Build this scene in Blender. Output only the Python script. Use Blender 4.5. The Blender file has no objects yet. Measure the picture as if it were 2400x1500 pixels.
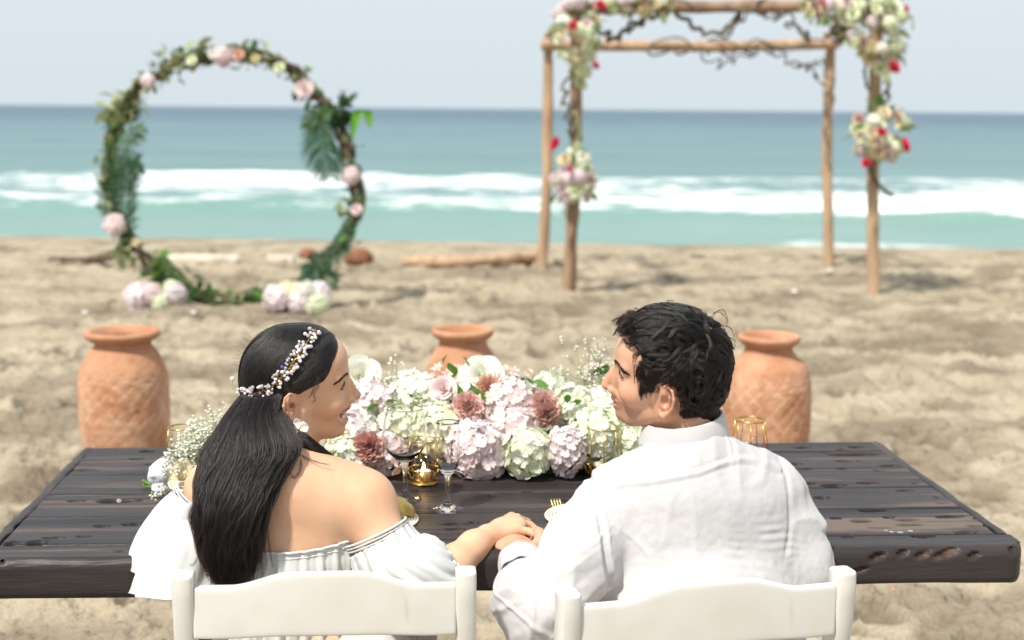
import bpy, math, random
import numpy as np
from mathutils import Matrix, Vector
random.seed(7)
RNG = np.random.default_rng(11)
SC = bpy.context.scene
COL = SC.collection
PI = math.pi

# ---------------------------------------------------------------- camera
F_PX = 3333.0
CAM_H = 1.59
_p = math.atan(495 / F_PX)
_ro = math.atan(20 / 2400)
_f = np.array([0, math.cos(_p), -math.sin(_p)])
_r = np.array([1.0, 0, 0])
_u = np.array([0, math.sin(_p), math.cos(_p)])
R2 = _r * math.cos(_ro) + _u * math.sin(_ro)
U2 = -_r * math.sin(_ro) + _u * math.cos(_ro)
CAM = np.array([0, 0, CAM_H])


def at(x, y, Y):
    """world point seen at photo pixel (x, y) at distance Y in front of the lens"""
    d = _f * F_PX + R2 * (x - 1200) - U2 * (y - 750)
    return CAM + d * (Y / d[1])


def atz(x, y, z):
    d = _f * F_PX + R2 * (x - 1200) - U2 * (y - 750)
    return CAM + d * ((z - CAM_H) / d[2])


cam_data = bpy.data.cameras.new('camera')
cam_data.sensor_width = 36
cam_data.lens = F_PX / 2400 * 36
cam_data.clip_start = 0.05
cam_data.clip_end = 20000
cam_data.dof.use_dof = True
cam_data.dof.focus_distance = 2.66
cam_data.dof.aperture_fstop = 3.4
cam_data.dof.aperture_blades = 0
cam = bpy.data.objects.new('camera', cam_data)
COL.objects.link(cam)
cam.matrix_world = Matrix(((R2[0], U2[0], -_f[0], 0), (R2[1], U2[1], -_f[1], 0), (R2[2], U2[2], -_f[2], CAM_H), (0, 0, 0, 1)))
SC.camera = cam

# ---------------------------------------------------------------- world, sun, exposure
SUN_EL = math.radians(56)
SUN_DIR = Vector((-0.50, -0.62, 0)).normalized() * math.cos(SUN_EL) + Vector((0, 0, math.sin(SUN_EL)))
world = bpy.data.worlds.new('World')
SC.world = world
world.use_nodes = True
wn, wl = world.node_tree.nodes, world.node_tree.links
wn.clear()
sky = wn.new('ShaderNodeTexSky')
sky.sky_type = 'NISHITA'
sky.sun_disc = False
sky.sun_elevation = SUN_EL
sky.sun_rotation = math.atan2(SUN_DIR.x, SUN_DIR.y)
sky.air_density = 1.0
sky.dust_density = 4.0
sky.ozone_density = 1.0
hsv = wn.new('ShaderNodeHueSaturation')
hsv.inputs['Saturation'].default_value = 0.42
hsv.inputs['Value'].default_value = 1.0
# thin high cloud: the blue sky is veiled by an even pale layer
veil = wn.new('ShaderNodeMix')
veil.data_type = 'RGBA'
veil.inputs['Factor'].default_value = 0.84
veil.inputs['B'].default_value = (7.1, 7.9, 8.45, 1)
bg = wn.new('ShaderNodeBackground')
bg.inputs['Strength'].default_value = 0.086
wo = wn.new('ShaderNodeOutputWorld')
wl.new(sky.outputs[0], hsv.inputs['Color'])
wl.new(hsv.outputs[0], veil.inputs['A'])
wl.new(veil.outputs['Result'], bg.inputs['Color'])
wl.new(bg.outputs[0], wo.inputs['Surface'])
sun_data = bpy.data.lights.new('sun', 'SUN')
sun_data.energy = 3.9
sun_data.angle = math.radians(3.5)
sun_data.color = (1.0, 0.945, 0.86)
sun = bpy.data.objects.new('sun', sun_data)
COL.objects.link(sun)
sun.rotation_euler = SUN_DIR.to_track_quat('Z', 'Y').to_euler()
SC.view_settings.view_transform = 'Standard'
SC.view_settings.look = 'None'
SC.view_settings.exposure = 0.42
SC.view_settings.gamma = 1
SC.view_settings.use_curve_mapping = False
SC.cycles.use_denoising = True
SC.cycles.max_bounces = 10
SC.cycles.transparent_max_bounces = 12
SC.cycles.transmission_bounces = 8


# ---------------------------------------------------------------- numpy noise
_TAB = np.random.default_rng(3).random((32, 32, 32)).astype(np.float32) * 2 - 1


def vnoise(P, sc=1.0, off=0.0):
    Q = np.asarray(P, dtype=np.float32) * sc + off
    i = np.floor(Q).astype(np.int32)
    f = Q - i
    f = f * f * (3 - 2 * f)
    i &= 31
    j = (i + 1) & 31
    x0, y0, z0 = i[..., 0], i[..., 1], i[..., 2]
    x1, y1, z1 = j[..., 0], j[..., 1], j[..., 2]
    fx, fy, fz = f[..., 0], f[..., 1], f[..., 2]
    def lp(a, b, t): return a + (b - a) * t
    c0 = lp(lp(_TAB[x0, y0, z0], _TAB[x1, y0, z0], fx), lp(_TAB[x0, y1, z0], _TAB[x1, y1, z0], fx), fy)
    c1 = lp(lp(_TAB[x0, y0, z1], _TAB[x1, y0, z1], fx), lp(_TAB[x0, y1, z1], _TAB[x1, y1, z1], fx), fy)
    return lp(c0, c1, fz)


def fbm(P, sc=1.0, oct=4, off=0.0, gain=0.5):
    s, a = 0, 1.0
    for k in range(oct):
        s = s + a * vnoise(P, sc, off + 7.3 * k)
        sc *= 2.03
        a *= gain
    return s


def sstep(a, b, x):
    t = np.clip((x - a) / (b - a), 0, 1)
    return t * t * (3 - 2 * t)


# ---------------------------------------------------------------- object helpers
def tag(o, label=None, cat=None, group=None, kind=None):
    if label: o['label'] = label
    if cat: o['category'] = cat
    if group: o['group'] = group
    if kind: o['kind'] = kind
    return o


def new_mesh(name, V, Fc, mat=None, smooth=True):
    me = bpy.data.meshes.new(name)
    V = np.asarray(V, dtype=np.float32).reshape(-1, 3)
    if isinstance(Fc, np.ndarray) and Fc.ndim == 2:
        n, k = Fc.shape
        me.vertices.add(len(V)); me.vertices.foreach_set('co', V.ravel())
        me.loops.add(n * k); me.loops.foreach_set('vertex_index', Fc.astype(np.int32).ravel())
        me.polygons.add(n)
        me.polygons.foreach_set('loop_start', (np.arange(n) * k).astype(np.int32))
        me.update(calc_edges=True)
    else:
        me.from_pydata(V.tolist(), [], [tuple(int(i) for i in f) for f in Fc])
    if smooth:
        me.polygons.foreach_set('use_smooth', np.ones(len(me.polygons), dtype=bool))
    if mat:
        me.materials.append(mat)
    me.update()
    return me


def link(name, me, parent=None, M=None, world=False):
    """link mesh (or None for an Empty); world=True: the coordinates are world ones though it has a parent"""
    o = bpy.data.objects.new(name, me)
    COL.objects.link(o)
    if parent is not None:
        o.parent = parent
        if world:
            q, w = parent, Matrix()
            chain = []
            while q is not None:
                chain.append(q); q = q.parent
            for q in reversed(chain):
                w = w @ q.matrix_parent_inverse @ q.matrix_basis
            o.matrix_parent_inverse = w.inverted()
    if M is not None:
        o.matrix_basis = M
    return o


def empty(name, loc=(0, 0, 0), M=None, parent=None):
    o = bpy.data.objects.new(name, None)
    COL.objects.link(o)
    if M is not None: o.matrix_basis = M
    else: o.location = loc
    if parent is not None: o.parent = parent
    o.empty_display_size = 0.05
    return o


def TRS(loc=(0, 0, 0), rz=0.0, s=1.0, rx=0.0, ry=0.0):
    return Matrix.Translation(Vector([float(c) for c in loc])) @ Matrix.Rotation(rz, 4, 'Z') @ Matrix.Rotation(ry, 4, 'Y') @ Matrix.Rotation(rx, 4, 'X') @ Matrix.Scale(s, 4)


def frame_z(d, loc=(0, 0, 0), roll=0.0, s=1.0):
    """matrix whose local z points along d"""
    q = Vector([float(c) for c in d]).to_track_quat('Z', 'Y').to_matrix().to_4x4()
    return Matrix.Translation(Vector([float(c) for c in loc])) @ q @ Matrix.Rotation(roll, 4, 'Z') @ Matrix.Scale(s, 4)


class MB:
    """collects shapes for one mesh"""
    def __init__(self): self.V, self.F, self.n = [], [], 0

    def add(self, V, Fc):
        V = np.asarray(V, dtype=np.float64).reshape(-1, 3)
        self.V.append(V)
        self.F += [tuple(int(i) + self.n for i in f) for f in Fc]
        self.n += len(V)
        return self

    def addM(self, V, Fc, M):
        A = np.array(M)
        V = np.asarray(V, dtype=np.float64).reshape(-1, 3)
        return self.add(V @ A[:3, :3].T + A[:3, 3], Fc)

    def mesh(self, name, mat=None, smooth=True):
        return new_mesh(name, np.concatenate(self.V) if self.V else np.zeros((0, 3)), self.F, mat, smooth)


def g_grid(nu, nv, fn, closeu=False):
    V = [fn(i / (nu if closeu else nu - 1), j / (nv - 1)) for j in range(nv) for i in range(nu)]
    Fc = []
    for j in range(nv - 1):
        for i in range(nu if closeu else nu - 1):
            a = j * nu + i; b = j * nu + (i + 1) % nu
            Fc.append((a, b, b + nu, a + nu))
    return np.array(V, dtype=float), Fc


def g_lathe(prof, n=32):
    V, Fc = [], []
    m = len(prof)
    for r, z in prof:
        for i in range(n):
            a = 2 * PI * i / n
            V.append((r * math.cos(a), r * math.sin(a), z))
    for j in range(m - 1):
        for i in range(n):
            a = j * n + i; b = j * n + (i + 1) % n
            Fc.append((a, b, b + n, a + n))
    return np.array(V), Fc


def g_tube(pts, rad, n=6, caps=True):
    P = np.asarray(pts, dtype=float)
    m = len(P)
    R = np.full(m, rad, dtype=float) if np.isscalar(rad) else np.asarray(rad, dtype=float)
    T = np.gradient(P, axis=0)
    T /= np.linalg.norm(T, axis=1)[:, None] + 1e-12
    ref = np.array([0, 0, 1.0]) if abs(T[0][2]) < 0.9 else np.array([1.0, 0, 0])
    V, Fc = [], []
    a = np.cross(T[0], ref); a /= np.linalg.norm(a)
    for k in range(m):
        a = a - T[k] * (a @ T[k]); a /= np.linalg.norm(a) + 1e-12
        b = np.cross(T[k], a)
        for i in range(n):
            t = 2 * PI * i / n
            V.append(P[k] + R[k] * (a * math.cos(t) + b * math.sin(t)))
    for k in range(m - 1):
        for i in range(n):
            q = k * n + i; w = k * n + (i + 1) % n
            Fc.append((q, w, w + n, q + n))
    if caps:
        Fc.append(tuple(range(n))[::-1]); Fc.append(tuple(range((m - 1) * n, m * n)))
    return np.array(V), Fc


def g_sphere(nu=10, nv=7, r=(1, 1, 1)):
    V, Fc = [(0, 0, -r[2])], []
    for j in range(1, nv):
        t = -PI / 2 + PI * j / nv
        for i in range(nu):
            a = 2 * PI * i / nu
            V.append((r[0] * math.cos(t) * math.cos(a), r[1] * math.cos(t) * math.sin(a), r[2] * math.sin(t)))
    V.append((0, 0, r[2]))
    for i in range(nu):
        Fc.append((0, 1 + (i + 1) % nu, 1 + i))
    for j in range(nv - 2):
        for i in range(nu):
            a = 1 + j * nu + i; b = 1 + j * nu + (i + 1) % nu
            Fc.append((a, b, b + nu, a + nu))
    top = len(V) - 1
    for i in range(nu):
        Fc.append((top, 1 + (nv - 2) * nu + i, 1 + (nv - 2) * nu + (i + 1) % nu))
    return np.array(V), Fc


def g_rbox(sx, sy, sz, b=0.004):
    """box with bevelled edges, centred"""
    V, Fc = [], []
    hx, hy, hz = sx / 2, sy / 2, sz / 2
    idx = {}
    for ix in (-1, 1):
        for iy in (-1, 1):
            for iz in (-1, 1):
                for ax in range(3):
                    p = [ix * (hx - b), iy * (hy - b), iz * (hz - b)]
                    p[ax] = (ix * hx, iy * hy, iz * hz)[ax]
                    idx[(ix, iy, iz, ax)] = len(V); V.append(p)
    def q(*k): Fc.append(tuple(idx[c] for c in k))
    for s in (-1, 1):
        q((s, -1, -1, 0), (s, 1, -1, 0), (s, 1, 1, 0), (s, -1, 1, 0))
        q((-1, s, -1, 1), (1, s, -1, 1), (1, s, 1, 1), (-1, s, 1, 1))
        q((-1, -1, s, 2), (1, -1, s, 2), (1, 1, s, 2), (-1, 1, s, 2))
        for t in (-1, 1):
            q((s, t, -1, 0), (s, t, 1, 0), (s, t, 1, 1), (s, t, -1, 1))
            q((s, -1, t, 0), (s, 1, t, 0), (s, 1, t, 2), (s, -1, t, 2))
            q((-1, s, t, 1), (1, s, t, 1), (1, s, t, 2), (-1, s, t, 2))
            for w in (-1, 1):
                q((s, t, w, 0), (s, t, w, 1), (s, t, w, 2))
    return np.array(V), Fc


def spline(pts, n=40):
    P = np.asarray(pts, dtype=float)
    m = len(P)
    if m == 2:
        t = np.linspace(0, 1, n)[:, None]
        return P[0] + (P[1] - P[0]) * t
    Q = np.vstack([2 * P[0] - P[1], P, 2 * P[-1] - P[-2]])
    out = []
    for s in np.linspace(0, m - 1, n):
        i = min(int(s), m - 2); t = s - i
        p0, p1, p2, p3 = Q[i:i + 4]
        out.append(0.5 * (2 * p1 + (p2 - p0) * t + (2 * p0 - 5 * p1 + 4 * p2 - p3) * t * t + (3 * p1 - p0 - 3 * p2 + p3) * t ** 3))
    return np.array(out)


# ---------------------------------------------------------------- materials
def pmat(name, c1, c2=None, scale=8.0, rough=0.6, bump=0.0, bscale=None, stretch=(1, 1, 1), spec=0.5, trans=0.0, detail=5,
         sss=0.0, sheen=0.0, coat=0.0, metal=0.0, rnd=0.0, lo=0.35, hi=0.65, ior=1.45, bdist=0.01):
    m = bpy.data.materials.new(name)
    m.use_nodes = True
    n, l = m.node_tree.nodes, m.node_tree.links
    b = n['Principled BSDF']
    b.inputs['Roughness'].default_value = rough
    b.inputs['Specular IOR Level'].default_value = spec
    b.inputs['Metallic'].default_value = metal
    b.inputs['IOR'].default_value = ior
    if trans: b.inputs['Transmission Weight'].default_value = trans
    if sss:
        b.inputs['Subsurface Weight'].default_value = sss
        b.inputs['Subsurface Radius'].default_value = (0.012, 0.005, 0.003)
        b.inputs['Subsurface Scale'].default_value = 1.0
    if coat:
        b.inputs['Coat Weight'].default_value = coat
        b.inputs['Coat Roughness'].default_value = 0.15
    if sheen: b.inputs['Sheen Weight'].default_value = sheen
    tc = n.new('ShaderNodeTexCoord'); mp = n.new('ShaderNodeMapping')
    mp.inputs['Scale'].default_value = stretch
    l.new(tc.outputs['Object'], mp.inputs['Vector'])
    if c2 is None: c2 = tuple(c * 0.85 for c in c1)
    nz = n.new('ShaderNodeTexNoise')
    nz.inputs['Scale'].default_value = scale; nz.inputs['Detail'].default_value = detail
    l.new(mp.outputs[0], nz.inputs['Vector'])
    mr = n.new('ShaderNodeMapRange'); mr.interpolation_type = 'SMOOTHSTEP'
    mr.inputs['From Min'].default_value = lo; mr.inputs['From Max'].default_value = hi
    l.new(nz.outputs['Fac'], mr.inputs['Value'])
    mx = n.new('ShaderNodeMix'); mx.data_type = 'RGBA'
    mx.inputs['A'].default_value = (*c1, 1); mx.inputs['B'].default_value = (*c2, 1)
    l.new(mr.outputs[0], mx.inputs['Factor'])
    out = mx.outputs['Result']
    if rnd:
        oi = n.new('ShaderNodeObjectInfo'); hs = n.new('ShaderNodeHueSaturation')
        r2 = n.new('ShaderNodeMapRange'); r2.inputs['To Min'].default_value = 1 - rnd; r2.inputs['To Max'].default_value = 1 + rnd * 0.6
        l.new(oi.outputs['Random'], r2.inputs['Value']); l.new(r2.outputs[0], hs.inputs['Value'])
        l.new(out, hs.inputs['Color']); out = hs.outputs[0]
    l.new(out, b.inputs['Base Color'])
    if bump:
        bz = n.new('ShaderNodeTexNoise'); bz.inputs['Scale'].default_value = bscale or scale * 4; bz.inputs['Detail'].default_value = 4
        l.new(mp.outputs[0], bz.inputs['Vector'])
        bp = n.new('ShaderNodeBump'); bp.inputs['Strength'].default_value = bump; bp.inputs['Distance'].default_value = bdist
        l.new(bz.outputs['Fac'], bp.inputs['Height']); l.new(bp.outputs[0], b.inputs['Normal'])
    m['mixout'] = 1
    return m


def attr_mix(m, attr, col):
    """blend a further colour into the base colour where the mesh attribute is 1"""
    n, l = m.node_tree.nodes, m.node_tree.links
    b = n['Principled BSDF']
    src = b.inputs['Base Color'].links[0].from_socket
    at_ = n.new('ShaderNodeAttribute'); at_.attribute_name = attr
    mx = n.new('ShaderNodeMix'); mx.data_type = 'RGBA'
    l.new(at_.outputs['Fac'], mx.inputs['Factor']); l.new(src, mx.inputs['A'])
    mx.inputs['B'].default_value = (*col, 1)
    l.new(mx.outputs['Result'], b.inputs['Base Color'])


def set_attr(me, name, vals):
    a = me.attributes.new(name, 'FLOAT', 'POINT')
    a.data.foreach_set('value', np.asarray(vals, dtype=np.float32))


def petal_mat(name, c1, c2, rnd=0.08, scale=30, tl=0.25):
    """thin petals that let some light through"""
    m = pmat(name, c1, c2, scale=scale, rough=0.55, spec=0.25, rnd=rnd)
    n, l = m.node_tree.nodes, m.node_tree.links
    b = n['Principled BSDF']; out = n['Material Output']
    src = b.inputs['Base Color'].links[0].from_socket
    t = n.new('ShaderNodeBsdfTranslucent'); l.new(src, t.inputs['Color'])
    a = n.new('ShaderNodeMixShader'); a.inputs[0].default_value = tl
    l.new(b.outputs[0], a.inputs[1]); l.new(t.outputs[0], a.inputs[2]); l.new(a.outputs[0], out.inputs['Surface'])
    return m


def hair_mat(name, melanin=1.0, rough=0.28, red=0.3):
    m = bpy.data.materials.new(name); m.use_nodes = True
    n, l = m.node_tree.nodes, m.node_tree.links
    n.remove(n['Principled BSDF'])
    h = n.new('ShaderNodeBsdfHairPrincipled')
    h.parametrization = 'MELANIN'
    h.inputs['Melanin'].default_value = melanin
    h.inputs['Melanin Redness'].default_value = red
    h.inputs['Roughness'].default_value = rough
    h.inputs['Radial Roughness'].default_value = 0.35
    h.inputs['Random Roughness'].default_value = 0.2
    h.inputs['Random Color'].default_value = 0.15
    l.new(h.outputs[0], n['Material Output'].inputs['Surface'])
    return m


def strands(name, S, r0, r1, mat, parent=None, world=True):
    """S: list of (n,3) arrays or an (s,n,3) array -> one hair curves object"""
    hc = bpy.data.hair_curves.new(name)
    if isinstance(S, np.ndarray) and S.ndim == 3:
        sizes = [S.shape[1]] * S.shape[0]
        P = S.reshape(-1, 3)
        t = np.tile(np.linspace(0, 1, S.shape[1]), S.shape[0])
    else:
        sizes = [len(s) for s in S]
        P = np.concatenate(S)
        t = np.concatenate([np.linspace(0, 1, len(s)) for s in S])
    hc.add_curves(sizes)
    hc.attributes['position'].data.foreach_set('vector', P.astype(np.float32).ravel())
    ra = hc.attributes.get('radius') or hc.attributes.new('radius', 'FLOAT', 'POINT')
    ra.data.foreach_set('value', (r0 + (r1 - r0) * t ** 2).astype(np.float32))
    hc.materials.append(mat)
    return link(name, hc, parent, world=world)


# ---------------------------------------------------------------- signed distance sculpting
class Sdf:
    def __init__(self): self.p = []

    def cap(self, a, b, ra, rb=None, k=0.01, sub=False):
        a = np.array(a, dtype=np.float32); b = np.array(b, dtype=np.float32)
        rb = ra if rb is None else rb
        ab = b - a; L2 = float(ab @ ab) + 1e-12
        def fn(P):
            t = np.clip(((P - a) @ ab) / L2, 0, 1)
            d = P - a - t[:, None] * ab
            return np.sqrt((d * d).sum(1)) - (ra + (rb - ra) * t)
        lo = np.minimum(a - ra, b - rb); hi = np.maximum(a + ra, b + rb)
        self.p.append((fn, lo, hi, k, sub)); return self

    def chain(self, pts, rs, k=0.01):
        for i in range(len(pts) - 1):
            self.cap(pts[i], pts[i + 1], rs[i], rs[i + 1], k)
        return self

    def ell(self, c, r, M=None, k=0.01, sub=False):
        c = np.array(c, dtype=np.float32); r = np.array(r, dtype=np.float32)
        M = np.eye(3, dtype=np.float32) if M is None else np.asarray(M, dtype=np.float32)
        def fn(P):
            q = (P - c) @ M
            k0 = np.sqrt(((q / r) ** 2).sum(1)); k1 = np.sqrt(((q / (r * r)) ** 2).sum(1)) + 1e-9
            return k0 * (k0 - 1) / k1
        R = float(r.max())
        self.p.append((fn, c - R, c + R, k, sub)); return self

    def clip(self, fn_, k=0.004):
        self.p.append((fn_, np.full(3, -1e9), np.full(3, 1e9), k, 'clip')); return self

    def mesh(self, h, B=28):
        un = [p for p in self.p if p[4] is False]
        lo = np.min([p[1] for p in un], axis=0) - 4 * h
        hi = np.max([p[2] for p in un], axis=0) + 4 * h
        N = np.ceil((hi - lo) / h).astype(int) + 1
        nb = -(-N // B); N = nb * B
        D = np.full(tuple(N), 0.05, dtype=np.float32)
        g = np.arange(B)
        gx, gy, gz = np.meshgrid(g, g, g, indexing='ij')
        G = (np.stack([gx, gy, gz], -1).reshape(-1, 3) * h).astype(np.float32)
        for bx in range(nb[0]):
            for by in range(nb[1]):
                for bz in range(nb[2]):
                    o = lo + np.array([bx, by, bz]) * B * h
                    e = o + B * h
                    hit = [p for p in self.p if np.all(p[1] - p[3] - 2 * h < e) and np.all(p[2] + p[3] + 2 * h > o)]
                    if not any(p[4] is False for p in hit): continue
                    P = G + o.astype(np.float32)
                    d = np.full(len(P), 0.05, dtype=np.float32)
                    for fn, _, _, k, sub in hit:
                        q = fn(P)
                        if sub is False:
                            w = np.maximum(k - np.abs(d - q), 0) / k
                            d = np.minimum(d, q) - w * w * k * 0.25
                        else:
                            if sub is True: q = -q
                            w = np.maximum(k - np.abs(d - q), 0) / k
                            d = np.maximum(d, q) + w * w * k * 0.25
                    D[bx * B:(bx + 1) * B, by * B:(by + 1) * B, bz * B:(bz + 1) * B] = d.reshape(B, B, B)
        return surface_nets(D, lo, h)

    def eval(self, P):
        P = np.asarray(P, dtype=np.float32)
        d = np.full(len(P), 0.2, dtype=np.float32)
        for fn, _, _, k, sub in self.p:
            q = fn(P)
            if sub is False:
                w = np.maximum(k - np.abs(d - q), 0) / k
                d = np.minimum(d, q) - w * w * k * 0.25
            else:
                if sub is True: q = -q
                w = np.maximum(k - np.abs(d - q), 0) / k
                d = np.maximum(d, q) + w * w * k * 0.25
        return d

    def project(self, P, off=0.0, it=4):
        P = np.asarray(P, dtype=np.float32).copy()
        e = 0.0015
        for _ in range(it):
            d = self.eval(P)
            gr = np.stack([self.eval(P + np.array(v, dtype=np.float32) * e) - d for v in ((1, 0, 0), (0, 1, 0), (0, 0, 1))], 1)
            gr /= np.linalg.norm(gr, axis=1)[:, None] + 1e-9
            P = P - gr * (d - off)[:, None]
        return P, gr


def surface_nets(D, lo, h):
    S = D < 0
    c = np.zeros(tuple(np.array(D.shape) - 1), dtype=np.uint8)
    for dx in (0, 1):
        for dy in (0, 1):
            for dz in (0, 1):
                c += S[dx:D.shape[0] - 1 + dx, dy:D.shape[1] - 1 + dy, dz:D.shape[2] - 1 + dz]
    I = np.argwhere((c > 0) & (c < 8))
    del c
    X, Y, Z = I.T
    shp = D.shape
    flat = (X * shp[1] + Y) * shp[2] + Z
    acc = np.zeros((len(I), 3)); cnt = np.zeros(len(I))
    corners = [(a, b, d) for a in (0, 1) for b in (0, 1) for d in (0, 1)]
    for a in corners:
        for ax in range(3):
            if a[ax]: continue
            b = list(a); b[ax] = 1
            va = D[X + a[0], Y + a[1], Z + a[2]]; vb = D[X + b[0], Y + b[1], Z + b[2]]
            m = (va < 0) != (vb < 0)
            t = np.where(m, va / np.where(va == vb, 1, va - vb), 0)
            p = np.repeat(np.array([a], dtype=float), len(I), 0); p[:, ax] += t
            acc += p * m[:, None]; cnt += m
    V = (I + acc / cnt[:, None]) * h + lo
    quads = []
    for ax in range(3):
        a1, a2 = (ax + 1) % 3, (ax + 2) % 3
        sl0 = [slice(1, -1)] * 3; sl1 = [slice(1, -1)] * 3
        sl0[ax] = slice(0, -1); sl1[ax] = slice(1, None)
        A = S[tuple(sl0)]; Bm = S[tuple(sl1)]
        J = np.argwhere(A != Bm)
        sgn = A[J[:, 0], J[:, 1], J[:, 2]]
        J = J + 1; J[:, ax] -= 1
        ids = []
        for o1, o2 in ((0, 0), (1, 0), (1, 1), (0, 1)):
            K = J.copy(); K[:, a1] -= o1; K[:, a2] -= o2
            ids.append(np.searchsorted(flat, (K[:, 0] * shp[1] + K[:, 1]) * shp[2] + K[:, 2]))
        q = np.stack(ids, 1)
        q[~sgn] = q[~sgn][:, ::-1]
        quads.append(q)
    return V, np.concatenate(quads)


def vnormals(me):
    a = np.empty(len(me.vertices) * 3, dtype=np.float32)
    me.vertex_normals.foreach_get('vector', a)
    return a.reshape(-1, 3)


def mverts(me):
    a = np.empty(len(me.vertices) * 3, dtype=np.float32)
    me.vertices.foreach_get('co', a)
    return a.reshape(-1, 3)


def displace(me, fn):
    V = mverts(me); N = vnormals(me)
    V = V + N * fn(V, N)[:, None]
    me.vertices.foreach_set('co', V.astype(np.float32).ravel()); me.update()
    return me
# ================================================================ setting: sand, sea
def sand_mat():
    m = pmat('sand', (0.435, 0.372, 0.275), (0.345, 0.288, 0.205), scale=1.8, rough=0.95, spec=0.15, bump=1.0, bscale=24, lo=0.3, hi=0.7, detail=8, bdist=0.03)
    attr_mix(m, 'damp_dark', (0.17, 0.135, 0.095))
    n, l = m.node_tree.nodes, m.node_tree.links
    b = n['Principled BSDF']
    src = b.inputs['Base Color'].links[0].from_socket
    g = n.new('ShaderNodeTexNoise'); g.inputs['Scale'].default_value = 260; g.inputs['Detail'].default_value = 2
    tc = n.new('ShaderNodeTexCoord'); l.new(tc.outputs['Object'], g.inputs['Vector'])
    r = n.new('ShaderNodeMapRange'); r.inputs['From Min'].default_value = 0.3; r.inputs['From Max'].default_value = 0.7
    r.inputs['To Min'].default_value = 0.72; r.inputs['To Max'].default_value = 1.2
    l.new(g.outputs['Fac'], r.inputs['Value'])
    hs = n.new('ShaderNodeHueSaturation'); l.new(r.outputs[0], hs.inputs['Value']); l.new(src, hs.inputs['Color'])
    l.new(hs.outputs[0], b.inputs['Base Color'])
    return m


def axis(parts):
    return np.unique(np.round(np.concatenate([np.linspace(a, b, n) for a, b, n in parts]), 5))


def grid_mesh(name, xs, ys, Z, mat):
    X, Y = np.meshgrid(xs, ys)
    V = np.stack([X, Y, Z], -1).reshape(-1, 3)
    nx, ny = len(xs), len(ys)
    i = np.arange(nx - 1)[None, :] + np.arange(ny - 1)[:, None] * nx
    i = i.ravel()
    return new_mesh(name, V, np.stack([i, i + 1, i + 1 + nx, i + nx], 1), mat)


def sand_height(X, Y):
    P = np.stack([X, Y, np.zeros_like(X)], -1)
    h = 0.016 * fbm(P, 1.1, 3, 5.0) + 0.027 * fbm(P * np.array([1, 1.25, 1]), 4.4, 3, 9.0)
    rid = np.abs(vnoise(P, 6.3, 2.2)) + 0.5 * np.abs(vnoise(P, 13.0, 4.4))
    h = h + 0.034 * (rid - 0.4)
    r2 = np.abs(fbm(P, 9.0, 3, 31.0))
    h = h - 0.022 * sstep(0.16, 0.0, r2) + 0.012 * fbm(P, 17.0, 2, 14.0) * sstep(14, 7, Y)
    # footprints: scattered dips with raised rims
    g = np.random.default_rng(5)
    for _ in range(900):
        cx, cy = g.uniform(-8, 8), g.uniform(3.2, 16)
        a = g.uniform(0, PI); L, W, dp = g.uniform(0.10, 0.17), g.uniform(0.05, 0.08), g.uniform(0.025, 0.07)
        ix = np.searchsorted(X[0], [cx - 0.4, cx + 0.4]); iy = np.searchsorted(Y[:, 0], [cy - 0.4, cy + 0.4])
        s = (slice(iy[0], iy[1]), slice(ix[0], ix[1]))
        dx, dy = X[s] - cx, Y[s] - cy
        u, v = dx * math.cos(a) + dy * math.sin(a), -dx * math.sin(a) + dy * math.cos(a)
        q = np.sqrt((u / L) ** 2 + (v / W) ** 2)
        h[s] += -dp * np.exp(-q ** 4) + 0.45 * dp * np.exp(-((q - 1.35) / 0.35) ** 2)
    yc = 16.65 - 0.052 * X
    fall = np.clip(Y - yc, 0, None)
    calm = 1 - sstep(-1.5, 0.5, Y - yc) * 0.75
    h = h * calm - 0.16 * fall * sstep(0, 2.0, fall)
    return h, fall


SAND = sand_mat()
xs = axis([(-400, -30, 16), (-30, -8, 40), (-8, -3.2, 150), (-3.2, 3.2, 400), (3.2, 8, 150), (8, 30, 40), (30, 400, 16)])
ys = axis([(-80, -4, 16), (-4, 3, 30), (3, 8, 280), (8, 19, 240), (19, 60, 30)])
X, Y = np.meshgrid(xs, ys)
Zs, fall = sand_height(X, Y)
sand = link('sand', grid_mesh('sand', xs, ys, Zs, SAND))
tag(sand, 'rough trampled beige beach sand with footprints', kind='structure')
P = np.stack([X, Y, 0 * X], -1)
damp_dark = 0.62 * sstep(-0.05, 0.7, fbm(P * np.array([0.8, 1.2, 1]), 2.6, 4, 21.0)) + 0.95 * sstep(0.0, -0.05, Zs + 0.004) * (fall < 0.1)  # random damp patches, plus hollows darkened by height for contrast
# darker strip round the foot of the flower hoop
damp_dark += 0.6 * np.exp(-(((X + 2.4) / 1.9) ** 2 + ((Y - 10.95) / 0.42) ** 2) ** 2) * (0.6 + 0.5 * vnoise(P, 3.0, 1.0))
damp_dark += 0.55 * sstep(0.05, 0.6, fbm(P * np.array([0.7, 1.0, 1]), 0.7, 5, 41.0, .62)) * sstep(13, 10, Y)
damp_dark = np.clip(damp_dark, 0, 0.85)
set_attr(sand.data, 'damp_dark', damp_dark.ravel())


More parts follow.
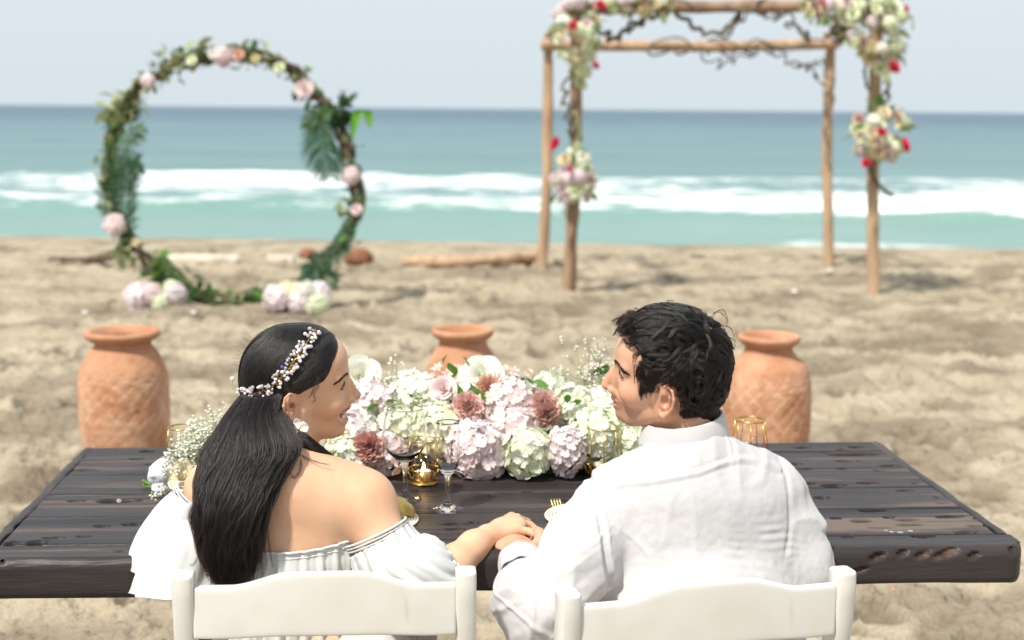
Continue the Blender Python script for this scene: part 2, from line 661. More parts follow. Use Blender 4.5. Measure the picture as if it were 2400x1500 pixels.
def sea_mat():
    m = pmat('sea_water', (0.092, 0.188, 0.205), (0.075, 0.160, 0.182), scale=0.25, rough=0.32, spec=0.35, bump=0.5, bscale=1.1, stretch=(0.35, 1, 1), bdist=0.25)
    m.node_tree.nodes['Principled BSDF'].inputs['IOR'].default_value = 1.33
    attr_mix(m, 'deep', (0.028, 0.085, 0.130))
    attr_mix(m, 'shallow', (0.165, 0.28, 0.25))
    n, l = m.node_tree.nodes, m.node_tree.links
    b = n['Principled BSDF']
    src = b.inputs['Base Color'].links[0].from_socket
    at_ = n.new('ShaderNodeAttribute'); at_.attribute_name = 'foam'
    tc = n.new('ShaderNodeTexCoord'); mp = n.new('ShaderNodeMapping'); mp.inputs['Scale'].default_value = (0.42, 1.0, 1)
    l.new(tc.outputs['Object'], mp.inputs['Vector'])
    g = n.new('ShaderNodeTexNoise'); g.inputs['Scale'].default_value = 1.5; g.inputs['Detail'].default_value = 7; g.inputs['Roughness'].default_value = 0.74
    l.new(mp.outputs[0], g.inputs['Vector'])
    ad = n.new('ShaderNodeMath'); ad.operation = 'ADD'; l.new(g.outputs['Fac'], ad.inputs[0]); l.new(at_.outputs['Fac'], ad.inputs[1])
    r = n.new('ShaderNodeMapRange'); r.interpolation_type = 'SMOOTHSTEP'
    r.inputs['From Min'].default_value = 0.93; r.inputs['From Max'].default_value = 1.22
    l.new(ad.outputs[0], r.inputs['Value'])
    mx = n.new('ShaderNodeMix'); mx.data_type = 'RGBA'; mx.inputs['B'].default_value = (0.86, 0.89, 0.88, 1)
    l.new(r.outputs[0], mx.inputs['Factor']); l.new(src, mx.inputs['A']); l.new(mx.outputs['Result'], b.inputs['Base Color'])
    rr = n.new('ShaderNodeMapRange'); rr.inputs['To Min'].default_value = 0.32; rr.inputs['To Max'].default_value = 0.9
    l.new(r.outputs[0], rr.inputs['Value']); l.new(rr.outputs[0], b.inputs['Roughness'])
    return m


SEA_Z = -0.9
xs = axis([(-6000, -400, 12), (-400, -60, 30), (-60, 60, 480), (60, 400, 30), (400, 6000, 12)])
ys = axis([(18.5, 60, 300), (60, 140, 100), (140, 500, 50), (500, 3000, 25), (3000, 15000, 8)])
X, Y = np.meshgrid(xs, ys)
P = np.stack([X, Y, 0 * X], -1)
Yw = Y + 0.02 * X + 1.6 * vnoise(P * np.array([1, 0.3, 1]), 0.06, 3.0) + 0.7 * vnoise(P, 0.25, 8.0)
nearf = sstep(140, 50, Y)
Z = SEA_Z + nearf * (0.26 * np.exp(-((Yw - 46) / 3.2) ** 2) + 0.34 * np.exp(-((Yw - 34.2) / 1.5) ** 2) + 0.2 * np.exp(-((Yw - 62) / 4) ** 2))
for yc_, wd_, am_ in ((78, 3.5, .30), (98, 4, .30), (124, 5, .36), (158, 6, .36), (205, 8, .45), (270, 10, .5), (360, 14, .6)):
    Z += am_ * np.exp(-((Yw - yc_ + .0006 * X * X / 10 * 0) / wd_) ** 2) * (.6 + .6 * vnoise(P * np.array([.5, .2, 1]), .05, yc_))
Z += sstep(400, 30, Y) * 0.05 * fbm(P * np.array([0.35, 1, 1]), 0.55, 3, 2.0)
right = sstep(-10, 3, X)
foam = (0.505 + 0.05 * right) * sstep(31.0, 33.5, Yw) * sstep(54, 48, Yw) + (0.03 + 0.03 * right) * np.exp(-((Yw - 35.2) / 1.6) ** 2) + 0.10 * np.exp(-((Yw - 48.5) / 2.0) ** 2)
foam += 0.16 * fbm(P * np.array([0.35, 1, 1]), 0.30, 3, 4.0) * (foam > 0.05)
foam += 0.58 * np.exp(-((X - 6.4) / 2.4) ** 4) * sstep(24.4, 24.9, Y) * sstep(27.6, 26.2, Y)
foam += 0.30 * sstep(54, 60, Yw) * sstep(72, 60, Yw) + 0.24 * sstep(96, 104, Yw) * sstep(125, 110, Yw)
Z += 0.09 * sstep(0.3, 0.5, foam) * (0.5 + 0.8 * vnoise(P, 0.9, 6.0))
sea = link('sea', grid_mesh('sea', xs, ys, Z, sea_mat()))
tag(sea, 'turquoise sea with a band of white breaking surf', kind='structure')
wave_shade = fbm(P * np.array([0.05, 1, 1]), 0.12, 3, 12.0) * sstep(300, 60, Y)  # shading of the waves, painted into the water colour as long streaks
set_attr(sea.data, 'foam', np.clip(foam, 0, 1).ravel())
set_attr(sea.data, 'deep', np.clip(sstep(48, 420, Y) + 0.28 * wave_shade * (Y > 48), 0, 1).ravel())
set_attr(sea.data, 'shallow', np.clip(0.9 * sstep(42, 26, Y) * (1 - 0.3 * sstep(2, -6, X) * 0) + 0.42 * sstep(150, 50, Y) - 0.2 * np.abs(wave_shade), 0, 1).ravel())

# ---------------------------------------------------------------- things lying on the far sand
WOOD_PALE = pmat('bare_wood', (0.50, 0.345, 0.215), (0.34, 0.215, 0.13), scale=9, rough=0.75, bump=0.5, bscale=30, stretch=(1, 1, 0.25))
WOOD_DARK = pmat('dark_bark', (0.13, 0.085, 0.055), (0.06, 0.042, 0.03), scale=14, rough=0.85, bump=0.7, bscale=40, stretch=(1, 1, 0.3))


def rough_log(name, pts, rad, mat, parent=None, n=10, seg=22, wob=0.12, seed=0):
    g = np.random.default_rng(seed)
    P = spline(pts, seg)
    L = np.linalg.norm(P[-1] - P[0])
    P = P + 0.10 * rad * np.stack([np.convolve(g.normal(size=seg), np.ones(5) / 5, 'same') for _ in range(3)], 1)
    R = rad * (1 + wob * np.convolve(g.normal(size=seg), np.ones(3) / 3, 'same'))
    R = np.linspace(1.06, 0.94, seg) * R
    V, Fc = g_tube(P, R, n)
    return link(name, new_mesh(name, V, Fc, mat), parent, world=True)


o = rough_log('driftwood_pole', [atz(948, 614, 0.05), atz(1100, 613, 0.07), atz(1262, 602, 0.07)], 0.062, WOOD_PALE, seed=4)
tag(o, 'long pale orange pole lying on the far sand against the rear arbor post', 'driftwood')
o = rough_log('driftwood_branch', [atz(120, 612, 0.02), atz(205, 611, 0.05), atz(262, 600, 0.14)], 0.045, WOOD_DARK, seed=5)
tag(o, 'thin dark branch lying on far sand left of the flower hoop', 'driftwood')


def lump(name, c, r, mat, seed):
    V, Fc = g_sphere(16, 10, r)
    V = V * (1 + 0.18 * vnoise(V / max(r), 1.7, seed)[:, None])
    o = link(name, new_mesh(name, V, Fc, mat)); o.location = Vector([float(q) for q in c]) + Vector((0, 0, r[2] * 0.55))
    return o


RUST = pmat('coconut_husk', (0.27, 0.11, 0.055), (0.16, 0.07, 0.04), scale=12, rough=0.9, bump=0.6)
tag(lump('coconut_husk', atz(842, 618, 0), (0.15, 0.12, 0.10), RUST, 1.0), 'reddish brown coconut husk on the sand right of the flower hoop', 'husk')
tag(lump('coconut_husk', atz(723, 607, 0), (0.10, 0.09, 0.07), RUST, 2.0), 'small brown husk on the sand seen through the hoop beside its right side', 'husk')
PALE = pmat('bleached_wood', (0.62, 0.55, 0.45), (0.5, 0.43, 0.34), scale=6, rough=0.9, bump=0.4)
o = rough_log('bleached_plank', [atz(400, 612, 0.02), atz(470, 610, 0.04), atz(560, 612, 0.03)], 0.07, PALE, seed=6)
tag(o, 'pale bleached log on the far sand seen through the hoop, longer piece', 'driftwood')
o = rough_log('bleached_plank', [atz(630, 613, 0.02), atz(690, 612, 0.03)], 0.07, PALE, seed=7)
tag(o, 'short bleached log on the far sand just left of the small husk', 'driftwood')
SHELLM = pmat('shell_white', (0.8, 0.78, 0.74), rough=0.5)
for k, (px, py, t) in enumerate([(1945, 641, 'white shell on the sand at the foot of the rear right arbor post'), (1862, 692, 'white shell on the open sand inside the arbor legs'),
                                 (200, 741, 'small white shell on dark sand left of the hoop flowers'), (455, 741, 'small white shell on dark sand in front of the hoop'),
                                 (167, 1398, 'tiny white shell on sand below the left table edge'), (2093, 1398, 'small orange shell fragment on sand below the table edge')]):
    q = atz(px, py, 0.0)
    rr = 0.028 if py < 700 else (0.022 if py < 800 else 0.008)
    o = lump('shell', q, (rr, rr * 0.8, rr * 0.6), SHELLM if k != 5 else pmat('shell_orange', (0.62, 0.3, 0.14), rough=0.5), k)
    o.location.z += 0.02
    tag(o, t, 'shell')

# ================================================================ terracotta jars
def clay_mat(name, lattice=True):
    m = pmat(name, (0.42, 0.20, 0.11), (0.53, 0.30, 0.185), scale=7, rough=0.85, spec=0.2, bump=0.35, bscale=60, lo=0.35, hi=0.7, detail=9)
    attr_mix(m, 'chalk', (0.66, 0.45, 0.31))
    return m


def jar(px, rim_y, hw_rim, hw_body, label, seed, H=0.0, Yd=5.8):
    c = at(px, rim_y, Yd)
    s = Yd / F_PX
    Ht = c[2] + 0.012
    rr, rb = hw_rim * s, hw_body * s
    j = empty('terracotta_jar', (c[0], c[1], 0.0))
    tag(j, label, 'jar', 'tall clay jars behind the table')
    z = lambda t: t * Ht
    neck = rr * 0.74
    body = [(0.0, 0), (rb * 0.62, 0.0), (rb * 0.70, z(0.02)), (rb * 0.88, z(0.18)), (rb * 0.985, z(0.40)), (rb, z(0.55)), (rb * 0.985, z(0.68)),
            (rb * 0.93, z(0.765)), (rb * 0.84, z(0.82)), (rr * 0.90, z(0.865)), (neck * 1.05, z(0.90)), (neck, z(0.925)),
            (neck * 0.96, z(0.945)), (neck * 0.86, z(0.93)), (neck * 0.88, z(0.88)), (rb * 0.75, z(0.80)), (rb * 0.92, z(0.6)), (rb * 0.85, z(0.25)), (0, z(0.06))]
    R = spline([(a, b, 0) for a, b in body[:13]], 110)[:, :2]
    R = np.vstack([R, body[13:]])
    V, Fc = g_lathe(R, 128)
    n3 = V.copy()
    ang = np.arctan2(V[:, 1], V[:, 0])
    rad = np.hypot(V[:, 0], V[:, 1])
    outer = np.repeat(np.arange(len(R)) < 110, 128)
    # incised criss-cross lattice
    wob = .16 * vnoise(V, 9, seed)
    t1 = (ang * 9 / PI + V[:, 2] * 15 + wob) % 1 * 2; t2 = (ang * 9 / PI - V[:, 2] * 15 + wob) % 1 * 2
    band = sstep(z(0.80), z(0.76), V[:, 2]) * sstep(z(0.03), z(0.08), V[:, 2]) * outer
    lat = np.maximum(np.maximum(np.exp(-((t1 - 1) / 0.06) ** 2), np.exp(-((t1 - 1.3) / 0.05) ** 2)), np.maximum(np.exp(-((t2 - 1) / 0.06) ** 2), np.exp(-((t2 - 1.3) / 0.05) ** 2))) * band
    lump_ = 0.006 * fbm(V, 5, 3, seed) * outer
    dr = -0.0042 * lat + lump_ + 0.0012 * vnoise(V * np.array([1, 1, 3]), 60, 4.0) * outer
    V[:, 0] += np.cos(ang) * dr; V[:, 1] += np.sin(ang) * dr
    me = new_mesh('body', V, Fc, JARM)
    ch = sstep(0.0, 0.7, fbm(n3 * np.array([1, 1, 0.5]), 9, 4, seed + 3)) * 0.7 + 0.8 * np.maximum(np.exp(-((t1 - 1.15) / 0.07) ** 2), np.exp(-((t2 - 1.15) / 0.07) ** 2)) * band
    set_attr(me, 'chalk', np.clip(ch * sstep(z(0.86), z(0.74), n3[:, 2]), 0, 0.9))
    link('body', me, j)
    prof = [(neck * 0.93, z(0.935)), (neck * 1.0, z(0.928)), (rr * 0.90, z(0.95)), (rr * 0.985, z(0.968)), (rr, z(0.982)), (rr * 0.97, z(0.996)), (rr * 0.90, z(1.0)), (rr * 0.80, z(0.99)), (neck * 0.93, z(0.955)), (neck * 0.93, z(0.935))]
    V, Fc = g_lathe(spline([(a, b, 0) for a, b in prof], 60)[:, :2], 72)
    V += 0.003 * np.stack([vnoise(V, 14, seed), vnoise(V, 14, seed + 2), vnoise(V, 14, seed + 5)], 1)
    me = new_mesh('rim', V, Fc, JARM); set_attr(me, 'chalk', np.full(len(V), 0.0)); link('rim', me, j)
    j.rotation_euler.z = seed
    return j


JARM = clay_mat('terracotta')
jar(286, 780, 89, 107, 'wide mouthed terracotta jar behind the left end of the table', 0.4)
jar(1085, 776, 74, 90, 'terracotta jar standing behind the middle of the flower centrepiece', 1.3)
jar(1803, 791, 75, 104, 'terracotta jar with scratched lattice behind the man', 2.1)
# ================================================================ flower library
PM = dict(
    white=petal_mat('petal_white', (0.88, 0.88, 0.80), (0.86, 0.86, 0.74)),
    cream=petal_mat('petal_cream', (0.86, 0.80, 0.60), (0.84, 0.72, 0.48)),
    green=petal_mat('petal_greenish', (0.80, 0.86, 0.57), (0.87, 0.90, 0.75), rnd=0.06),
    lilac=petal_mat('petal_lilac', (0.80, 0.68, 0.72), (0.88, 0.80, 0.80), rnd=0.08),
    pink=petal_mat('petal_pink', (0.88, 0.68, 0.69), (0.90, 0.80, 0.78), rnd=0.07),
    dusty=petal_mat('petal_dusty_rose', (0.70, 0.39, 0.34), (0.82, 0.55, 0.48), rnd=0.10),
    peach=petal_mat('petal_peach', (0.82, 0.48, 0.36), (0.86, 0.62, 0.50)),
    blush=petal_mat('petal_blush', (0.85, 0.56, 0.50), (0.88, 0.68, 0.62)),
    red=petal_mat('petal_red', (0.78, 0.05, 0.15), (0.86, 0.14, 0.24)),
    yellow=petal_mat('petal_yellow', (0.74, 0.66, 0.30), (0.80, 0.76, 0.50)),
)
LEAF = petal_mat('leaf_green', (0.085, 0.20, 0.03), (0.13, 0.30, 0.05), rnd=0.2, tl=0.3)
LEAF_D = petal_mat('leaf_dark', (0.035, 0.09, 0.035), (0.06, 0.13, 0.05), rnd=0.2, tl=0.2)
LEAF_P = petal_mat('leaf_pale', (0.28, 0.33, 0.15), (0.40, 0.44, 0.24), rnd=0.2, tl=0.3)
CORE = pmat('flower_core', (0.42, 0.46, 0.26), (0.52, 0.54, 0.36), scale=60, rough=0.8)
STEM = pmat('stem_green', (0.14, 0.26, 0.05), (0.09, 0.17, 0.035), scale=20, rough=0.6)


def g_floret(r=0.015, seed=0):
    g = np.random.default_rng(seed)
    V, Fc = [], []
    for k in range(4):
        a = PI / 2 * k + g.uniform(-0.12, 0.12)
        up = g.uniform(0.10, 0.5)
        tw = g.uniform(-0.3, 0.3)
        pts = [(0.02, 0, 0), (0.34, 0.36, 0.14), (0.78, 0.55, 0.24 + tw * 0.4), (1.06, 0.06, 0.16 + up * 0.4), (0.78, -0.55, 0.24 - tw * 0.4), (0.34, -0.36, 0.14), (0.6, 0, 0.04)]
        n0 = len(V)
        for x, y, z in pts:
            z = z * 0.8 + up * x * 0.35
            V.append((r * (x * math.cos(a) - y * math.sin(a)), r * (x * math.sin(a) + y * math.cos(a)), r * (z + 0.03 * (k % 2))))
        for i in range(6):
            Fc.append((n0 + i, n0 + (i + 1) % 6, n0 + 6))
    return np.array(V), Fc


def g_rose_petal(R, h, span, open_, nu=7, nv=5):
    def fn(u, v):
        a = (u - 0.5) * span
        w = math.sin(PI * (0.12 + 0.76 * v)) ** 0.5
        a *= w
        rr = R * (0.35 + 0.75 * math.sin(v * PI / 2) ** 0.7) + open_ * h * v ** 2.2
        edge = abs(2 * u - 1)
        z = h * (v - 0.22 * v * v * open_) * (1 - 0.16 * edge ** 2 * v)
        if v > 0.9: rr += 0.10 * R * (1 - edge)
        return (rr * math.cos(a), rr * math.sin(a), z)
    return g_grid(nu, nv, fn)


ROSE_LAYERS = [(0.10, 1.00, 2.6, 0.02, 3, 0.10), (0.22, 1.00, 2.3, 0.10, 4, 0.05), (0.36, 0.96, 1.9, 0.28, 5, 0.0), (0.48, 0.90, 1.7, 0.42, 6, -0.05), (0.60, 0.82, 1.6, 0.62, 6, -0.10)]
_pet_cache = {}


def rose_parts(root, mat, R, name='petal', layers=ROSE_LAYERS, part=None):
    """petals as separate sub-parts of a rose whose unit size is R"""
    for li, (rr, h, span, op, n, z0) in enumerate(layers):
        key = (li, mat.name, len(layers))
        if key not in _pet_cache:
            V, Fc = g_rose_petal(rr, h, span, op)
            V = V + 0.02 * np.stack([vnoise(V, 4, li), vnoise(V, 4, li + 3), vnoise(V, 4, li + 6)], 1)
            _pet_cache[key] = new_mesh(name, V, Fc, mat)
        for k in range(n):
            a = 2 * PI * k / n + li * 0.9 + random.uniform(-0.1, 0.1)
            s = R * random.uniform(0.94, 1.06)
            link(name, _pet_cache[key], root, M=TRS((0, 0, z0 * R), a, s, ry=random.uniform(-0.06, 0.10)))


def g_rose_joined(R, layers=ROSE_LAYERS, seed=0):
    g = random.Random(seed)
    mb = MB()
    for li, (rr, h, span, op, n, z0) in enumerate(layers):
        V, Fc = g_rose_petal(rr, h, span, op, 5, 4)
        for k in range(n):
            mb.addM(V, Fc, TRS((0, 0, z0 * R), 2 * PI * k / n + li * 0.9 + g.uniform(-.1, .1), R, ry=g.uniform(-.06, .1)))
    return np.concatenate(mb.V), mb.F


def fib(n):
    i = np.arange(n) + 0.5
    ph = np.arccos(1 - 2 * i / n); th = PI * (1 + 5 ** 0.5) * i
    return np.stack([np.cos(th) * np.sin(ph), np.sin(th) * np.sin(ph), np.cos(ph)], 1)


_flo = {}


def floret_mesh(mat, k):
    key = (mat.name, k)
    if key not in _flo:
        V, Fc = g_floret(1.0, k)
        _flo[key] = new_mesh('floret', V, Fc, mat, smooth=True)
    return _flo[key]


def hydrangea_part(parent, c, R, mat, face=(0, -1, 0.5), fr=0.0145, dens=1.25, mat2=None, label=None, squash=(1, 1, 1)):
    c = np.array(c, float)
    V, Fc = g_sphere(14, 9, (R * 0.84 * squash[0], R * 0.84 * squash[1], R * 0.84 * squash[2]))
    V = V * (1 + 0.16 * vnoise(V / R, 2.2, c[0])[:, None])
    core = link('hydrangea', new_mesh('hydrangea', V, Fc, CORE), parent, M=TRS(c))
    if label: core['label'] = label
    f = np.array(face, float); f /= np.linalg.norm(f)
    n = int(dens * 1.35 * 4 * R * R / (fr * fr))
    for d in fib(n):
        if d @ f < -0.28: continue
        q = d + RNG.normal(0, 0.24, 3); q /= np.linalg.norm(q)
        rad = R * (1 + 0.15 * float(vnoise(d[None] * 1.0, 2.4, c[0] + 3)[0])) * RNG.uniform(0.88, 1.07)
        M = frame_z(q, d * rad * np.array(squash), RNG.uniform(0, 6.3), fr * RNG.uniform(0.85, 1.3))
        mm = mat2 if (mat2 is not None and RNG.random() < 0.3) else mat
        link('floret', floret_mesh(mm, int(RNG.integers(0, 4))), core, M=M)
    return core


def g_hydrangea_joined(R, fr, seed=0, n=None):
    g = np.random.default_rng(seed)
    mb = MB()
    V, Fc = g_sphere(10, 7, (R * 0.86,) * 3)
    mb.add(V, Fc)
    for d in fib(n or int(1.2 * 4 * R * R / fr ** 2)):
        q = d + g.normal(0, 0.15, 3)
        V, Fc = g_floret(1.0, int(g.integers(0, 4)))
        mb.addM(V, Fc, frame_z(q, d * R * g.uniform(0.9, 1.05), g.uniform(0, 6), fr * g.uniform(0.85, 1.15)))
    return np.concatenate(mb.V), mb.F


def g_carnation(R, seed=0, n=48):
    g = np.random.default_rng(seed)
    mb = MB()
    for i in range(n):
        t = (i + 0.5) / n
        tilt = 0.15 + 1.25 * t
        L = R * (0.75 + 0.3 * t)
        W = R * 0.85
        ph = g.uniform(0, 6)
        def fn(u, v):
            x = (u - 0.5) * W * (0.3 + v)
            z = L * v
            y = 0.10 * R * v * math.sin(u * 11 + ph) * (0.4 + v) - 0.15 * R * v * v
            if v > 0.9: z += 0.05 * R * math.sin(u * 23 + ph)
            return (x, y, z)
        V, Fc = g_grid(7, 4, fn)
        M = Matrix.Rotation(2.4 * i, 4, 'Z') @ Matrix.Rotation(-tilt, 4, 'X')
        mb.addM(V, Fc, M)
    return np.concatenate(mb.V), mb.F


def g_leaf(L=1.0, W=0.36, bend=0.25, n=6):
    def fn(u, v):
        w = W * math.sin(PI * min(1, v * 0.96 + 0.02)) ** 0.8 * (1 - 0.25 * v)
        x = (u - 0.5) * 2 * w
        return (x, L * v, -bend * L * v * v + 0.35 * abs(x))
    return g_grid(3, n, fn)


LEAF_ME = {}
for _n, _m in (('g', LEAF), ('d', LEAF_D), ('p', LEAF_P)):
    V, Fc = g_leaf()
    LEAF_ME[_n] = new_mesh('leaf', V, Fc, _m)


def leaf_at(parent, c, d, L, kind='g', roll=None):
    d = np.array(d, float); d /= np.linalg.norm(d)
    q = Vector(d.tolist()).to_track_quat('Y', 'Z').to_matrix().to_4x4()
    M = Matrix.Translation(Vector([float(v) for v in c])) @ q @ Matrix.Rotation(random.uniform(-0.8, 0.8) if roll is None else roll, 4, 'Y') @ Matrix.Scale(L, 4)
    return link('leaf', LEAF_ME[kind], parent, M=M)


def g_lily(R, seed=0):
    """alstroemeria: six pointed petals in an open trumpet"""
    g = np.random.default_rng(seed)
    mb = MB()
    for k in range(6):
        o = 0.75 + 0.15 * (k % 2)
        def fn(u, v):
            w = 0.24 * math.sin(PI * (0.06 + 0.9 * v)) ** 0.9 * R
            x = (u - 0.5) * 2 * w
            return (x, R * o * v ** 1.4, R * (0.9 * v - 0.35 * v ** 3) + abs(x) * 0.3)
        V, Fc = g_grid(3, 6, fn)
        mb.addM(V, Fc, Matrix.Rotation(PI / 3 * k + g.uniform(-.1, .1), 4, 'Z'))
    return np.concatenate(mb.V), mb.F


def bloom_mesh(kind, mat, R, seed=0):
    key = ('b', kind, mat.name, round(R, 4), seed)
    if key not in _flo:
        if kind == 'rose': V, Fc = g_rose_joined(R, seed=seed)
        elif kind == 'carnation': V, Fc = g_carnation(R, seed)
        elif kind == 'lily': V, Fc = g_lily(R, seed)
        else: V, Fc = g_hydrangea_joined(R, R * 0.27, seed)
        _flo[key] = new_mesh(kind, V, Fc, mat)
    return _flo[key]


def gyps(name, root, tips, n_side, mat_f, mat_s, fr=0.003, spread=0.05, seed=0, parent=None):
    """baby's breath: branching hair-thin stems with tiny white heads -> two stuff parts"""
    g = np.random.default_rng(seed)
    ms, mf = MB(), MB()
    sv, sf = g_sphere(6, 4, (1, 1, 0.8))
    for t in tips:
        base = np.array(root) + g.normal(0, 0.006, 3)
        P = spline([base, (base + t) / 2 + g.normal(0, spread * 0.25, 3), t], 8)
        ms.add(*g_tube(P, np.linspace(0.0011, 0.0006, 8), 4, False))
        for _ in range(n_side):
            i = int(g.integers(3, 8)); s = P[i]
            e = s + g.normal(0, spread * 0.45, 3) + np.array([0, 0, spread * 0.25])
            ms.add(*g_tube(spline([s, (s + e) / 2 + g.normal(0, .003, 3), e], 4), 0.0005, 3, False))
            for _ in range(int(g.integers(1, 4))):
                q = e + g.normal(0, 0.0045, 3)
                mf.add(sv * fr * g.uniform(0.6, 1.25) + q, sf)
    a = link('sprig_stems', ms.mesh('sprig_stems', mat_s), parent, world=True); a['kind'] = 'stuff'
    b = link('tiny_blossoms', mf.mesh('tiny_blossoms', mat_f), parent, world=True); b['kind'] = 'stuff'


GYP_W = petal_mat('gypsophila_white', (0.88, 0.88, 0.80), (0.80, 0.82, 0.66), rnd=0)
GYP_S = pmat('gypsophila_stem', (0.30, 0.36, 0.16), rough=0.7)


# ================================================================ flower hoop
BARK = pmat('vine_bark', (0.085, 0.062, 0.04), (0.16, 0.115, 0.07), scale=22, rough=0.85, bump=0.5)
VINEG = pmat('vine_green', (0.085, 0.11, 0.04), (0.13, 0.14, 0.06), scale=18, rough=0.8, bump=0.4)
HY = 11.4
hc = at(548, 415, HY)
hR = 292 * HY / F_PX
hoop = empty('flower_hoop', at(545, 715, HY))
tag(hoop, 'round hoop of twisted dark vines with palm fronds and pink blooms on the sand', 'flower hoop')


def hoop_pt(px, py, dy=0.0):
    return at(px, py, HY + dy)


HP = [(545, 704), (440, 684), (375, 640), (318, 575), (272, 500), (250, 420), (262, 330), (300, 245), (350, 185), (420, 145), (520, 130), (620, 138), (690, 172),
      (745, 225), (795, 290), (818, 360), (832, 430), (828, 500), (800, 570), (745, 640), (680, 682), (610, 700)]
C0 = spline([hoop_pt(*p) for p in HP + HP[:1]], 140)
for b in range(5):
    g = np.random.default_rng(b)
    w = 0.020 + 0.006 * b
    ph = b * 1.7
    t = np.linspace(0, 1, 140)
    tw = 9 + 2 * b
    cen = C0.mean(0)
    rad = C0 - cen; rad /= np.linalg.norm(rad, axis=1)[:, None]
    off = rad * (w * np.cos(2 * PI * tw * t + ph))[:, None] + np.array([0, 1, 0]) * (w * np.sin(2 * PI * tw * t + ph))[:, None]
    nn = np.stack([np.convolve(g.normal(size=140), np.ones(9) / 9, 'same') for _ in range(3)], 1) * 0.05
    P = C0 + off + nn
    P[-1] = P[0]
    V, Fc = g_tube(P, 0.016 + 0.007 * (b % 2), 6, False)
    link('vine', new_mesh('vine', V, Fc, (BARK, BARK, VINEG, BARK, VINEG)[b]), hoop, world=True)
# loose outer loop on the right side
P = spline([hoop_pt(820, 372, -.03), hoop_pt(845, 420, -.05), hoop_pt(853, 470, -.05), hoop_pt(838, 520, -.03), hoop_pt(806, 565)], 24)
link('vine', new_mesh('vine', *g_tube(P, 0.016, 6), VINEG), hoop, world=True)


def frond(parent, pts, width, mat, n=34, seed=0, side=(1, 1), droop=0.3):
    g = np.random.default_rng(seed)
    P = spline(pts, n)
    T = np.gradient(P, axis=0); T /= np.linalg.norm(T, axis=1)[:, None]
    mb = MB()
    mb.add(*g_tube(P, np.linspace(0.009, 0.003, n), 5))
    view = np.array([0, 1.0, 0])
    for k in range(2, n):
        s = k / n
        L = width * math.sin(PI * (0.12 + 0.84 * s)) ** 0.6
        for sd in (-1, 1):
            if side[0 if sd < 0 else 1] == 0: continue
            d = np.cross(T[k], view) * sd * side[0 if sd < 0 else 1] + T[k] * 0.75 + g.normal(0, 0.08, 3)
            d /= np.linalg.norm(d)
            e = P[k] + d * L + np.array([0, 0, -droop * L])
            m_ = P[k] + d * L * 0.55
            w = np.cross(d, view); w = w / (np.linalg.norm(w) + 1e-9) * 0.0075
            V = [P[k] - w * .5, P[k] + w * .5, m_ + w, e, m_ - w]
            V = np.array(V); V[2:, 1] += g.normal(0, 0.02)
            mb.add(V, [(0, 1, 2, 4), (4, 2, 3)])
    return link('palm_frond', mb.mesh('palm_frond', mat, smooth=False), parent, world=True)


FROND = petal_mat('frond_green', (0.045, 0.105, 0.055), (0.075, 0.15, 0.08), tl=0.25)
FROND_B = petal_mat('frond_bright', (0.07, 0.13, 0.045), (0.11, 0.19, 0.06), tl=0.3)
frond(hoop, [hoop_pt(255, 480, -.05), hoop_pt(275, 430, -.08), hoop_pt(300, 385, -.1), hoop_pt(325, 378, -.1)], 0.17, FROND, 30, 1)
frond(hoop, [hoop_pt(300, 590, -.05), hoop_pt(300, 500, -.1), hoop_pt(300, 430, -.12), hoop_pt(310, 380, -.12)], 0.20, FROND, 44, 2, side=(0.55, 1.05))
frond(hoop, [hoop_pt(262, 470, -.05), hoop_pt(262, 390, -.08), hoop_pt(290, 330, -.1), hoop_pt(335, 298, -.1)], 0.15, FROND_B, 30, 3)
frond(hoop, [hoop_pt(250, 520, .05), hoop_pt(245, 450, .05), hoop_pt(252, 370, .05)], 0.11, FROND, 26, 4)
frond(hoop, [hoop_pt(770, 245, -.05), hoop_pt(755, 300, -.1), hoop_pt(760, 350, -.12), hoop_pt(775, 410, -.12)], 0.22, FROND, 44, 5, side=(1.1, 0.7))
frond(hoop, [hoop_pt(800, 270, -.05), hoop_pt(770, 262, -.1), hoop_pt(735, 278, -.1), hoop_pt(722, 300, -.1)], 0.13, FROND_B, 24, 6)
frond(hoop, [hoop_pt(828, 500, -.05), hoop_pt(800, 570, -.08), hoop_pt(750, 620, -.1), hoop_pt(700, 670, -.1)], 0.13, FROND, 44, 7)
frond(hoop, [hoop_pt(700, 620, -.05), hoop_pt(740, 640, -.08), hoop_pt(790, 662, -.1)], 0.14, FROND, 30, 8)
frond(hoop, [hoop_pt(370, 600, -.05), hoop_pt(405, 640, -.08), hoop_pt(450, 680, -.08)], 0.10, FROND_B, 26, 9)
frond(hoop, [hoop_pt(640, 700, -.05), hoop_pt(600, 708, -.08), hoop_pt(545, 712, -.08)], 0.09, FROND_B, 24, 10)
frond(hoop, [hoop_pt(490, 712, -.05), hoop_pt(488, 690, -.05), hoop_pt(490, 665, -.05)], 0.05, FROND_B, 14, 11)
for pts, k in (([(838, 258), (860, 262), (868, 300)], 'g'), ([(850, 256), (836, 268), (825, 330)], 'g')):
    P = spline([hoop_pt(x, y, -.05) for x, y in pts], 10)
    mb = MB()
    w = np.sin(np.linspace(0.15, PI - 0.1, 10)) * 0.04
    V = np.concatenate([P + np.stack([w, 0 * w, 0 * w], 1), P + np.array([0, .02, 0]), P - np.stack([w, 0 * w, 0 * w], 1)])
    Fc = [(i, i + 1, i + 11, i + 10) for i in range(9)] + [(i + 10, i + 11, i + 21, i + 20) for i in range(9)]
    link('broad_leaf', new_mesh('broad_leaf', V, Fc, petal_mat('leaf_bright', (0.16, 0.42, 0.04), (0.12, 0.34, 0.03))), hoop, world=True)
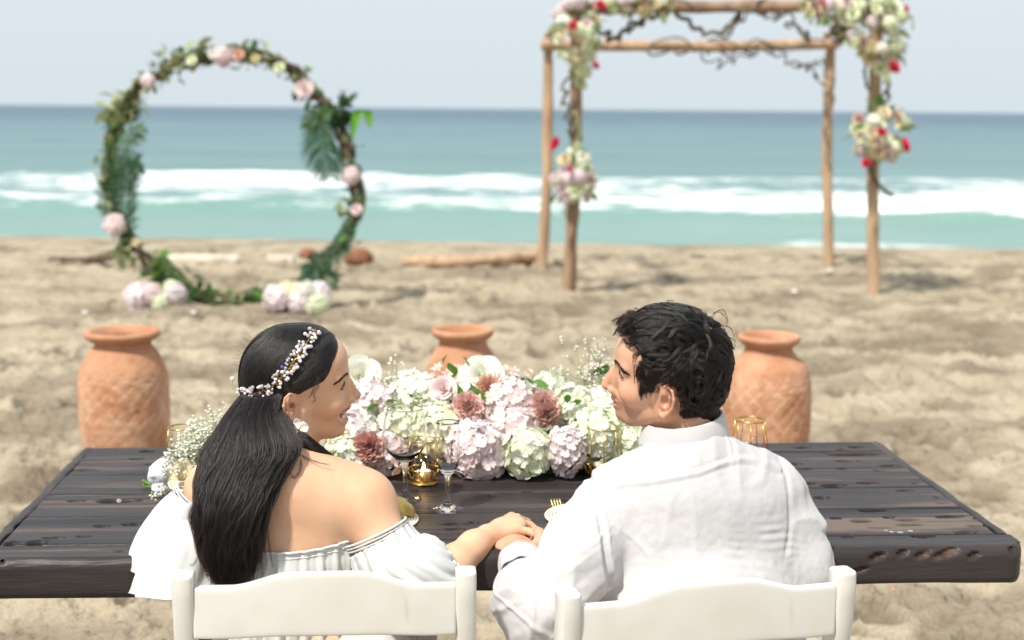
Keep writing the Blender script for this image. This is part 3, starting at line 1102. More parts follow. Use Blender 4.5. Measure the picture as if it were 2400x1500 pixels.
# pale leaf tufts along the hoop
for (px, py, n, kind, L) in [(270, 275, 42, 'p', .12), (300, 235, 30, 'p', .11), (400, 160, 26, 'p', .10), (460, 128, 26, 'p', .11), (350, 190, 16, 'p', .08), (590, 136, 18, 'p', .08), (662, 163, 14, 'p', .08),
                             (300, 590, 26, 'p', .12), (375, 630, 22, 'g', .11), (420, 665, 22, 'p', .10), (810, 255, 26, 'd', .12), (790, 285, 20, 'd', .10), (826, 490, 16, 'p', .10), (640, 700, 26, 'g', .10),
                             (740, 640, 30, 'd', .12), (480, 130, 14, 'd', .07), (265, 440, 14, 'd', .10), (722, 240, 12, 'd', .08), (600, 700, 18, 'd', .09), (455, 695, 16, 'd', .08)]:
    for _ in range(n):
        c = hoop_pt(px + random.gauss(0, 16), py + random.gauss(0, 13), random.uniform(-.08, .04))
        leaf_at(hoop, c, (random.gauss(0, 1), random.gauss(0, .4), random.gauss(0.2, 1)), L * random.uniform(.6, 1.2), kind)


for _i in range(420):
    c = C0[random.randrange(len(C0))] + np.array([random.gauss(0, .045), random.uniform(-.09, .03), random.gauss(0, .045)])
    leaf_at(hoop, c, (random.gauss(0, 1), random.gauss(0, .4), random.gauss(0, 1)), random.uniform(.035, .085), random.choice('gpdp'))


def bloom(parent, kind, mat, c, R, face=(0, -1, 0.3), seed=0, label=None):
    me = bloom_mesh(kind, mat, 1.0, seed)
    o = link(kind, me, parent, M=parent_inv(parent) @ frame_z(face, c, random.uniform(0, 6), R))
    if label: o['label'] = label
    return o


def parent_inv(p):
    return p.matrix_basis.inverted()


# the leaves above were placed by world point: bring them into the hoop's own space
_inv = parent_inv(hoop)
for o in list(COL.objects):
    if o.parent == hoop and o.name.split('.')[0] == 'leaf':
        o.matrix_basis = _inv @ o.matrix_basis
pxm = HY / F_PX
for (px, py, kind, col, r, lab) in [(270, 527, 'hydrangea', 'pink', 28, 'pale pink round bloom low on the left side'), (347, 190, 'hydrangea', 'lilac', 19, None), (522, 132, 'hydrangea', 'pink', 24, None), (560, 130, 'rose', 'peach', 13, None),
                                    (714, 210, 'rose', 'pink', 21, None), (822, 412, 'hydrangea', 'pink', 24, None), (527, 152, 'rose', 'peach', 9, None), (836, 492, 'rose', 'pink', 13, None), (500, 128, 'rose', 'white', 12, None),
                                    (655, 160, 'rose', 'green', 13, None), (600, 138, 'rose', 'yellow', 10, None), (450, 142, 'rose', 'green', 12, None), (318, 568, 'rose', 'cream', 10, None)]:
    bloom(hoop, kind, PM[col], hoop_pt(px, py, -0.09), r * .86 * pxm, seed=px % 3, label=lab)


def ground_blooms(label, lst, ctr):
    e = empty('hydrangea_bunch', atz(ctr[0], ctr[1], 0.0))
    tag(e, label, 'flower bunch', 'hydrangea bunches at the foot of the hoop')
    for k, (px, py, col, r) in enumerate(lst):
        c = at(px, py, HY - 0.28 + 0.06 * (k % 2))
        R = r * pxm
        bloom(e, 'hydrangea', PM[col], c, R, seed=k % 3)
    for _ in range(16):
        c = at(ctr[0] + random.gauss(0, 40), ctr[1] - random.uniform(0, 40), HY - 0.25)
        o = leaf_at(e, c, (random.gauss(0, 1), -0.3, random.random()), 0.11, 'g')
        o.matrix_basis = parent_inv(e) @ o.matrix_basis


ground_blooms('bunch of three lilac and pale green hydrangeas at the left foot of the hoop', [(322, 696, 'lilac', 30), (408, 690, 'lilac', 27), (375, 708, 'green', 24), (400, 672, 'green', 15), (352, 690, 'pink', 25)], (365, 728))
ground_blooms('wider bunch of lilac and cream hydrangeas at the right foot of the hoop', [(648, 700, 'lilac', 29), (690, 692, 'green', 28), (705, 712, 'lilac', 28), (745, 690, 'lilac', 29), (742, 712, 'green', 28), (672, 680, 'cream', 20), (720, 680, 'white', 20)], (700, 735))

# ================================================================ wooden arbor
arb = empty('wooden_arbor', (1.8, 13.4, 0))
tag(arb, 'open square arbor of bare wooden poles with vines and flower bunches by the sea', 'arbor')
YF, YB = 12.4, 14.4
FL0, FL1 = atz(1331, 684, 0.0), at(1352, 5, YF)
FR0, FR1 = atz(2049, 690, 0.0), at(2057, 0, YF)
BL0, BL1 = atz(1270, 628, 0.0), at(1285, 92, YB)
BR0, BR1 = atz(1945, 624, 0.0), at(1946, 92, YB + 0.2)
s_ = YF / F_PX
WP2 = pmat('bare_wood_dark', (0.34, 0.225, 0.145), (0.22, 0.135, 0.08), scale=7, rough=0.75, bump=0.6, bscale=26, stretch=(1, 1, 0.25))
for k, (a, b, r, m) in enumerate([(FL0, FL1, 14.5 * s_, WP2), (FR0, FR1, 14.5 * s_, WOOD_PALE), (BL0, BL1, 12 * s_ * 1.15, WOOD_PALE), (BR0, BR1, 13 * s_ * 1.15, WOOD_PALE)]):
    a = a - np.array([0, 0, .12])
    mid = (a + b) / 2 + np.array([random.uniform(-.03, .03), 0, 0])
    rough_log('post', [a, mid, b], r, m, arb, n=12, seg=30, wob=0.09, seed=20 + k)
# a darker bark sleeve on the front left post
rough_log('beam', [at(1322, 18, YF - .02), at(1700, 16, YF - .02), at(2090, 12, YF - .02)], 14 * s_, WP2, arb, n=12, seg=30, seed=31)
rough_log('beam', [at(1268, 104, YB - .1), at(1620, 108, YB - .05), at(1966, 103, YB + .1)], 12.5 * s_ * 1.15, WOOD_PALE, arb, n=12, seg=30, seed=32)
rough_log('beam', [FL1 + [0, -.15, -.04], BL1 + [0, .15, .04]], 11 * s_, WOOD_PALE, arb, n=10, seg=16, seed=33)
rough_log('beam', [FR1 + [0, -.15, -.04], BR1 + [0, .15, .04]], 11 * s_, WOOD_PALE, arb, n=10, seg=16, seed=34)
VG = pmat('vine_grey', (0.11, 0.105, 0.075), (0.18, 0.16, 0.11), scale=15, rough=0.85)


def vine(pts, Y, r=0.012, curl=0.05, seed=0, n=60):
    g = np.random.default_rng(seed)
    P = spline([at(x, y, Y) for x, y in pts], n)
    t = np.linspace(0, 1, n)
    P[:, 2] += curl * np.sin(t * 37 + seed) * np.convolve(g.random(n), np.ones(9) / 9, 'same')
    P[:, 0] += curl * np.cos(t * 31 + seed) * np.convolve(g.random(n), np.ones(9) / 9, 'same')
    P[:, 1] += curl * np.sin(t * 25) * 0.6
    link('vine', new_mesh('vine', *g_tube(P, r, 6), VG), arb, world=True)


vine([(1400, 60), (1440, 92), (1480, 62), (1540, 30)], YF, .02, .05, 1)
vine([(1470, 70), (1520, 40), (1560, 25)], YF, .014, .06, 2)
vine([(1585, 30), (1625, 60), (1655, 78), (1700, 72), (1740, 30), (1770, 18)], YF, .020, .03, 3)
vine([(1700, 80), (1720, 50), (1760, 25), (1800, 12)], YF, .010, .10, 4)
vine([(1780, 28), (1830, 38), (1870, 70), (1900, 92)], YF, .011, .09, 5)
vine([(1500, 118), (1560, 124), (1640, 118), (1690, 126), (1760, 122), (1800, 112)], YB, .012, .06, 6)
vine([(1640, 122), (1690, 150), (1730, 138), (1790, 118), (1840, 112)], YB, .009, .08, 7)
vine([(1810, 115), (1860, 150), (1900, 165), (1930, 200)], YB, .010, .07, 8)
vine([(1860, 150), (1900, 155), (1925, 140)], YB, .008, .05, 9)
vine([(1300, 108), (1400, 95), (1480, 108), (1560, 98), (1650, 110), (1740, 98), (1830, 106), (1940, 96)], YB - .1, .010, .10, 10, 90)
vine([(1345, 12), (1450, 22), (1560, 8), (1700, 24), (1820, 8), (1960, 22)], YF - .08, .012, .08, 11, 90)
vine([(1328, 180), (1322, 240), (1334, 300), (1348, 360)], YF - .05, .013, .05, 12)
vine([(1350, 240), (1338, 290), (1360, 330), (1340, 400)], YF - .08, .012, .04, 13)
vine([(2035, 110), (2026, 170), (2034, 210)], YF - .05, .012, .02, 14)
vine([(2072, 150), (2080, 200), (2070, 250), (2062, 300)], YF - .06, .016, .05, 15)
vine([(2034, 370), (2046, 410), (2064, 440), (2094, 458)], YF - .07, .018, .02, 16)
vine([(1950, 60), (1975, 90), (1996, 70)], YF - .02, .022, .06, 17)
vine([(1962, 30), (1980, 75), (1974, 96)], YF - .02, .022, .04, 18)
vine([(1940, 150), (1950, 220), (1936, 300), (1944, 400)], YB - .15, .011, .05, 19)


def cluster(label, box, n, Y, reds, weights, leaves, tails=(), Lr=(11, 17), grp='flower bunches tied to the arbor', thick=0.26, poly=None):
    """a tied bunch: blooms spread over an uneven ellipsoid"""
    cx, cy, hw, hh = box
    e = empty('flower_bunch', at(cx, cy, Y))
    tag(e, label, 'flower bunch', grp)
    s = Y / F_PX
    kinds = list(weights.keys()); wts = list(weights.values())
    for k in range(n):
        while True:
            u, v, w = random.uniform(-1, 1), random.uniform(-1, 1), random.uniform(-1, 1)
            if u * u + v * v + w * w < 1: break
        q = (u * u + v * v + w * w) ** .5
        u, v, w = [c / q * (0.55 + 0.45 * q) for c in (u, v, w)]
        x, y = cx + u * hw, cy + v * hh
        if poly: x, y = poly(u, v)
        kd, col = random.choices(kinds, wts)[0]
        R = random.uniform(*Lr) * .86 * s * (1.25 if kd == 'hydrangea' else 1)
        bloom(e, kd, PM[col], at(x, y, Y + w * thick), R, face=(u, -1 + 0.5 * w, -v * 0.7 + 0.2), seed=random.randint(0, 2))
    for (x, y, r, el) in reds:
        c = at(x, y, Y - thick - .03)
        bloom(e, 'carnation', PM['red'], c, r * s, face=(el, -0.5, 0.35), seed=1, label='bright red bloom')
    for k in range(leaves):
        a = random.uniform(0, 2 * PI); q = random.uniform(.4, 1.05)
        x, y = (cx + math.cos(a) * hw * q, cy + math.sin(a) * hh * q) if not poly else poly(math.cos(a) * q, math.sin(a) * q)
        o = leaf_at(e, at(x, y, Y + random.uniform(-thick, thick * .6)), (math.cos(a), random.uniform(-.6, .2), -math.sin(a)), random.uniform(.06, .13), random.choice('gpppp'))
        o.matrix_basis = parent_inv(e) @ o.matrix_basis
    for (pts) in tails:
        P = spline([at(x, y, Y - .1) for x, y in pts], 12)
        link('twig', new_mesh('twig', *g_tube(P, .008, 5), GYP_S), e, world=True)
    return e


W1 = {('rose', 'green'): 3, ('rose', 'cream'): 3, ('hydrangea', 'green'): 3, ('hydrangea', 'white'): 2, ('hydrangea', 'lilac'): 1.6, ('rose', 'pink'): 1, ('lily', 'yellow'): 1.5, ('carnation', 'blush'): .6}
cluster('hanging bunch at the top of the front left arbor post with red blooms', (1352, 75, 52, 108), 46, YF - .18, [(1407, 16, 13, .2), (1345, 62, 12, -.4), (1394, 154, 10, .5)], W1, 46,
        poly=lambda u, v: (1352 + (u * (50 - 26 * max(v, 0))) + 10 * v, 78 + v * 112))
cluster('cream and green blooms along the beam beside the front left corner', (1500, 8, 75, 24), 18, YF - .12, [], W1, 26, Lr=(9, 14), thick=.14)
cluster('round bunch with a red bloom tied halfway up the front left post', (1342, 420, 46, 62), 34, YF - .22, [(1306, 338, 16, -.9), (1336, 398, 8, 0)], {**W1, ('hydrangea', 'lilac'): 3, ('rose', 'pink'): 3}, 30, [[(1352, 330), (1358, 300), (1345, 260)]])
cluster('large corner bunch at the top of the front right arbor post', (2062, 60, 68, 105), 62, YF - .18, [(2092, 160, 16, .3), (2120, 22, 10, .8)], W1, 60, [[(2110, 60), (2135, 40), (2140, 70)], [(2100, 30), (2130, 15)]],
        poly=lambda u, v: (2050 + 20 * v + (u * (78 - 44 * max(v, 0))), 58 + v * 112))
cluster('cream blooms along the beam beside the front right corner', (1940, 18, 62, 30), 24, YF - .12, [(1928, 6, 7, 0)], W1, 22, Lr=(10, 16), thick=.14)
cluster('full bunch with red blooms tied at mid height on the front right post', (2064, 312, 60, 62), 44, YF - .22, [(2066, 312, 12, 0), (2116, 342, 17, .8), (2032, 384, 12, -.4)], W1, 36, [[(2120, 300), (2140, 285)], [(2000, 300), (1990, 318)], [(2046, 250), (2030, 232)]])
# ================================================================ table
TW, TD, TH, TZ = 2.045, 0.905, 0.077, 0.74
T_ROT = math.radians(3.9)
TM = TRS((-0.026, 3.100, 0), T_ROT)
TMi = np.array(TM.inverted())


def t_local(p):
    return (TMi @ np.array([p[0], p[1], p[2], 1.0]))[:3]


WOODT = pmat('table_wood', (0.022, 0.018, 0.019), (0.040, 0.033, 0.033), scale=3.0, rough=0.36, spec=0.28, bump=0.8, bscale=30, stretch=(0.5, 4.5, 4.5), detail=9, lo=0.35, hi=0.65, bdist=0.002)
attr_mix(WOODT, 'wear', (0.155, 0.118, 0.098))
attr_mix(WOODT, 'pit', (0.007, 0.004, 0.004))  # shade of the gouge depth, painted in as near-black
attr_mix(WOODT, 'rawpit', (0.17, 0.085, 0.04))
# roughness follows the wear of the varnish
_n, _l = WOODT.node_tree.nodes, WOODT.node_tree.links
_a = _n.new('ShaderNodeAttribute'); _a.attribute_name = 'wear'
_r = _n.new('ShaderNodeMapRange'); _r.inputs['To Min'].default_value = 0.40; _r.inputs['To Max'].default_value = 0.75
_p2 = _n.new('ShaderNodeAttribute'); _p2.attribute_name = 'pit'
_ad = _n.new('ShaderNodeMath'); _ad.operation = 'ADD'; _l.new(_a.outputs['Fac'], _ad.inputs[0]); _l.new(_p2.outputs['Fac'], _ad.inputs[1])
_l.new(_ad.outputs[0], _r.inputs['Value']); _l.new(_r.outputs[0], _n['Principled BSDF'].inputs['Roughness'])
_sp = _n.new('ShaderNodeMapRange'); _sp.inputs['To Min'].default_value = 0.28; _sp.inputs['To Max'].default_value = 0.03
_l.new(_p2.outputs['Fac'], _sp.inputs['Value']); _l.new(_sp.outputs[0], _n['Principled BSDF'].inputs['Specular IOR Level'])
table = empty('wooden_table', M=TM)
tag(table, 'dark weathered plank table with oval slots and rounded edges on the sand', 'table')

# slots, in photo pixels (x, y, half length, half height): unprojected onto the table top
SLOTS = [(345, 1058, 16, 2.2), (320, 1074, 18, 2.6), (355, 1087, 16, 2), (205, 1100, 36, 2.4), (277, 1175, 52, 4.5), (180, 1175, 20, 2), (315, 1230, 28, 2.4), (240, 1234, 18, 2), (130, 1262, 26, 2.4), (198, 1258, 16, 1.8),
         (88, 1273, 23, 4.2), (28, 1275, 12, 4), (282, 1292, 12, 1.6), (295, 1048, 14, 1.6),
         (1865, 1086, 14, 2.2), (1888, 1099, 16, 2.2), (1973, 1098, 17, 2), (1985, 1079, 27, 2.2), (2085, 1091, 22, 2.2), (2060, 1103, 12, 1.6), (1880, 1050, 20, 1.6), (2005, 1049, 18, 2), (1975, 1054, 12, 1.8), (2000, 1065, 62, 2.6),
         (1955, 1139, 30, 3.4), (2033, 1132, 24, 2.2), (1926, 1166, 18, 3.4), (2045, 1196, 32, 3.6), (2019, 1220, 26, 4.2), (2083, 1213, 14, 2.4), (2127, 1218, 31, 3.2), (2135, 1230, 35, 3.0), (2224, 1213, 33, 2.6),
         (2065, 1237, 28, 2.6), (1986, 1256, 17, 2.8), (2165, 1256, 28, 3.6), (2263, 1248, 25, 4.0), (2290, 1233, 24, 2.2), (2290, 1216, 12, 2.6), (2144, 1133, 8, 1.4), (2193, 1166, 4, 1.2),
         (1238, 1151, 14, 2.2), (1065, 1230, 30, 2), (1062, 1229, 10, 3), (1110, 1226, 10, 2.6), (1066, 1242, 24, 2.2), (1330, 1173, 10, 3), (1150, 1163, 6, 3.2), (1300, 1235, 9, 4), (700, 1150, 20, 2), (1290, 1262, 8, 3), (1930, 1060, 10, 1.6),
         (2120, 1150, 20, 1.6), (1900, 1135, 12, 2), (1960, 1215, 14, 2), (2210, 1180, 14, 1.6)]
PITS = []
for x, y, hl, hh in SLOTS:
    c = t_local(atz(x, y, TZ)); e1 = t_local(atz(x + hl, y, TZ)); e2 = t_local(atz(x, y + hh, TZ))
    PITS.append((c[0], c[1], abs(e1[0] - c[0]), max(0.0052, abs(e2[1] - c[1]))))
# gouges on the front face: (x, y, half length, half height, raw)
FR = [(2058, 1306, 20, 10, .7), (2117, 1300, 13, 8, .7), (2164, 1303, 18, 10, .9), (2218, 1300, 30, 11, 1), (2283, 1303, 16, 8, .6), (2013, 1337, 22, 8, 1), (2376, 1292, 8, 10, .5), (45, 1307, 26, 8, .35), (302, 1305, 14, 7, 0), (1, 1322, 5, 6, 0)]
FP = []
for x, y, hl, hh, raw in FR:
    d = atz(x, y, 0.0) - CAM
    Ci = t_local(CAM); D = TMi[:3, :3] @ d
    tt = (-TD / 2 - Ci[1]) / D[1]
    q = Ci + D * tt
    FP.append((q[0], q[2], 1.2 * hl * 2.68 / F_PX, .8 * hh * 2.68 / F_PX, raw))
ZB = [-0.4525, -0.36, -0.17, 0.005, 0.18, 0.35, 0.4525]
END = 0.028


def plank(y0, y1, front, seed):
    g = np.random.default_rng(seed)
    x0, x1 = -TW / 2 + END + 0.001, TW / 2 - END - 0.001
    if front: x0, x1 = -TW / 2, TW / 2
    nx = int((x1 - x0) / 0.0055)
    xs = np.linspace(x0, x1, nx)
    w = y1 - y0
    if front:
        sec = [(y1, -TH + .02)] + [(y1, -.006), (y1 - .002, -.0015), (y1 - .005, 0)] + [(y, 0) for y in np.linspace(y1 - .008, y0 + .026, 12)]
        sec += [(y0 + .022 - .022 * math.sin(a), -.022 + .022 * math.cos(a)) for a in np.linspace(0.15, PI / 2, 7)]
        sec += [(y0, z) for z in np.linspace(-.027, -TH + .012, 12)] + [(y0 + .006, -TH + .003), (y0 + .02, -TH), (y1 - .02, -TH)]
    else:
        ny = int(w / 0.0045)
        sec = [(y1 - .001, -.045), (y1 - .001, -.006), (y1 - .0025, -.0015), (y1 - .006, 0)] + [(y, 0) for y in np.linspace(y1 - .009, y0 + .009, ny)]
        sec += [(y0 + .006, 0), (y0 + .0025, -.0015), (y0 + .001, -.006), (y0 + .001, -.045)]
    sec = np.array(sec)
    ns = len(sec)
    X = np.repeat(xs[None, :], ns, 0); Yy = np.repeat(sec[:, :1], nx, 1); Z = np.repeat(sec[:, 1:], nx, 1) + TZ
    top = (np.abs(sec[:, 1]) < 1e-6)[:, None] * np.ones_like(X)
    P = np.stack([X, Yy, Z], -1)
    pit = np.zeros_like(X); raw = np.zeros_like(X)
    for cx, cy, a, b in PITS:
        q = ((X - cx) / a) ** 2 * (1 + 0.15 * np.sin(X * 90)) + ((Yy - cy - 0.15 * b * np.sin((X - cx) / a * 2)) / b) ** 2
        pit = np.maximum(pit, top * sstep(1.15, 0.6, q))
    Z -= 0.016 * pit
    if front:
        fr = ((sec[:, 0] < y0 + .012) & (sec[:, 1] > -TH + .006))[:, None] * np.ones_like(X)
        for cx, cz, a, b, rw in FP:
            dx, dz = X - cx, Z - cz
            sk = dz - dx * 0.28
            q = (dx / a) ** 2 + (sk / b) ** 2
            p = fr * sstep(1.3, 0.3, q)
            Yy = Yy + 0.010 * p
            raw = np.maximum(raw, p * rw * 0.5 * (0.55 + 0.6 * vnoise(P, 60, cx + 2)))
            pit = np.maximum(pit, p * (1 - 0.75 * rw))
        # uneven, worn lower lip and ends
        Yy = Yy + 0.006 * fbm(P * np.array([1, .2, .2]), 5, 3, 3.0) * fr
        Z = Z + 0.008 * fbm(P * np.array([1, .2, .2]), 3, 3, 6.0) * (sec[:, 1] < -.06)[:, None]
        ex = np.clip((np.abs(X) - (TW / 2 - .03)) / .03, 0, 1)
        Yy = Yy + 0.03 * ex ** 2 * (sec[:, 0] < y0 + .03)[:, None]
    Z = Z + (0.0012 * vnoise(P * np.array([.6, 3, 1]), 7, seed) + 0.0006 * vnoise(P * np.array([.25, 8, 1]), 24, seed + 3)) * top + g.uniform(-.0012, .0008)
    V = np.stack([X, Yy, Z], -1).reshape(-1, 3)
    i = (np.arange(nx - 1)[None, :] + np.arange(ns - 1)[:, None] * nx).ravel()
    Fc = np.stack([i, i + 1, i + 1 + nx, i + nx], 1)
    me = new_mesh('plank', V, Fc, WOODT)
    w_ = fbm(P * np.array([0.22, 3.6, 1]), 7.0, 6, seed * 1.7, .62)
    right = 0.62 + 0.35 * sstep(0.2, 0.8, X) + 0.15 * np.exp(-((X + .7) / .3) ** 2)
    wear = np.clip(sstep(0.0, 0.85, w_) * right * (top > 0) + 0.25 * sstep(.5, 1, w_), 0, 1) * (1 - pit) * g.uniform(.55, 1.0)
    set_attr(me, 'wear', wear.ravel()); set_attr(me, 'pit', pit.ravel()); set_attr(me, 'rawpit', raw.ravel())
    link('plank', me, table)


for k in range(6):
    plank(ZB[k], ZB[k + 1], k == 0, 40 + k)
for sx in (-1, 1):   # end strips
    y0, y1 = ZB[1] + 0.001, ZB[-1]
    ys_ = np.linspace(y0, y1, 120)
    x_in, x_out = sx * (TW / 2 - END), sx * TW / 2
    sec = [(x_in, -.04), (x_in, -.006), (x_in + sx * .003, -.001), (x_in + sx * .006, 0), (x_in + sx * .012, 0.0005), (x_out - sx * .009, 0), (x_out - sx * .003, -.003), (x_out, -.010), (x_out, -.05), (x_out - sx * .004, -TH + .01), (x_out - sx * .01, -TH)]
    V = []
    for (x, z) in sec:
        for y in ys_:
            n_ = float(vnoise(np.array([[0, y, 0]]), 9, sx + 4)[0]) + 0.6 * float(vnoise(np.array([[0, y, 0]]), 31, sx + 9)[0])
            wv = 0.0035 * n_ * (1 if abs(x - x_in) < .004 or abs(x - x_out) < .004 else 0.3)
            V.append((x + wv, y, TZ + z))
    n_ = len(ys_)
    i = (np.arange(n_ - 1)[None, :] + np.arange(len(sec) - 1)[:, None] * n_).ravel()
    Fc = np.stack([i, i + 1, i + 1 + n_, i + n_], 1)
    if sx < 0: Fc = Fc[:, ::-1]
    me = new_mesh('end_strip', V, Fc, WOODT)
    V = np.array(V)
    set_attr(me, 'wear', np.clip(fbm(V * np.array([3, .5, 1]), 9, 3, 2) * .8, 0, .6)); set_attr(me, 'pit', np.zeros(len(V))); set_attr(me, 'rawpit', np.zeros(len(V)))
    link('end_strip', me, table)
# under-frame and slanting legs
LEGM = pmat('leg_dark', (0.035, 0.022, 0.020), (0.055, 0.035, 0.03), scale=5, rough=0.55, stretch=(1, 1, .3), bump=0.3)
link('underframe', MB().addM(*g_rbox(1.5, 0.62, 0.05, .005), TRS((0, 0.02, TZ - TH - .026))).mesh('underframe', LEGM, False), table)


def bar(a, b, w, d, mat, name, parent, world=False, taper=1.0, bev=0.004):
    a, b = Vector([float(q) for q in a]), Vector([float(q) for q in b])
    L = (b - a).length
    V, Fc = g_rbox(w, d, L, bev)
    V = V.copy(); V[:, :2] *= np.where(V[:, 2:] < 0, 1.0, taper)
    q = (b - a).to_track_quat('Z', 'Y').to_matrix().to_4x4()
    # keep the section square to the world axes
    M = Matrix.Translation((a + b) / 2) @ q
    mb = MB().addM(V, Fc, M)
    return link(name, mb.mesh(name, mat, False), parent, world=world)


for sx in (-1, 1):
    for yy in (-0.26, 0.26):
        a = Vector((-.64 if sx < 0 else .62, yy, TZ - TH - 0.05)); b = Vector((sx * 0.46, yy * 1.15, -0.03))
        bar(a, b, 0.036, 0.045, LEGM, 'leg', table, taper=.75)

# a bead of glass and water drops on the top
DROP = pmat('water_drop', (0.9, 0.9, 0.9), rough=0.05, spec=0.8, trans=0.7, ior=1.33)
for k, (x, y, r, t) in enumerate([(279, 1178, .0058, 'clear bead in the long split of the left table boards'), (2077, 1244, .005, 'first clear round spot in the row on the right table boards'), (2090, 1247, .0055, 'second clear round spot in the row on the right table boards'),
                                  (2110, 1248, .007, 'largest clear round spot in the row on the right table boards'), (2134, 1245, .006, 'last clear round spot in the row on the right table boards')]):
    V, Fc = g_sphere(14, 6, (r, r, r * (.8 if k == 0 else .16)))
    o = link('drop', new_mesh('drop', V, Fc, DROP)); p = atz(x, y, TZ); o.location = (p[0], p[1], TZ + (.004 if k == 0 else .0006)); tag(o, t, 'drop', 'water drops')

# ================================================================ chairs
RESIN = pmat('white_resin', (0.68, 0.66, 0.615), (0.60, 0.575, 0.525), scale=9, rough=0.38, spec=0.5, bump=0.10, bscale=14, lo=0.45, hi=0.85, detail=7, bdist=0.004)
attr_mix(RESIN, 'smudge', (0.52, 0.43, 0.33))


def chair(c, rot, W, label, seed):
    e = empty('folding_chair', M=TRS(c, rot))
    tag(e, label, 'chair', 'white folding chairs at the table')
    pw, pd = 0.036, 0.046
    g = np.random.default_rng(seed)
    def smudge(me, amt=0.3):
        V = mverts(me)
        s = sstep(0.25, 1.0, fbm(V, 14, 4, seed)) * amt
        spots = np.zeros(len(V))
        set_attr(me, 'smudge', np.clip(s + spots, 0, 1))
    for sx in (-1, 1):
        x = sx * (W / 2 - pw / 2)
        # a bent rail: section w x d swept along the side profile, rounded at the top
        path = np.array([(0.000, .782), (0.0, .74), (.012, .66), (.04, .56), (.09, .46), (.20, .30), (.33, .13), (.43, -.02)])
        P = spline([(0, a, b) for a, b in path], 46)
        T = np.gradient(P, axis=0); T /= np.linalg.norm(T, axis=1)[:, None]
        V, Fc = [], []
        bv = .006
        for k in range(len(P)):
            nrm = np.array([0, -T[k][2], T[k][1]])
            if nrm[1] > 0: nrm = -nrm
            for (a, b) in [(-1, -1), (1, -1), (1, 1), (-1, 1)]:
                for (da, db) in ([(-1, -1), (-1, -1)],):
                    pass
                ax, bx = a * pw / 2, b * pd / 2
                pts2 = [(ax - a * 0, bx - b * bv), (ax - a * bv, bx)] if (a * b > 0) else [(ax - a * bv, bx), (ax, bx - b * bv)]
                for (u_, v_) in pts2:
                    V.append(np.array([x + u_, P[k][1], P[k][2]]) + nrm * v_)
        n = 8
        # rounded crown on the top end
        ctr = P[0]
        rows = []
        for t in np.linspace(0.12, 1, 7):
            f = math.cos(t * PI / 2) if t < 1 else 0.0
            h = 0.007 * math.sin(t * PI / 2)
            rows.append([np.array([x + (V[i][0] - x) * (1 - .45 * t ** 3 if t < 1 else .5), ctr[1] + (V[i][1] - ctr[1]) * max(f, .0) ** .5 * 1.0, ctr[2] + h]) for i in range(n)])
        V = [q for r in rows[::-1] for q in r] + V
        m = len(V) // n
        for k in range(m - 1):
            for i in range(n):
                a = k * n + i; b = k * n + (i + 1) % n
                Fc.append((a, b, b + n, a + n))
        Fc.append(tuple(range(n))[::-1]); Fc.append(tuple(range((m - 1) * n, m * n)))
        me = new_mesh('frame_rail', V, Fc, RESIN)
        me.polygons.foreach_set('use_smooth', np.ones(len(me.polygons), dtype=bool))
        smudge(me, .25)
        link('frame_rail', me, e)
        bar((x - sx * .036, .33, .43), (x - sx * .036, -.06, -.02), .028, .04, RESIN, 'rear_leg', e)
    # crest slat, slightly dished, with the wavy top
    Wi = W - 2 * pw + .002
    def bump(u): return sstep(-.72, -.24, u) * sstep(.72, .24, u)
    nu = 90
    V = []
    us = np.linspace(-1, 1, nu)
    sec = []
    th = .021
    for k in range(26):
        a = 2 * PI * k / 26
        sec.append((math.copysign(abs(math.cos(a)) ** .22, math.cos(a)), math.copysign(abs(math.sin(a)) ** .22, math.sin(a))))
    for u in us:
        zt = .768 + .023 * float(bump(np.array(u))) - .004 * u * u; zb = .671 + .006 * float(bump(np.array(u * 0.8)))
        yc = .012 * (u * u - 1) * 1.0 - .004
        for (a, b) in sec:
            V.append((u * Wi / 2, yc + a * th / 2 + (.012 if b < 0 else 0) * 0, (zt + zb) / 2 + b * (zt - zb) / 2))
    n = 26
    Fc = []
    for k in range(nu - 1):
        for i in range(n):
            a = k * n + i; b = k * n + (i + 1) % n
            Fc.append((a, a + n, b + n, b))
    Fc.append(tuple(range(n))); Fc.append(tuple(range((nu - 1) * n, nu * n))[::-1])
    me = new_mesh('back_slat', V, Fc, RESIN)
    Vn = mverts(me)
    s = sstep(0.35, 1.1, fbm(Vn, 11, 4, seed + 3)) * .22
    for (ux, uz, r, st) in ((.12, .752, .0022, .9), (.78, .735, .0045, .7), (.62, .720, .004, .5), (-.5, .74, .02, .12), (.1, .73, .05, .24), (-.2, .70, .03, .16), (.45, .69, .025, .18)):
        s = s + st * np.exp(-(((Vn[:, 0] - ux * Wi / 2) ** 2 + (Vn[:, 2] - uz) ** 2) / r ** 2))
    set_attr(me, 'smudge', np.clip(s, 0, 1))
    link('back_slat', me, e)
    me = MB().addM(*g_rbox(W - .1, .40, .032, .010), TRS((0, .27, .435), rx=.03)).mesh('seat', RESIN, False)
    smudge(me); link('seat', me, e)
    for yy, zz in ((.385, .08), (-.02, .075)):
        me = MB().addM(*g_rbox(W - .09, .022, .03, .004), TRS((0, yy if yy > 0 else .03, zz))).mesh('stretcher', RESIN, False)
        smudge(me); link('stretcher', me, e)
    return e


chair((-0.3225, 2.397, 0), math.radians(4), .527, 'white folding chair with wavy back rail behind the woman', 3)
chair((0.3445, 2.365, 0), math.radians(15), .545, 'turned white folding chair with scuffed back rail behind the man', 8)

# ================================================================ flower centrepiece
cp = empty('flower_centrepiece', (-0.10, 3.36, TZ))
tag(cp, 'long low centrepiece of white, pink and lilac flowers across the table', 'flower arrangement')
cpi = np.array([-0.10, 3.36, TZ])
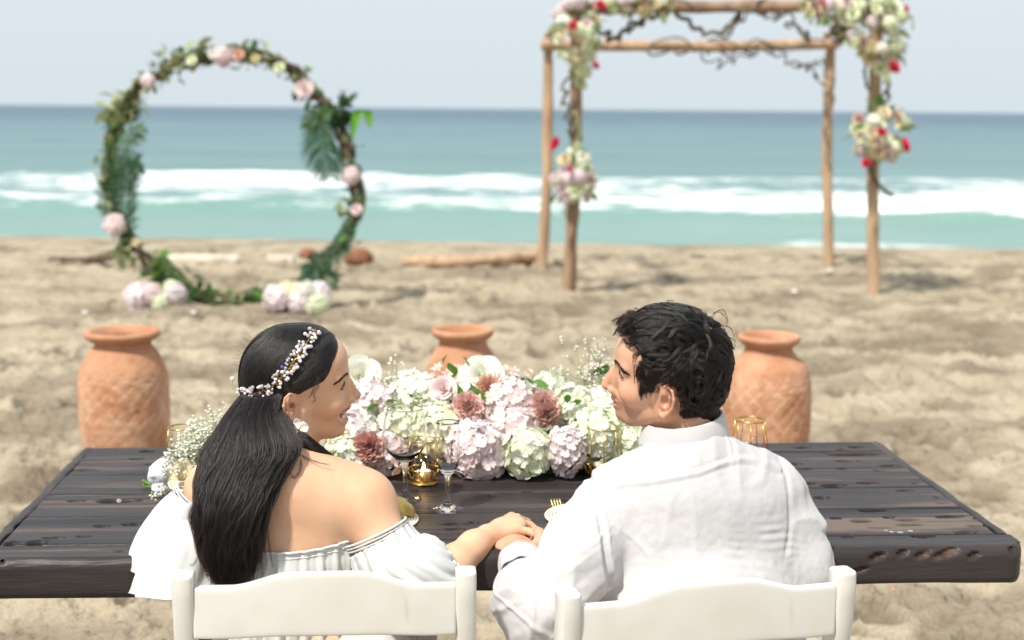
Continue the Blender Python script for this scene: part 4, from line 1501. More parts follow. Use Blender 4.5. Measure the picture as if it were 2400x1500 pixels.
# the foam block that holds the stems
link('foam_block', MB().addM(*g_rbox(.62, .12, .055, .01), TRS((0.02, .02, .03))).mesh('foam_block', LEAF_D, False), cp)


def HB(x, y, r, col, Y, face=(0, -1, 0.35), col2=None, fr=.0145, label=None, squash=(1, 1, 1)):
    c = at(x, y, Y); s = Y / F_PX
    R = r * s
    c[2] = max(c[2], TZ + R * squash[2] * 0.93)
    c_l = c - cpi
    return hydrangea_part(cp, c_l, R, PM[col], face, fr, 1.2, PM[col2] if col2 else None, label, squash)


HB(868, 955, 60, 'lilac', 3.36, (-.1, -1, .5), 'pink')
HB(835, 1015, 56, 'lilac', 3.30, (-.3, -1, .2), 'white')
HB(905, 1062, 46, 'lilac', 3.21, (0, -1, .1), 'pink', label='pinkish lilac hydrangea low at the left front')
HB(818, 1070, 50, 'green', 3.20, (-.2, -1, .2), 'white')
HB(975, 935, 62, 'white', 3.36, (0, -1, .7), 'green')
HB(935, 1005, 50, 'green', 3.30, (0, -1, .3), 'white')
HB(1030, 1005, 66, 'green', 3.30, (0, -1, .4), 'white', label='creamy green hydrangea behind the glasses')
HB(1060, 955, 40, 'white', 3.34, (0, -1, .6), 'cream')
HB(1120, 1052, 70, 'lilac', 3.24, (0, -1, .2), 'pink', label='large lilac pink hydrangea at the front middle')
HB(1195, 945, 66, 'pink', 3.36, (0, -1, .8), 'white', label='pale pink hydrangea on top of the middle')
HB(1205, 1002, 50, 'pink', 3.28, (0, -1, .2), 'lilac')
HB(1238, 1060, 54, 'green', 3.22, (0, -1, .15), 'white', label='green tinged hydrangea low at the front')
HB(1327, 1055, 48, 'lilac', 3.22, (0, -1, .1), None, squash=(.9, .9, 1.15), label='narrow dusky lilac hydrangea low at the front right')
HB(1338, 952, 52, 'white', 3.36, (0, -1, .6), 'green')
HB(1405, 958, 52, 'white', 3.38, (0, -1, .6), 'green')
HB(1395, 1020, 60, 'green', 3.28, (.1, -1, .3), 'white', label='greenish white hydrangea beside the man')
HB(1455, 1045, 48, 'green', 3.30, (.2, -1, .2), None)
HB(1505, 1030, 40, 'cream', 3.36, (.2, -1, .4), 'lilac', fr=.010)
HB(1290, 905, 34, 'white', 3.42, (0, -.5, 1), 'green')
HB(1110, 920, 44, 'white', 3.42, (0, -.5, 1), 'green')
HB(1240, 935, 40, 'white', 3.44, (0, -.5, 1), 'green')


def RB(x, y, r, col, Y, face, label):
    c = at(x, y, Y) - cpi; R = r * Y / F_PX
    e = link('rose', new_mesh('rose', *g_sphere(10, 6, (R * .3, R * .3, R * .4)), PM[col]), cp, M=frame_z(face, c - np.array(face) / np.linalg.norm(face) * R * .45, random.uniform(0, 6)))
    e['label'] = label
    rose_parts(e, PM[col], R * 1.0)
    return e


RB(1130, 880, 44, 'white', 3.40, (0.0, -.9, .75), 'big open white rose on top of the middle')
RB(845, 882, 42, 'white', 3.42, (.15, -1, .5), 'creamy white rose beside the woman')
RB(848, 862, 22, 'blush', 3.50, (.3, -.2, 1), 'small blush rose behind the white rose')
RB(1038, 912, 29, 'pink', 3.31, (-.1, -1, .5), 'pale pink rose left of the leaves')
RB(1396, 868, 24, 'pink', 3.46, (0, -.5, 1), 'pale pink rose bud above the right side')
RB(1312, 908, 22, 'white', 3.44, (0, -.6, 1), 'small white rose right of the middle')
RB(1432, 905, 24, 'cream', 3.46, (0, -.6, 1), 'small cream rose near the man')


def CB(x, y, r, col, Y, face, label):
    c = at(x, y, Y) - cpi
    o = link('carnation', bloom_mesh('carnation', PM[col], 1.0, 1), cp, M=frame_z(face, c - np.array(face) / np.linalg.norm(face) * r * Y / F_PX * .5, random.uniform(0, 6), r * Y / F_PX * 1.15))
    o['label'] = label


CB(1096, 953, 34, 'blush', 3.27, (0, -1, .3), 'rosy carnation in the middle')
CB(864, 1052, 38, 'dusty', 3.17, (-.05, -1, .1), 'dark rose pink carnation low at the left')
CB(1276, 945, 30, 'blush', 3.29, (.1, -1, .4), 'dusty pink carnation right of the middle')
CB(1284, 972, 27, 'dusty', 3.27, (.1, -1, 0), 'darker dusty carnation under the pink one')
CB(1146, 908, 28, 'peach', 3.34, (0, -1, .5), 'peach carnation under the white rose')
for (x, y, r, col, Y, f) in [(1028, 868, 20, 'blush', 3.40, (-.4, -.6, 1)), (1048, 880, 18, 'blush', 3.38, (.2, -.8, .8)), (1072, 866, 15, 'peach', 3.42, (.2, -.6, 1)), (1088, 872, 13, 'yellow', 3.43, (.3, -.6, 1)),
                             (1186, 868, 15, 'blush', 3.42, (-.2, -.6, 1)), (1205, 876, 18, 'blush', 3.40, (.2, -.8, 1)), (1228, 884, 16, 'peach', 3.42, (.5, -.6, .8)), (1240, 874, 13, 'blush', 3.44, (.5, -.3, 1)),
                             (1018, 884, 13, 'blush', 3.38, (-.7, -.6, .6)), (930, 925, 14, 'lilac', 3.33, (0, -1, .4))]:
    c = at(x, y, Y) - cpi
    link('alstroemeria', bloom_mesh('lily', PM[col], 1.0, 1), cp, M=frame_z(f, c, random.uniform(0, 6), r * Y / F_PX))
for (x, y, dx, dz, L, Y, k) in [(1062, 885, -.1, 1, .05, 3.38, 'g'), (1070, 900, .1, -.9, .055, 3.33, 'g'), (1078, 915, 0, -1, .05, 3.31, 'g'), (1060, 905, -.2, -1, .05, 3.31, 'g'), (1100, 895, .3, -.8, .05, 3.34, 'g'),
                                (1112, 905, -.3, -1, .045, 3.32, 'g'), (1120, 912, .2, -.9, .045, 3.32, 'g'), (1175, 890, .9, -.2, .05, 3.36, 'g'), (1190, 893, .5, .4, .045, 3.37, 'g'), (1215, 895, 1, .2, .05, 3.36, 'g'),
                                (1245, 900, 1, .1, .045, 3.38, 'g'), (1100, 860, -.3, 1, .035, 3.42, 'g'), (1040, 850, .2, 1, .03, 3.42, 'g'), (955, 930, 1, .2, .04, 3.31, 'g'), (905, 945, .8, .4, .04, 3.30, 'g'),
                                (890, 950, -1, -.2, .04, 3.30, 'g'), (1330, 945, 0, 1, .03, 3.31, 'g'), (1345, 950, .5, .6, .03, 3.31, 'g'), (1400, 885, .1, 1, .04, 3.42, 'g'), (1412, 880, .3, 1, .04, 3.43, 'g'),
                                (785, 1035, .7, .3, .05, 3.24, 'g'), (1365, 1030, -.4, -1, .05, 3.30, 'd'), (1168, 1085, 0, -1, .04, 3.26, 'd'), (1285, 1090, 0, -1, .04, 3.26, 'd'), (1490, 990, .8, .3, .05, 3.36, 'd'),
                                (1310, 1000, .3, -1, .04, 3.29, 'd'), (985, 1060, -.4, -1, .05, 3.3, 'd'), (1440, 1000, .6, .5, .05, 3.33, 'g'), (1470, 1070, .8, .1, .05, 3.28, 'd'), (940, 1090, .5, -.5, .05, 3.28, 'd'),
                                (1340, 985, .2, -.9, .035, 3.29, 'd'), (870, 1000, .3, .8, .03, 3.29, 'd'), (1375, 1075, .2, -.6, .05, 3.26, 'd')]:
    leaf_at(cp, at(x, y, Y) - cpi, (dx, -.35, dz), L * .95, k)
# dark foliage low between the blooms
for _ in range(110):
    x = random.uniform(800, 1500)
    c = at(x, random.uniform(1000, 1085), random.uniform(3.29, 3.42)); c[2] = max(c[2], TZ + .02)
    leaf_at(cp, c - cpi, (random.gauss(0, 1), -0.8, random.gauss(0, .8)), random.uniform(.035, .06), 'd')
tips = [at(x, y, 3.42) for x, y in [(1385, 792), (1352, 818), (1400, 800), (1420, 812), (1425, 830), (1330, 838), (1308, 862), (1345, 850), (1370, 830), (1395, 830), (1410, 845), (1360, 870), (1330, 872), (1382, 855), (1418, 860), (1375, 805), (1407, 822)]]
gyps('sprig', at(1395, 950, 3.40), tips, 6, GYP_W, GYP_S, .0032, .035, 1, cp)
tips = [at(x, y, 3.40) for x, y in [(920, 870), (905, 890), (935, 885), (915, 905), (945, 905), (930, 862), (900, 912)]]
gyps('sprig', at(925, 950, 3.38), tips, 6, GYP_W, GYP_S, .0038, .03, 2, cp)
tips = [at(x, y, 3.33) for x, y in [(1480, 1000), (1500, 1010), (1510, 1030), (1470, 1020), (1490, 1040), (1515, 1015)]]
gyps('sprig', at(1470, 1060, 3.34), tips, 8, GYP_W, GYP_S, .0042, .03, 3, cp)
tips = [at(x, y, 3.55) for x, y in [(548, 915), (560, 940), (552, 960), (566, 925)]]
gyps('sprig', at(640, 1010, 3.50), tips, 6, GYP_W, GYP_S, .005, .04, 4, cp)

# ================================================================ lanterns with tealights
GOLD = pmat('gold_wire', (0.70, 0.46, 0.16), (0.55, 0.34, 0.10), scale=30, rough=0.28, metal=1.0)
GLASS = pmat('clear_glass', (1, 1, 1), (1, 1, 1), rough=0.0, trans=1.0, ior=1.45)
GLASS.node_tree.nodes['Principled BSDF'].inputs['Specular IOR Level'].default_value = 0.5
GLASST = bpy.data.materials.new('thin_glass'); GLASST.use_nodes = True
_n, _l = GLASST.node_tree.nodes, GLASST.node_tree.links
_n.remove(_n['Principled BSDF'])
_t = _n.new('ShaderNodeBsdfTransparent'); _g = _n.new('ShaderNodeBsdfGlossy'); _g.inputs['Roughness'].default_value = 0.03
_lw = _n.new('ShaderNodeLayerWeight'); _lw.inputs['Blend'].default_value = 0.25; _fr = _n.new('ShaderNodeMath'); _fr.operation = 'MULTIPLY'; _fr.inputs[1].default_value = 0.35; _l.new(_lw.outputs['Facing'], _fr.inputs[0]); _mx = _n.new('ShaderNodeMixShader')
_l.new(_fr.outputs[0], _mx.inputs[0]); _l.new(_t.outputs[0], _mx.inputs[1]); _l.new(_g.outputs[0], _mx.inputs[2]); _l.new(_mx.outputs[0], _n['Material Output'].inputs['Surface'])
WAX = pmat('candle_wax', (0.85, 0.78, 0.62), (0.9, 0.84, 0.7), rough=0.5, sss=.3)
FLAME = bpy.data.materials.new('flame'); FLAME.use_nodes = True
_b = FLAME.node_tree.nodes['Principled BSDF']; _b.inputs['Base Color'].default_value = (1, .6, .2, 1)
_b.inputs['Emission Color'].default_value = (1.0, 0.50, 0.14, 1); _b.inputs['Emission Strength'].default_value = 45


def lantern(x, y_base, label, s=1.0, lit=True, lab_c=None, rot=0.2, n=6, glow=1.0):
    p = atz(x, y_base, TZ)
    e = empty('wire_lantern', M=TRS((p[0], p[1], TZ + .001), rot))
    tag(e, label, 'lantern', 'gold wire candle lanterns on the table')
    def ring(r, z): return [np.array([r * math.cos(2 * PI * k / n), r * math.sin(2 * PI * k / n), z]) for k in range(n)]
    rt, rm, rb = .033 * s, .042 * s, .031 * s
    zt, zm, zb = .108 * s, .036 * s, .012 * s
    mb = MB()
    w = .0013
    C = [(rt * math.cos(a), rt * math.sin(a), zt) for a in np.linspace(0, 2 * PI, 33)]
    mb.add(*g_tube(C, w * 1.3, 6, False))
    A, B_, D_ = ring(rt, zt), ring(rm, zm), ring(rb, zb)
    for k in range(n):
        mb.add(*g_tube([A[k], B_[k]], w, 6)); mb.add(*g_tube([B_[k], D_[k]], w, 6))
        mb.add(*g_tube([B_[k], B_[(k + 1) % n]], w, 6)); mb.add(*g_tube([D_[k], D_[(k + 1) % n]], w, 6))
    link('wire_frame', mb.mesh('wire_frame', GOLD), e)
    link('base_disc', new_mesh('base_disc', *g_lathe([(0, 0), (.034 * s, 0), (.035 * s, .002), (.034 * s, .004), (0, .005)], 40), GOLD), e)
    link('glass_cup', new_mesh('glass_cup', *g_lathe([(.0255 * s, .006), (.0262 * s, .008), (.0262 * s, .072 * s), (.0252 * s, .072 * s), (.0252 * s, .009), (.0255 * s, .006)], 40), GLASST), e)
    t = empty('tealight', M=TRS((p[0], p[1], TZ + .0065), rot))
    tag(t, lab_c, 'candle', 'tealights in the lanterns')
    link('cup', new_mesh('cup', *g_lathe([(0, 0), (.0185 * s, 0), (.019 * s, .002), (.019 * s, .0225 * s), (.0182 * s, .0225 * s), (.0182 * s, .003), (0, .003)], 36), GOLD), t)
    link('wax', new_mesh('wax', *g_lathe([(0, .004), (.0178 * s, .004), (.0178 * s, .0235 * s), (.0165 * s, .0245 * s), (.006, .0225 * s), (0, .0222 * s)], 36), WAX), t)
    if lit:
        F_ = [(0.0, .024), (.0022, .026), (.0032, .030), (.0026, .036), (.0012, .042), (0, .046)]
        link('flame', new_mesh('flame', *g_lathe([(a * glow, b * s) for a, b in F_], 12), FLAME), t)
    return e


lantern(993, 1132, 'gold wire lantern with a lit candle behind the two glasses', .93, True, 'lit tealight in the lantern behind the glasses', rot=.35)
lantern(1755, 1096, 'glowing gold wire lantern beyond the man beside the right jar', 1.08, True, 'lit tealight glowing in the lantern near the right jar', rot=.1, n=7, glow=1.3)
lantern(1412, 1122, 'gold wire lantern half hidden behind the shoulder of the man', 1.12, False, 'unlit tealight in the lantern by the shoulder of the man', rot=.0, n=8)
lantern(432, 1110, 'tall gold wire lantern behind the bridal bouquet', 1.02, False, 'unlit tealight in the lantern behind the bouquet', rot=.5, n=6)
lantern(786, 1120, 'gold wire lantern at the left of the flowers under the chin of the woman', 1.0, False, 'unlit tealight in the lantern under the chin of the woman', rot=.2, n=6)

# ================================================================ glasses
def stemware(x, yb, prof_o, prof_i, stem, label, name, cat):
    p = atz(x, yb, TZ)
    e = empty(name, (p[0], p[1], TZ + .0008))
    tag(e, label, cat)
    po = spline([(a, b, 0) for a, b in prof_o], 40)[:, :2]; pi = spline([(a, b, 0) for a, b in prof_i], 36)[:, :2]
    lip = [( (po[-1][0] + pi[0][0]) / 2, po[-1][1] + .0005)]
    V, Fc = g_lathe(np.vstack([po, lip, pi]), 64)
    link('bowl', new_mesh('bowl', V, Fc, GLASS), e)
    V, Fc = g_lathe(spline([(a, b, 0) for a, b in stem], 70)[::-1, :2], 56)
    link('stem', new_mesh('stem', V, Fc, GLASS), e)


# balloon glass: foot at (949,1172), rim at y 958
stemware(949, 1172, [(0, .0865), (.010, .0870), (.022, .094), (.040, .112), (.0485, .138), (.0475, .165), (.0425, .190), (.0385, .205)],
         [(.0375, .205), (.0414, .190), (.0464, .165), (.0474, .138), (.0388, .1135), (.0205, .0985), (.0085, .0935), (0, .0930)],
         [(0, .0864), (.009, .0864), (.0075, .080), (.0052, .066), (.0048, .045), (.0062, .022), (.0075, .0165), (.011, .012), (.020, .0055), (.0335, .0022), (.0345, .001), (.0335, 0), (0, 0.0003)],
         'large round empty wine glass left of the champagne flute', 'wine_glass', 'wine glass')
stemware(1049, 1196, [(0, .0785), (.008, .0790), (.0165, .087), (.0245, .108), (.0262, .135), (.0255, .165), (.0238, .193)],
         [(.0228, .193), (.0245, .165), (.0252, .135), (.0235, .109), (.0152, .0915), (.0067, .0860), (0, .0853)],
         [(0, .0784), (.0075, .0784), (.0062, .072), (.0050, .058), (.0050, .040), (.0065, .022), (.0085, .0165), (.013, .011), (.021, .005), (.0315, .0022), (.0325, .001), (.0315, 0), (0, .0003)],
         'slim empty champagne flute right of the round wine glass', 'champagne_flute', 'champagne flute')

# ================================================================ place settings
BEAD = pmat('pearl_bead', (0.80, 0.76, 0.64), (0.72, 0.64, 0.46), scale=200, rough=0.25, spec=0.8)
GOLDF = pmat('gold_satin', (0.72, 0.56, 0.20), (0.60, 0.42, 0.12), scale=20, rough=0.33, metal=0.55, bump=.3)
MATB = pmat('mat_backing', (0.10, 0.085, 0.06), rough=0.8)


def bead_mat(x, y, R, label, seed):
    p = atz(x, y, TZ)
    e = empty('beaded_placemat', (p[0], p[1], TZ + .001))
    tag(e, label, 'placemat', 'round beaded placemats')
    link('backing', new_mesh('backing', *g_lathe([(0, 0), (R * .97, 0), (R * .97, .002), (0, .002)], 60), MATB), e)
    g = np.random.default_rng(seed)
    sv, sf = g_sphere(6, 4, (1, 1, 1))
    for k, f in enumerate((1.0, .94, .88, .82)):
        mb = MB(); r = R * f; n = int(2 * PI * r / .0056)
        for i in range(n):
            a = 2 * PI * i / n
            mb.add(sv * .0029 + np.array([r * math.cos(a), r * math.sin(a), .0035]), sf)
        o = link('bead_ring', mb.mesh('bead_ring', BEAD), e); o['kind'] = 'stuff'
    mb = MB()
    for i in range(300):
        a = g.uniform(0, 2 * PI); r = R * .76 * math.sqrt(g.uniform(0, 1))
        q = Matrix.Translation((r * math.cos(a), r * math.sin(a), .004)) @ Matrix.Rotation(g.uniform(0, 3), 4, 'Z')
        mb.addM(sv * np.array([.0052, .0022, .0022]), sf, q)
    o = link('bead_centre', mb.mesh('bead_centre', BEAD), e); o['kind'] = 'stuff'
    return p


pl = bead_mat(868, 1222, .098, 'round beaded placemat under the gold napkin beside the woman', 1)
pr = bead_mat(1388, 1214, .098, 'round beaded placemat under the gold fork beside the man', 2)


def napkin(c, label, sx, rot, seed):
    def fn(u, v):
        a = 2 * PI * u
        r = math.sin(PI * v / 2) ** .6
        rr = r * (1 + .12 * math.sin(5 * a + seed) + .06 * math.sin(11 * a))
        z = (.032 * (1 - v ** 2.2)) * (1 + .28 * math.sin(7 * a + 2 * seed) * v) + .002
        return (sx * rr * math.cos(a), .036 * rr * math.sin(a), z)
    V, Fc = g_grid(72, 16, fn, True)
    V = V + (.0025 * fbm(V, 60, 3, seed))[:, None] * np.array([.5, .5, 1]); V[:, 2] = np.maximum(V[:, 2], .0)
    o = link('gold_napkin', new_mesh('gold_napkin', V, Fc, GOLDF)); o.matrix_basis = TRS(c, rot)
    tag(o, label, 'napkin', 'folded gold napkins')


napkin((atz(905, 1208, TZ)[0], atz(905, 1208, TZ)[1], TZ + .008), 'crumpled gold napkin on the placemat beside the woman', .062, -.6, 1)
napkin((atz(1400, 1215, TZ)[0], atz(1400, 1215, TZ)[1], TZ + .008), 'gold napkin under the fork beside the man', .050, .3, 2)


def fork(tip, heel, end, label):
    tip, heel, end = [np.array(q, float) for q in (tip, heel, end)]
    e = empty('gold_fork', heel); tag(e, label, 'fork')
    ax = (tip - heel); L = np.linalg.norm(ax); ax /= L
    sd = np.cross(ax, [0, 0, 1.0]); sd /= np.linalg.norm(sd); up = np.cross(sd, ax)
    for k in range(4):
        o = (k - 1.5) * .0062
        P = spline([heel + ax * .004 + sd * o * .95, heel + ax * L * .5 + sd * o - up * .002, tip + sd * o * 1.05 + up * .002], 10)
        link('tine', new_mesh('tine', *g_tube(P, np.linspace(.0019, .0015, 10), 6), FORKM), e, world=True)
    def fn(u, v):
        w = .0125 * (1 - v) ** .5 + .0035
        return heel + ax * .006 - ax * .028 * v + sd * (u - .5) * 2 * w + up * (-.002 * math.sin(PI * v))
    mb = MB(); V, Fc = g_grid(7, 8, fn); mb.add(V, Fc); mb.add(V + up * .0022, [f[::-1] for f in Fc])
    mb.add(*g_tube(spline([heel - ax * .018, heel - ax * .05 + up * .002, end], 12), np.linspace(.003, .0045, 12), 8))
    link('handle', mb.mesh('handle', FORKM), e, world=True)


FORKM = pmat('gold_cutlery', (0.80, 0.66, 0.28), (0.74, 0.58, 0.22), rough=0.25, metal=.8)
fork(at(1301, 1171, 2.99), at(1313, 1206, 2.955), at(1420, 1262, 2.85), 'gold fork with four tines resting on the placemat beside the man')

# ================================================================ bridal bouquet lying on the table
bq = empty('bridal_bouquet', atz(395, 1150, TZ))
tag(bq, "bridal bouquet of baby's breath and a cream rose lying on the left of the table", 'bouquet')
SAT = pmat('white_ribbon', (0.82, 0.82, 0.86), (0.76, 0.77, 0.84), scale=10, rough=0.45, sheen=.3, bump=.3, bscale=12)
YBQ = 3.12
for k, (a, b, c) in enumerate([((334, 1126), (350, 1134), (400, 1148)), ((336, 1138), (352, 1140), (400, 1150)), ((325, 1144), (348, 1146), (400, 1152)), ((326, 1146), (350, 1151), (400, 1154)), ((336, 1136), (356, 1144), (402, 1146)), ((338, 1142), (356, 1148), (402, 1150))]):
    P = spline([at(*a, YBQ + .01 * (k % 3)), at(*b, YBQ), at(*c, YBQ)], 12)
    link('stem', new_mesh('stem', *g_tube(P, .0042, 8), STEM), bq, world=True)


def blob(name, ctr, r, mat, parent, seed=0, amp=.12, sc=2.5, M=None, nu=40, nv=26):
    V, Fc = g_sphere(nu, nv, (1, 1, 1))
    V = V * (1 + amp * fbm(V, sc * .6, 4, seed))[:, None] * np.array(r)
    me = new_mesh(name, V, Fc, mat)
    return link(name, me, parent, M=(parent_inv(parent) if parent else Matrix()) @ (Matrix.Translation(Vector([float(q) for q in ctr])) @ (M or Matrix())))


blob('ribbon_wrap', at(382, 1108, YBQ - .02), (.034, .030, .030), SAT, bq, 1.0, .16, 2.4, Matrix.Rotation(-.5, 4, 'Y'))
blob('ribbon_wrap', at(385, 1140, YBQ - .02), (.026, .024, .028), SAT, bq, 2.0, .16, 2.4)
blob('ribbon_wrap', at(408, 1120, YBQ - .01), (.024, .026, .032), SAT, bq, 3.0, .12, 2.4, Matrix.Rotation(.5, 4, 'Y'))
c = at(436, 1118, YBQ - .04)
e = link('rose', new_mesh('rose', *g_sphere(10, 6, (.014, .014, .02)), PM['cream']), bq, M=parent_inv(bq) @ frame_z((-.25, -.9, .5), c, .4))
rose_parts(e, PM['cream'], .032)
bf = []
g_ = np.random.default_rng(9)
for _ in range(70):
    t = g_.random()
    x = 400 + 110 * t + g_.normal(0, 16); y = 1130 - 125 * t + g_.normal(0, 22)
    bf.append(at(x, y, YBQ + g_.uniform(-.06, .05)))
gyps('sprig', at(400, 1138, YBQ), bf, 9, GYP_W, GYP_S, .0034, .032, 5, bq)
bf = [at(352 + g_.uniform(-12, 34), 1190 + g_.uniform(-22, 22), 3.02) for _ in range(12)]
gyps('sprig', at(385, 1160, 3.06), bf, 4, GYP_W, GYP_S, .0030, .02, 6, bq)
bf = [at(500 + g_.uniform(-70, 50), 1020 + g_.uniform(-25, 45), 3.2) for _ in range(34)]
gyps('sprig', at(450, 1100, 3.14), bf, 8, GYP_W, GYP_S, .0036, .035, 7, bq)
# ================================================================ people
def skin_mat(name, c1, c2, lip, shade):
    m = pmat(name, c1, c2, scale=14, rough=0.42, spec=0.4, bump=0.2, bscale=150, sss=0.12, detail=6, lo=.3, hi=.75, bdist=0.0015)
    attr_mix(m, 'blush', shade)
    attr_mix(m, 'lips', lip)
    attr_mix(m, 'dark', (0.10, 0.06, 0.045))
    return m


class Head:
    """local frame: F forward, L to the camera side, U up; origin between the ears"""
    def __init__(self, px, py, Y, away, side, s=1.0):
        O = at(px, py, Y)
        ray = O - CAM; ray /= np.linalg.norm(ray)
        h = np.array([ray[0], ray[1], 0]); h /= np.linalg.norm(h)
        perp = np.array([h[1], -h[0], 0]) * side          # to photo right (side=1) or left (-1)
        a = math.radians(away)
        Fv = perp * math.cos(a) + h * math.sin(a)
        Uv = np.array([0, 0, 1.0])
        Lv = -(h * math.cos(a) - perp * math.sin(a))      # towards the camera
        self.O, self.B, self.s = O, np.stack([Fv, Lv, Uv], 1), s

    def tilt(self, roll_to_cam=0.0, pitch=0.0):
        Fv, Lv, Uv = self.B.T
        a = math.radians(roll_to_cam); Lv, Uv = Lv * math.cos(a) - Uv * math.sin(a), Uv * math.cos(a) + Lv * math.sin(a)
        a = math.radians(pitch); Fv, Uv = Fv * math.cos(a) - Uv * math.sin(a), Uv * math.cos(a) + Fv * math.sin(a)
        self.B = np.stack([Fv, Lv, Uv], 1)

    def w(self, f, l, u): return self.O + self.B @ (np.array([f, l, u]) * self.s)
    def loc(self, P): return ((np.asarray(P) - self.O) @ self.B) / self.s
    def M4(self):
        M = Matrix.Identity(4)
        for i in range(3):
            for j in range(3): M[i][j] = self.B[i, j]
            M[i][3] = self.O[i]
        return M


def head_prims(S, H, male=False):
    s = H.s
    dF, dU = (0.006, 0.018) if male else (0.0, 0.0)
    nU, mU = (-.010, -.009) if male else (-.006, -.004)
    def W(f, l, u): return H.w(f + dF, l, u + dU)
    def cap(a, b, ra, rb=None, k=.008, sub=False): S.cap(W(*a), W(*b), ra * s, (rb if rb is not None else ra) * s, k, sub)
    def ell(c, r, k=.008, sub=False, M=None): S.ell(W(*c), np.array(r) * s, H.B if M is None else M, k, sub)
    # skull and face masses
    ell((.006, 0, .016), (.091, .074, .090), .012)
    ell((.042, 0, .040), (.063, .060, .058), .014)
    ell((.044, 0, -.022), (.058, .058, .062), .018)
    ell((.048, 0, -.062), (.046, .046, .044), .018)
    for q in (-1, 1):
        cap((.002, q * .058, -.058), (.075, q * .018, -.095), .015, .013, .022)      # jaw line
        cap((.010, q * .062, -.030), (.004, q * .059, -.058), .014, .014, .02)
        ell((.068, q * .042, -.030), (.026, .0215, .024), .014)                        # cheek bone / smiling cheek
        cap((.0955, q * .010, .020), (.078, q * .044, .020), .0095, .009, .012)        # brow
        ell((.0985, q * .033, .006), (.0115, .0145, .0110), .014, True)                  # socket
        ell((.0790, q * .033, .0055), (.0148, .0148, .0135), .006)
        ell((.0935, q * .0345, .0045), (.0070, .0120, .0046), .0025, True)                    # lids round the eye
    # nose
    cap((.098, 0, .012), (.1105, 0, -.006 + nU * .5), .0080, .0068, .010)
    cap((.092, .012, .004), (.104, .008, -.020 + nU * .5), .010, .009, .012); cap((.092, -.012, .004), (.104, -.008, -.020 + nU * .5), .010, .009, .012)
    if male:
        cap((.1085, 0, -.002), (.1245, 0, -.0215 + nU), .0078, .0098, .006)
        ell((.1240, 0, -.0240 + nU), (.0100, .0105, .0092), .004)
    else:
        cap((.1085, 0, -.006), (.1215, 0, -.0240 + nU), .0066, .0088, .006)
        ell((.1220, 0, -.0245 + nU), (.0098, .0094, .0088), .004)
    for q in (-1, 1):
        ell((.1095, q * .0125, -.0285 + nU), (.0105, .0068, .0072), .005)
        ell((.1140, q * .0070, -.0365 + nU), (.0052, .0030, .0030), .002, True)
    # mouth region
    ell((.088, 0, -.046), (.0225, .026, .020), .012)
    ell((.086, 0, -.072), (.0205, .022, .018), .010)
    if not male:
        pts = [(.0710, .0325, -.0450), (.0900, .0235, -.0480), (.1050, .009, -.0465), (.1075, 0, -.0468)]
        for q in (-1, 1):
            P = [W(a, q * b, c + mU) for a, b, c in pts]
            S.chain(P, [.0018 * s, .0040 * s, .0054 * s, .0052 * s], .003)
            P = [W(a, q * b, c) for a, b, c in [(.0710, .0325, -.0475 + mU), (.0885, .0240, -.0665 + mU), (.1000, .009, -.0755 + mU), (.1025, 0, -.0765 + mU)]]
            S.chain(P, [.0018 * s, .0042 * s, .0058 * s, .0062 * s], .003)
        for q in (-1, 1):   # open smile
            S.cap(W(.1080, 0, -.0615 + mU), W(.0985, q * .014, -.0600 + mU), .0078 * s, .0070 * s, .0025, True)
            S.cap(W(.0985, q * .014, -.0600 + mU), W(.0790, q * .0295, -.0490 + mU), .0072 * s, .0030 * s, .0025, True)
        for q in (-1, 1):   # smile fold
            S.cap(W(.1035, q * .0215, -.034), W(.0880, q * .0345, -.056), .0022, .0014, .006, True)
    else:
        for q in (-1, 1):
            P = [W(a, q * b, c) for a, b, c in [(.0830, .0265, -.0490 + mU), (.0985, .016, -.0520 + mU), (.1095, .006, -.0490 + mU), (.1110, 0, -.0495 + mU)]]
            S.chain(P, [.0018 * s, .0042 * s, .0050 * s, .0050 * s], .003)
            P = [W(a, q * b, c) for a, b, c in [(.0830, .0265, -.0505 + mU), (.0970, .016, -.0610 + mU), (.1060, .006, -.0640 + mU), (.1070, 0, -.0645 + mU)]]
            S.chain(P, [.0018 * s, .0042 * s, .0054 * s, .0056 * s], .003)
            S.cap(W(.1120, 0, -.0570 + mU), W(.0860, q * .0255, -.0498 + mU), .0024, .0014, .002, True)
            S.cap(W(.1035, q * .0215, -.034), W(.0860, q * .0360, -.060), .0026, .0018, .007, True)
            S.cap(W(.0905, q * .050, .010), W(.0750, q * .060, .004), .0012, .001, .005, True)
    # chin
    ell((.0865 if not male else .0905, 0, -.0975 if not male else -.0905), (.0170, .019, .0155), .012)
    # ears
    for q in (-1, 1):
        ef, eu = (-.009, -.014) if not male else (.002, -.026)
        sc = 1.0 if not male else 1.15
        B = H.B.copy()
        def E(a, b, out):
            # a: forward, b: up, in the plane of the ear which swings out at the back
            return W(ef + a * sc, q * (.0735 + out * sc - a * sc * 0.38), eu + b * sc)
        rim = [(.006, -.002, .004), (.0105, .010, .004), (.006, .023, .005), (-.004, .0275, .008), (-.013, .022, .011), (-.016, .008, .013), (-.013, -.008, .012), (-.006, -.020, .009), (.002, -.028, .006), (.007, -.026, .004), (.008, -.016, .002)]
        S.chain([E(a, b, o) for a, b, o in rim], [s * .0024 * sc] * 5 + [s * .0026 * sc] * 2 + [s * .0034 * sc, s * .0052 * sc, s * .0042 * sc, s * .003], .002)
        S.ell(E(-.003, .003, .003), np.array([.0135, .0045, .0235]) * s * sc, H.B, .003)
        S.ell(E(.0005, -.001, .0075), np.array([.0068, .0065, .0105]) * s * sc, H.B, .003, True)
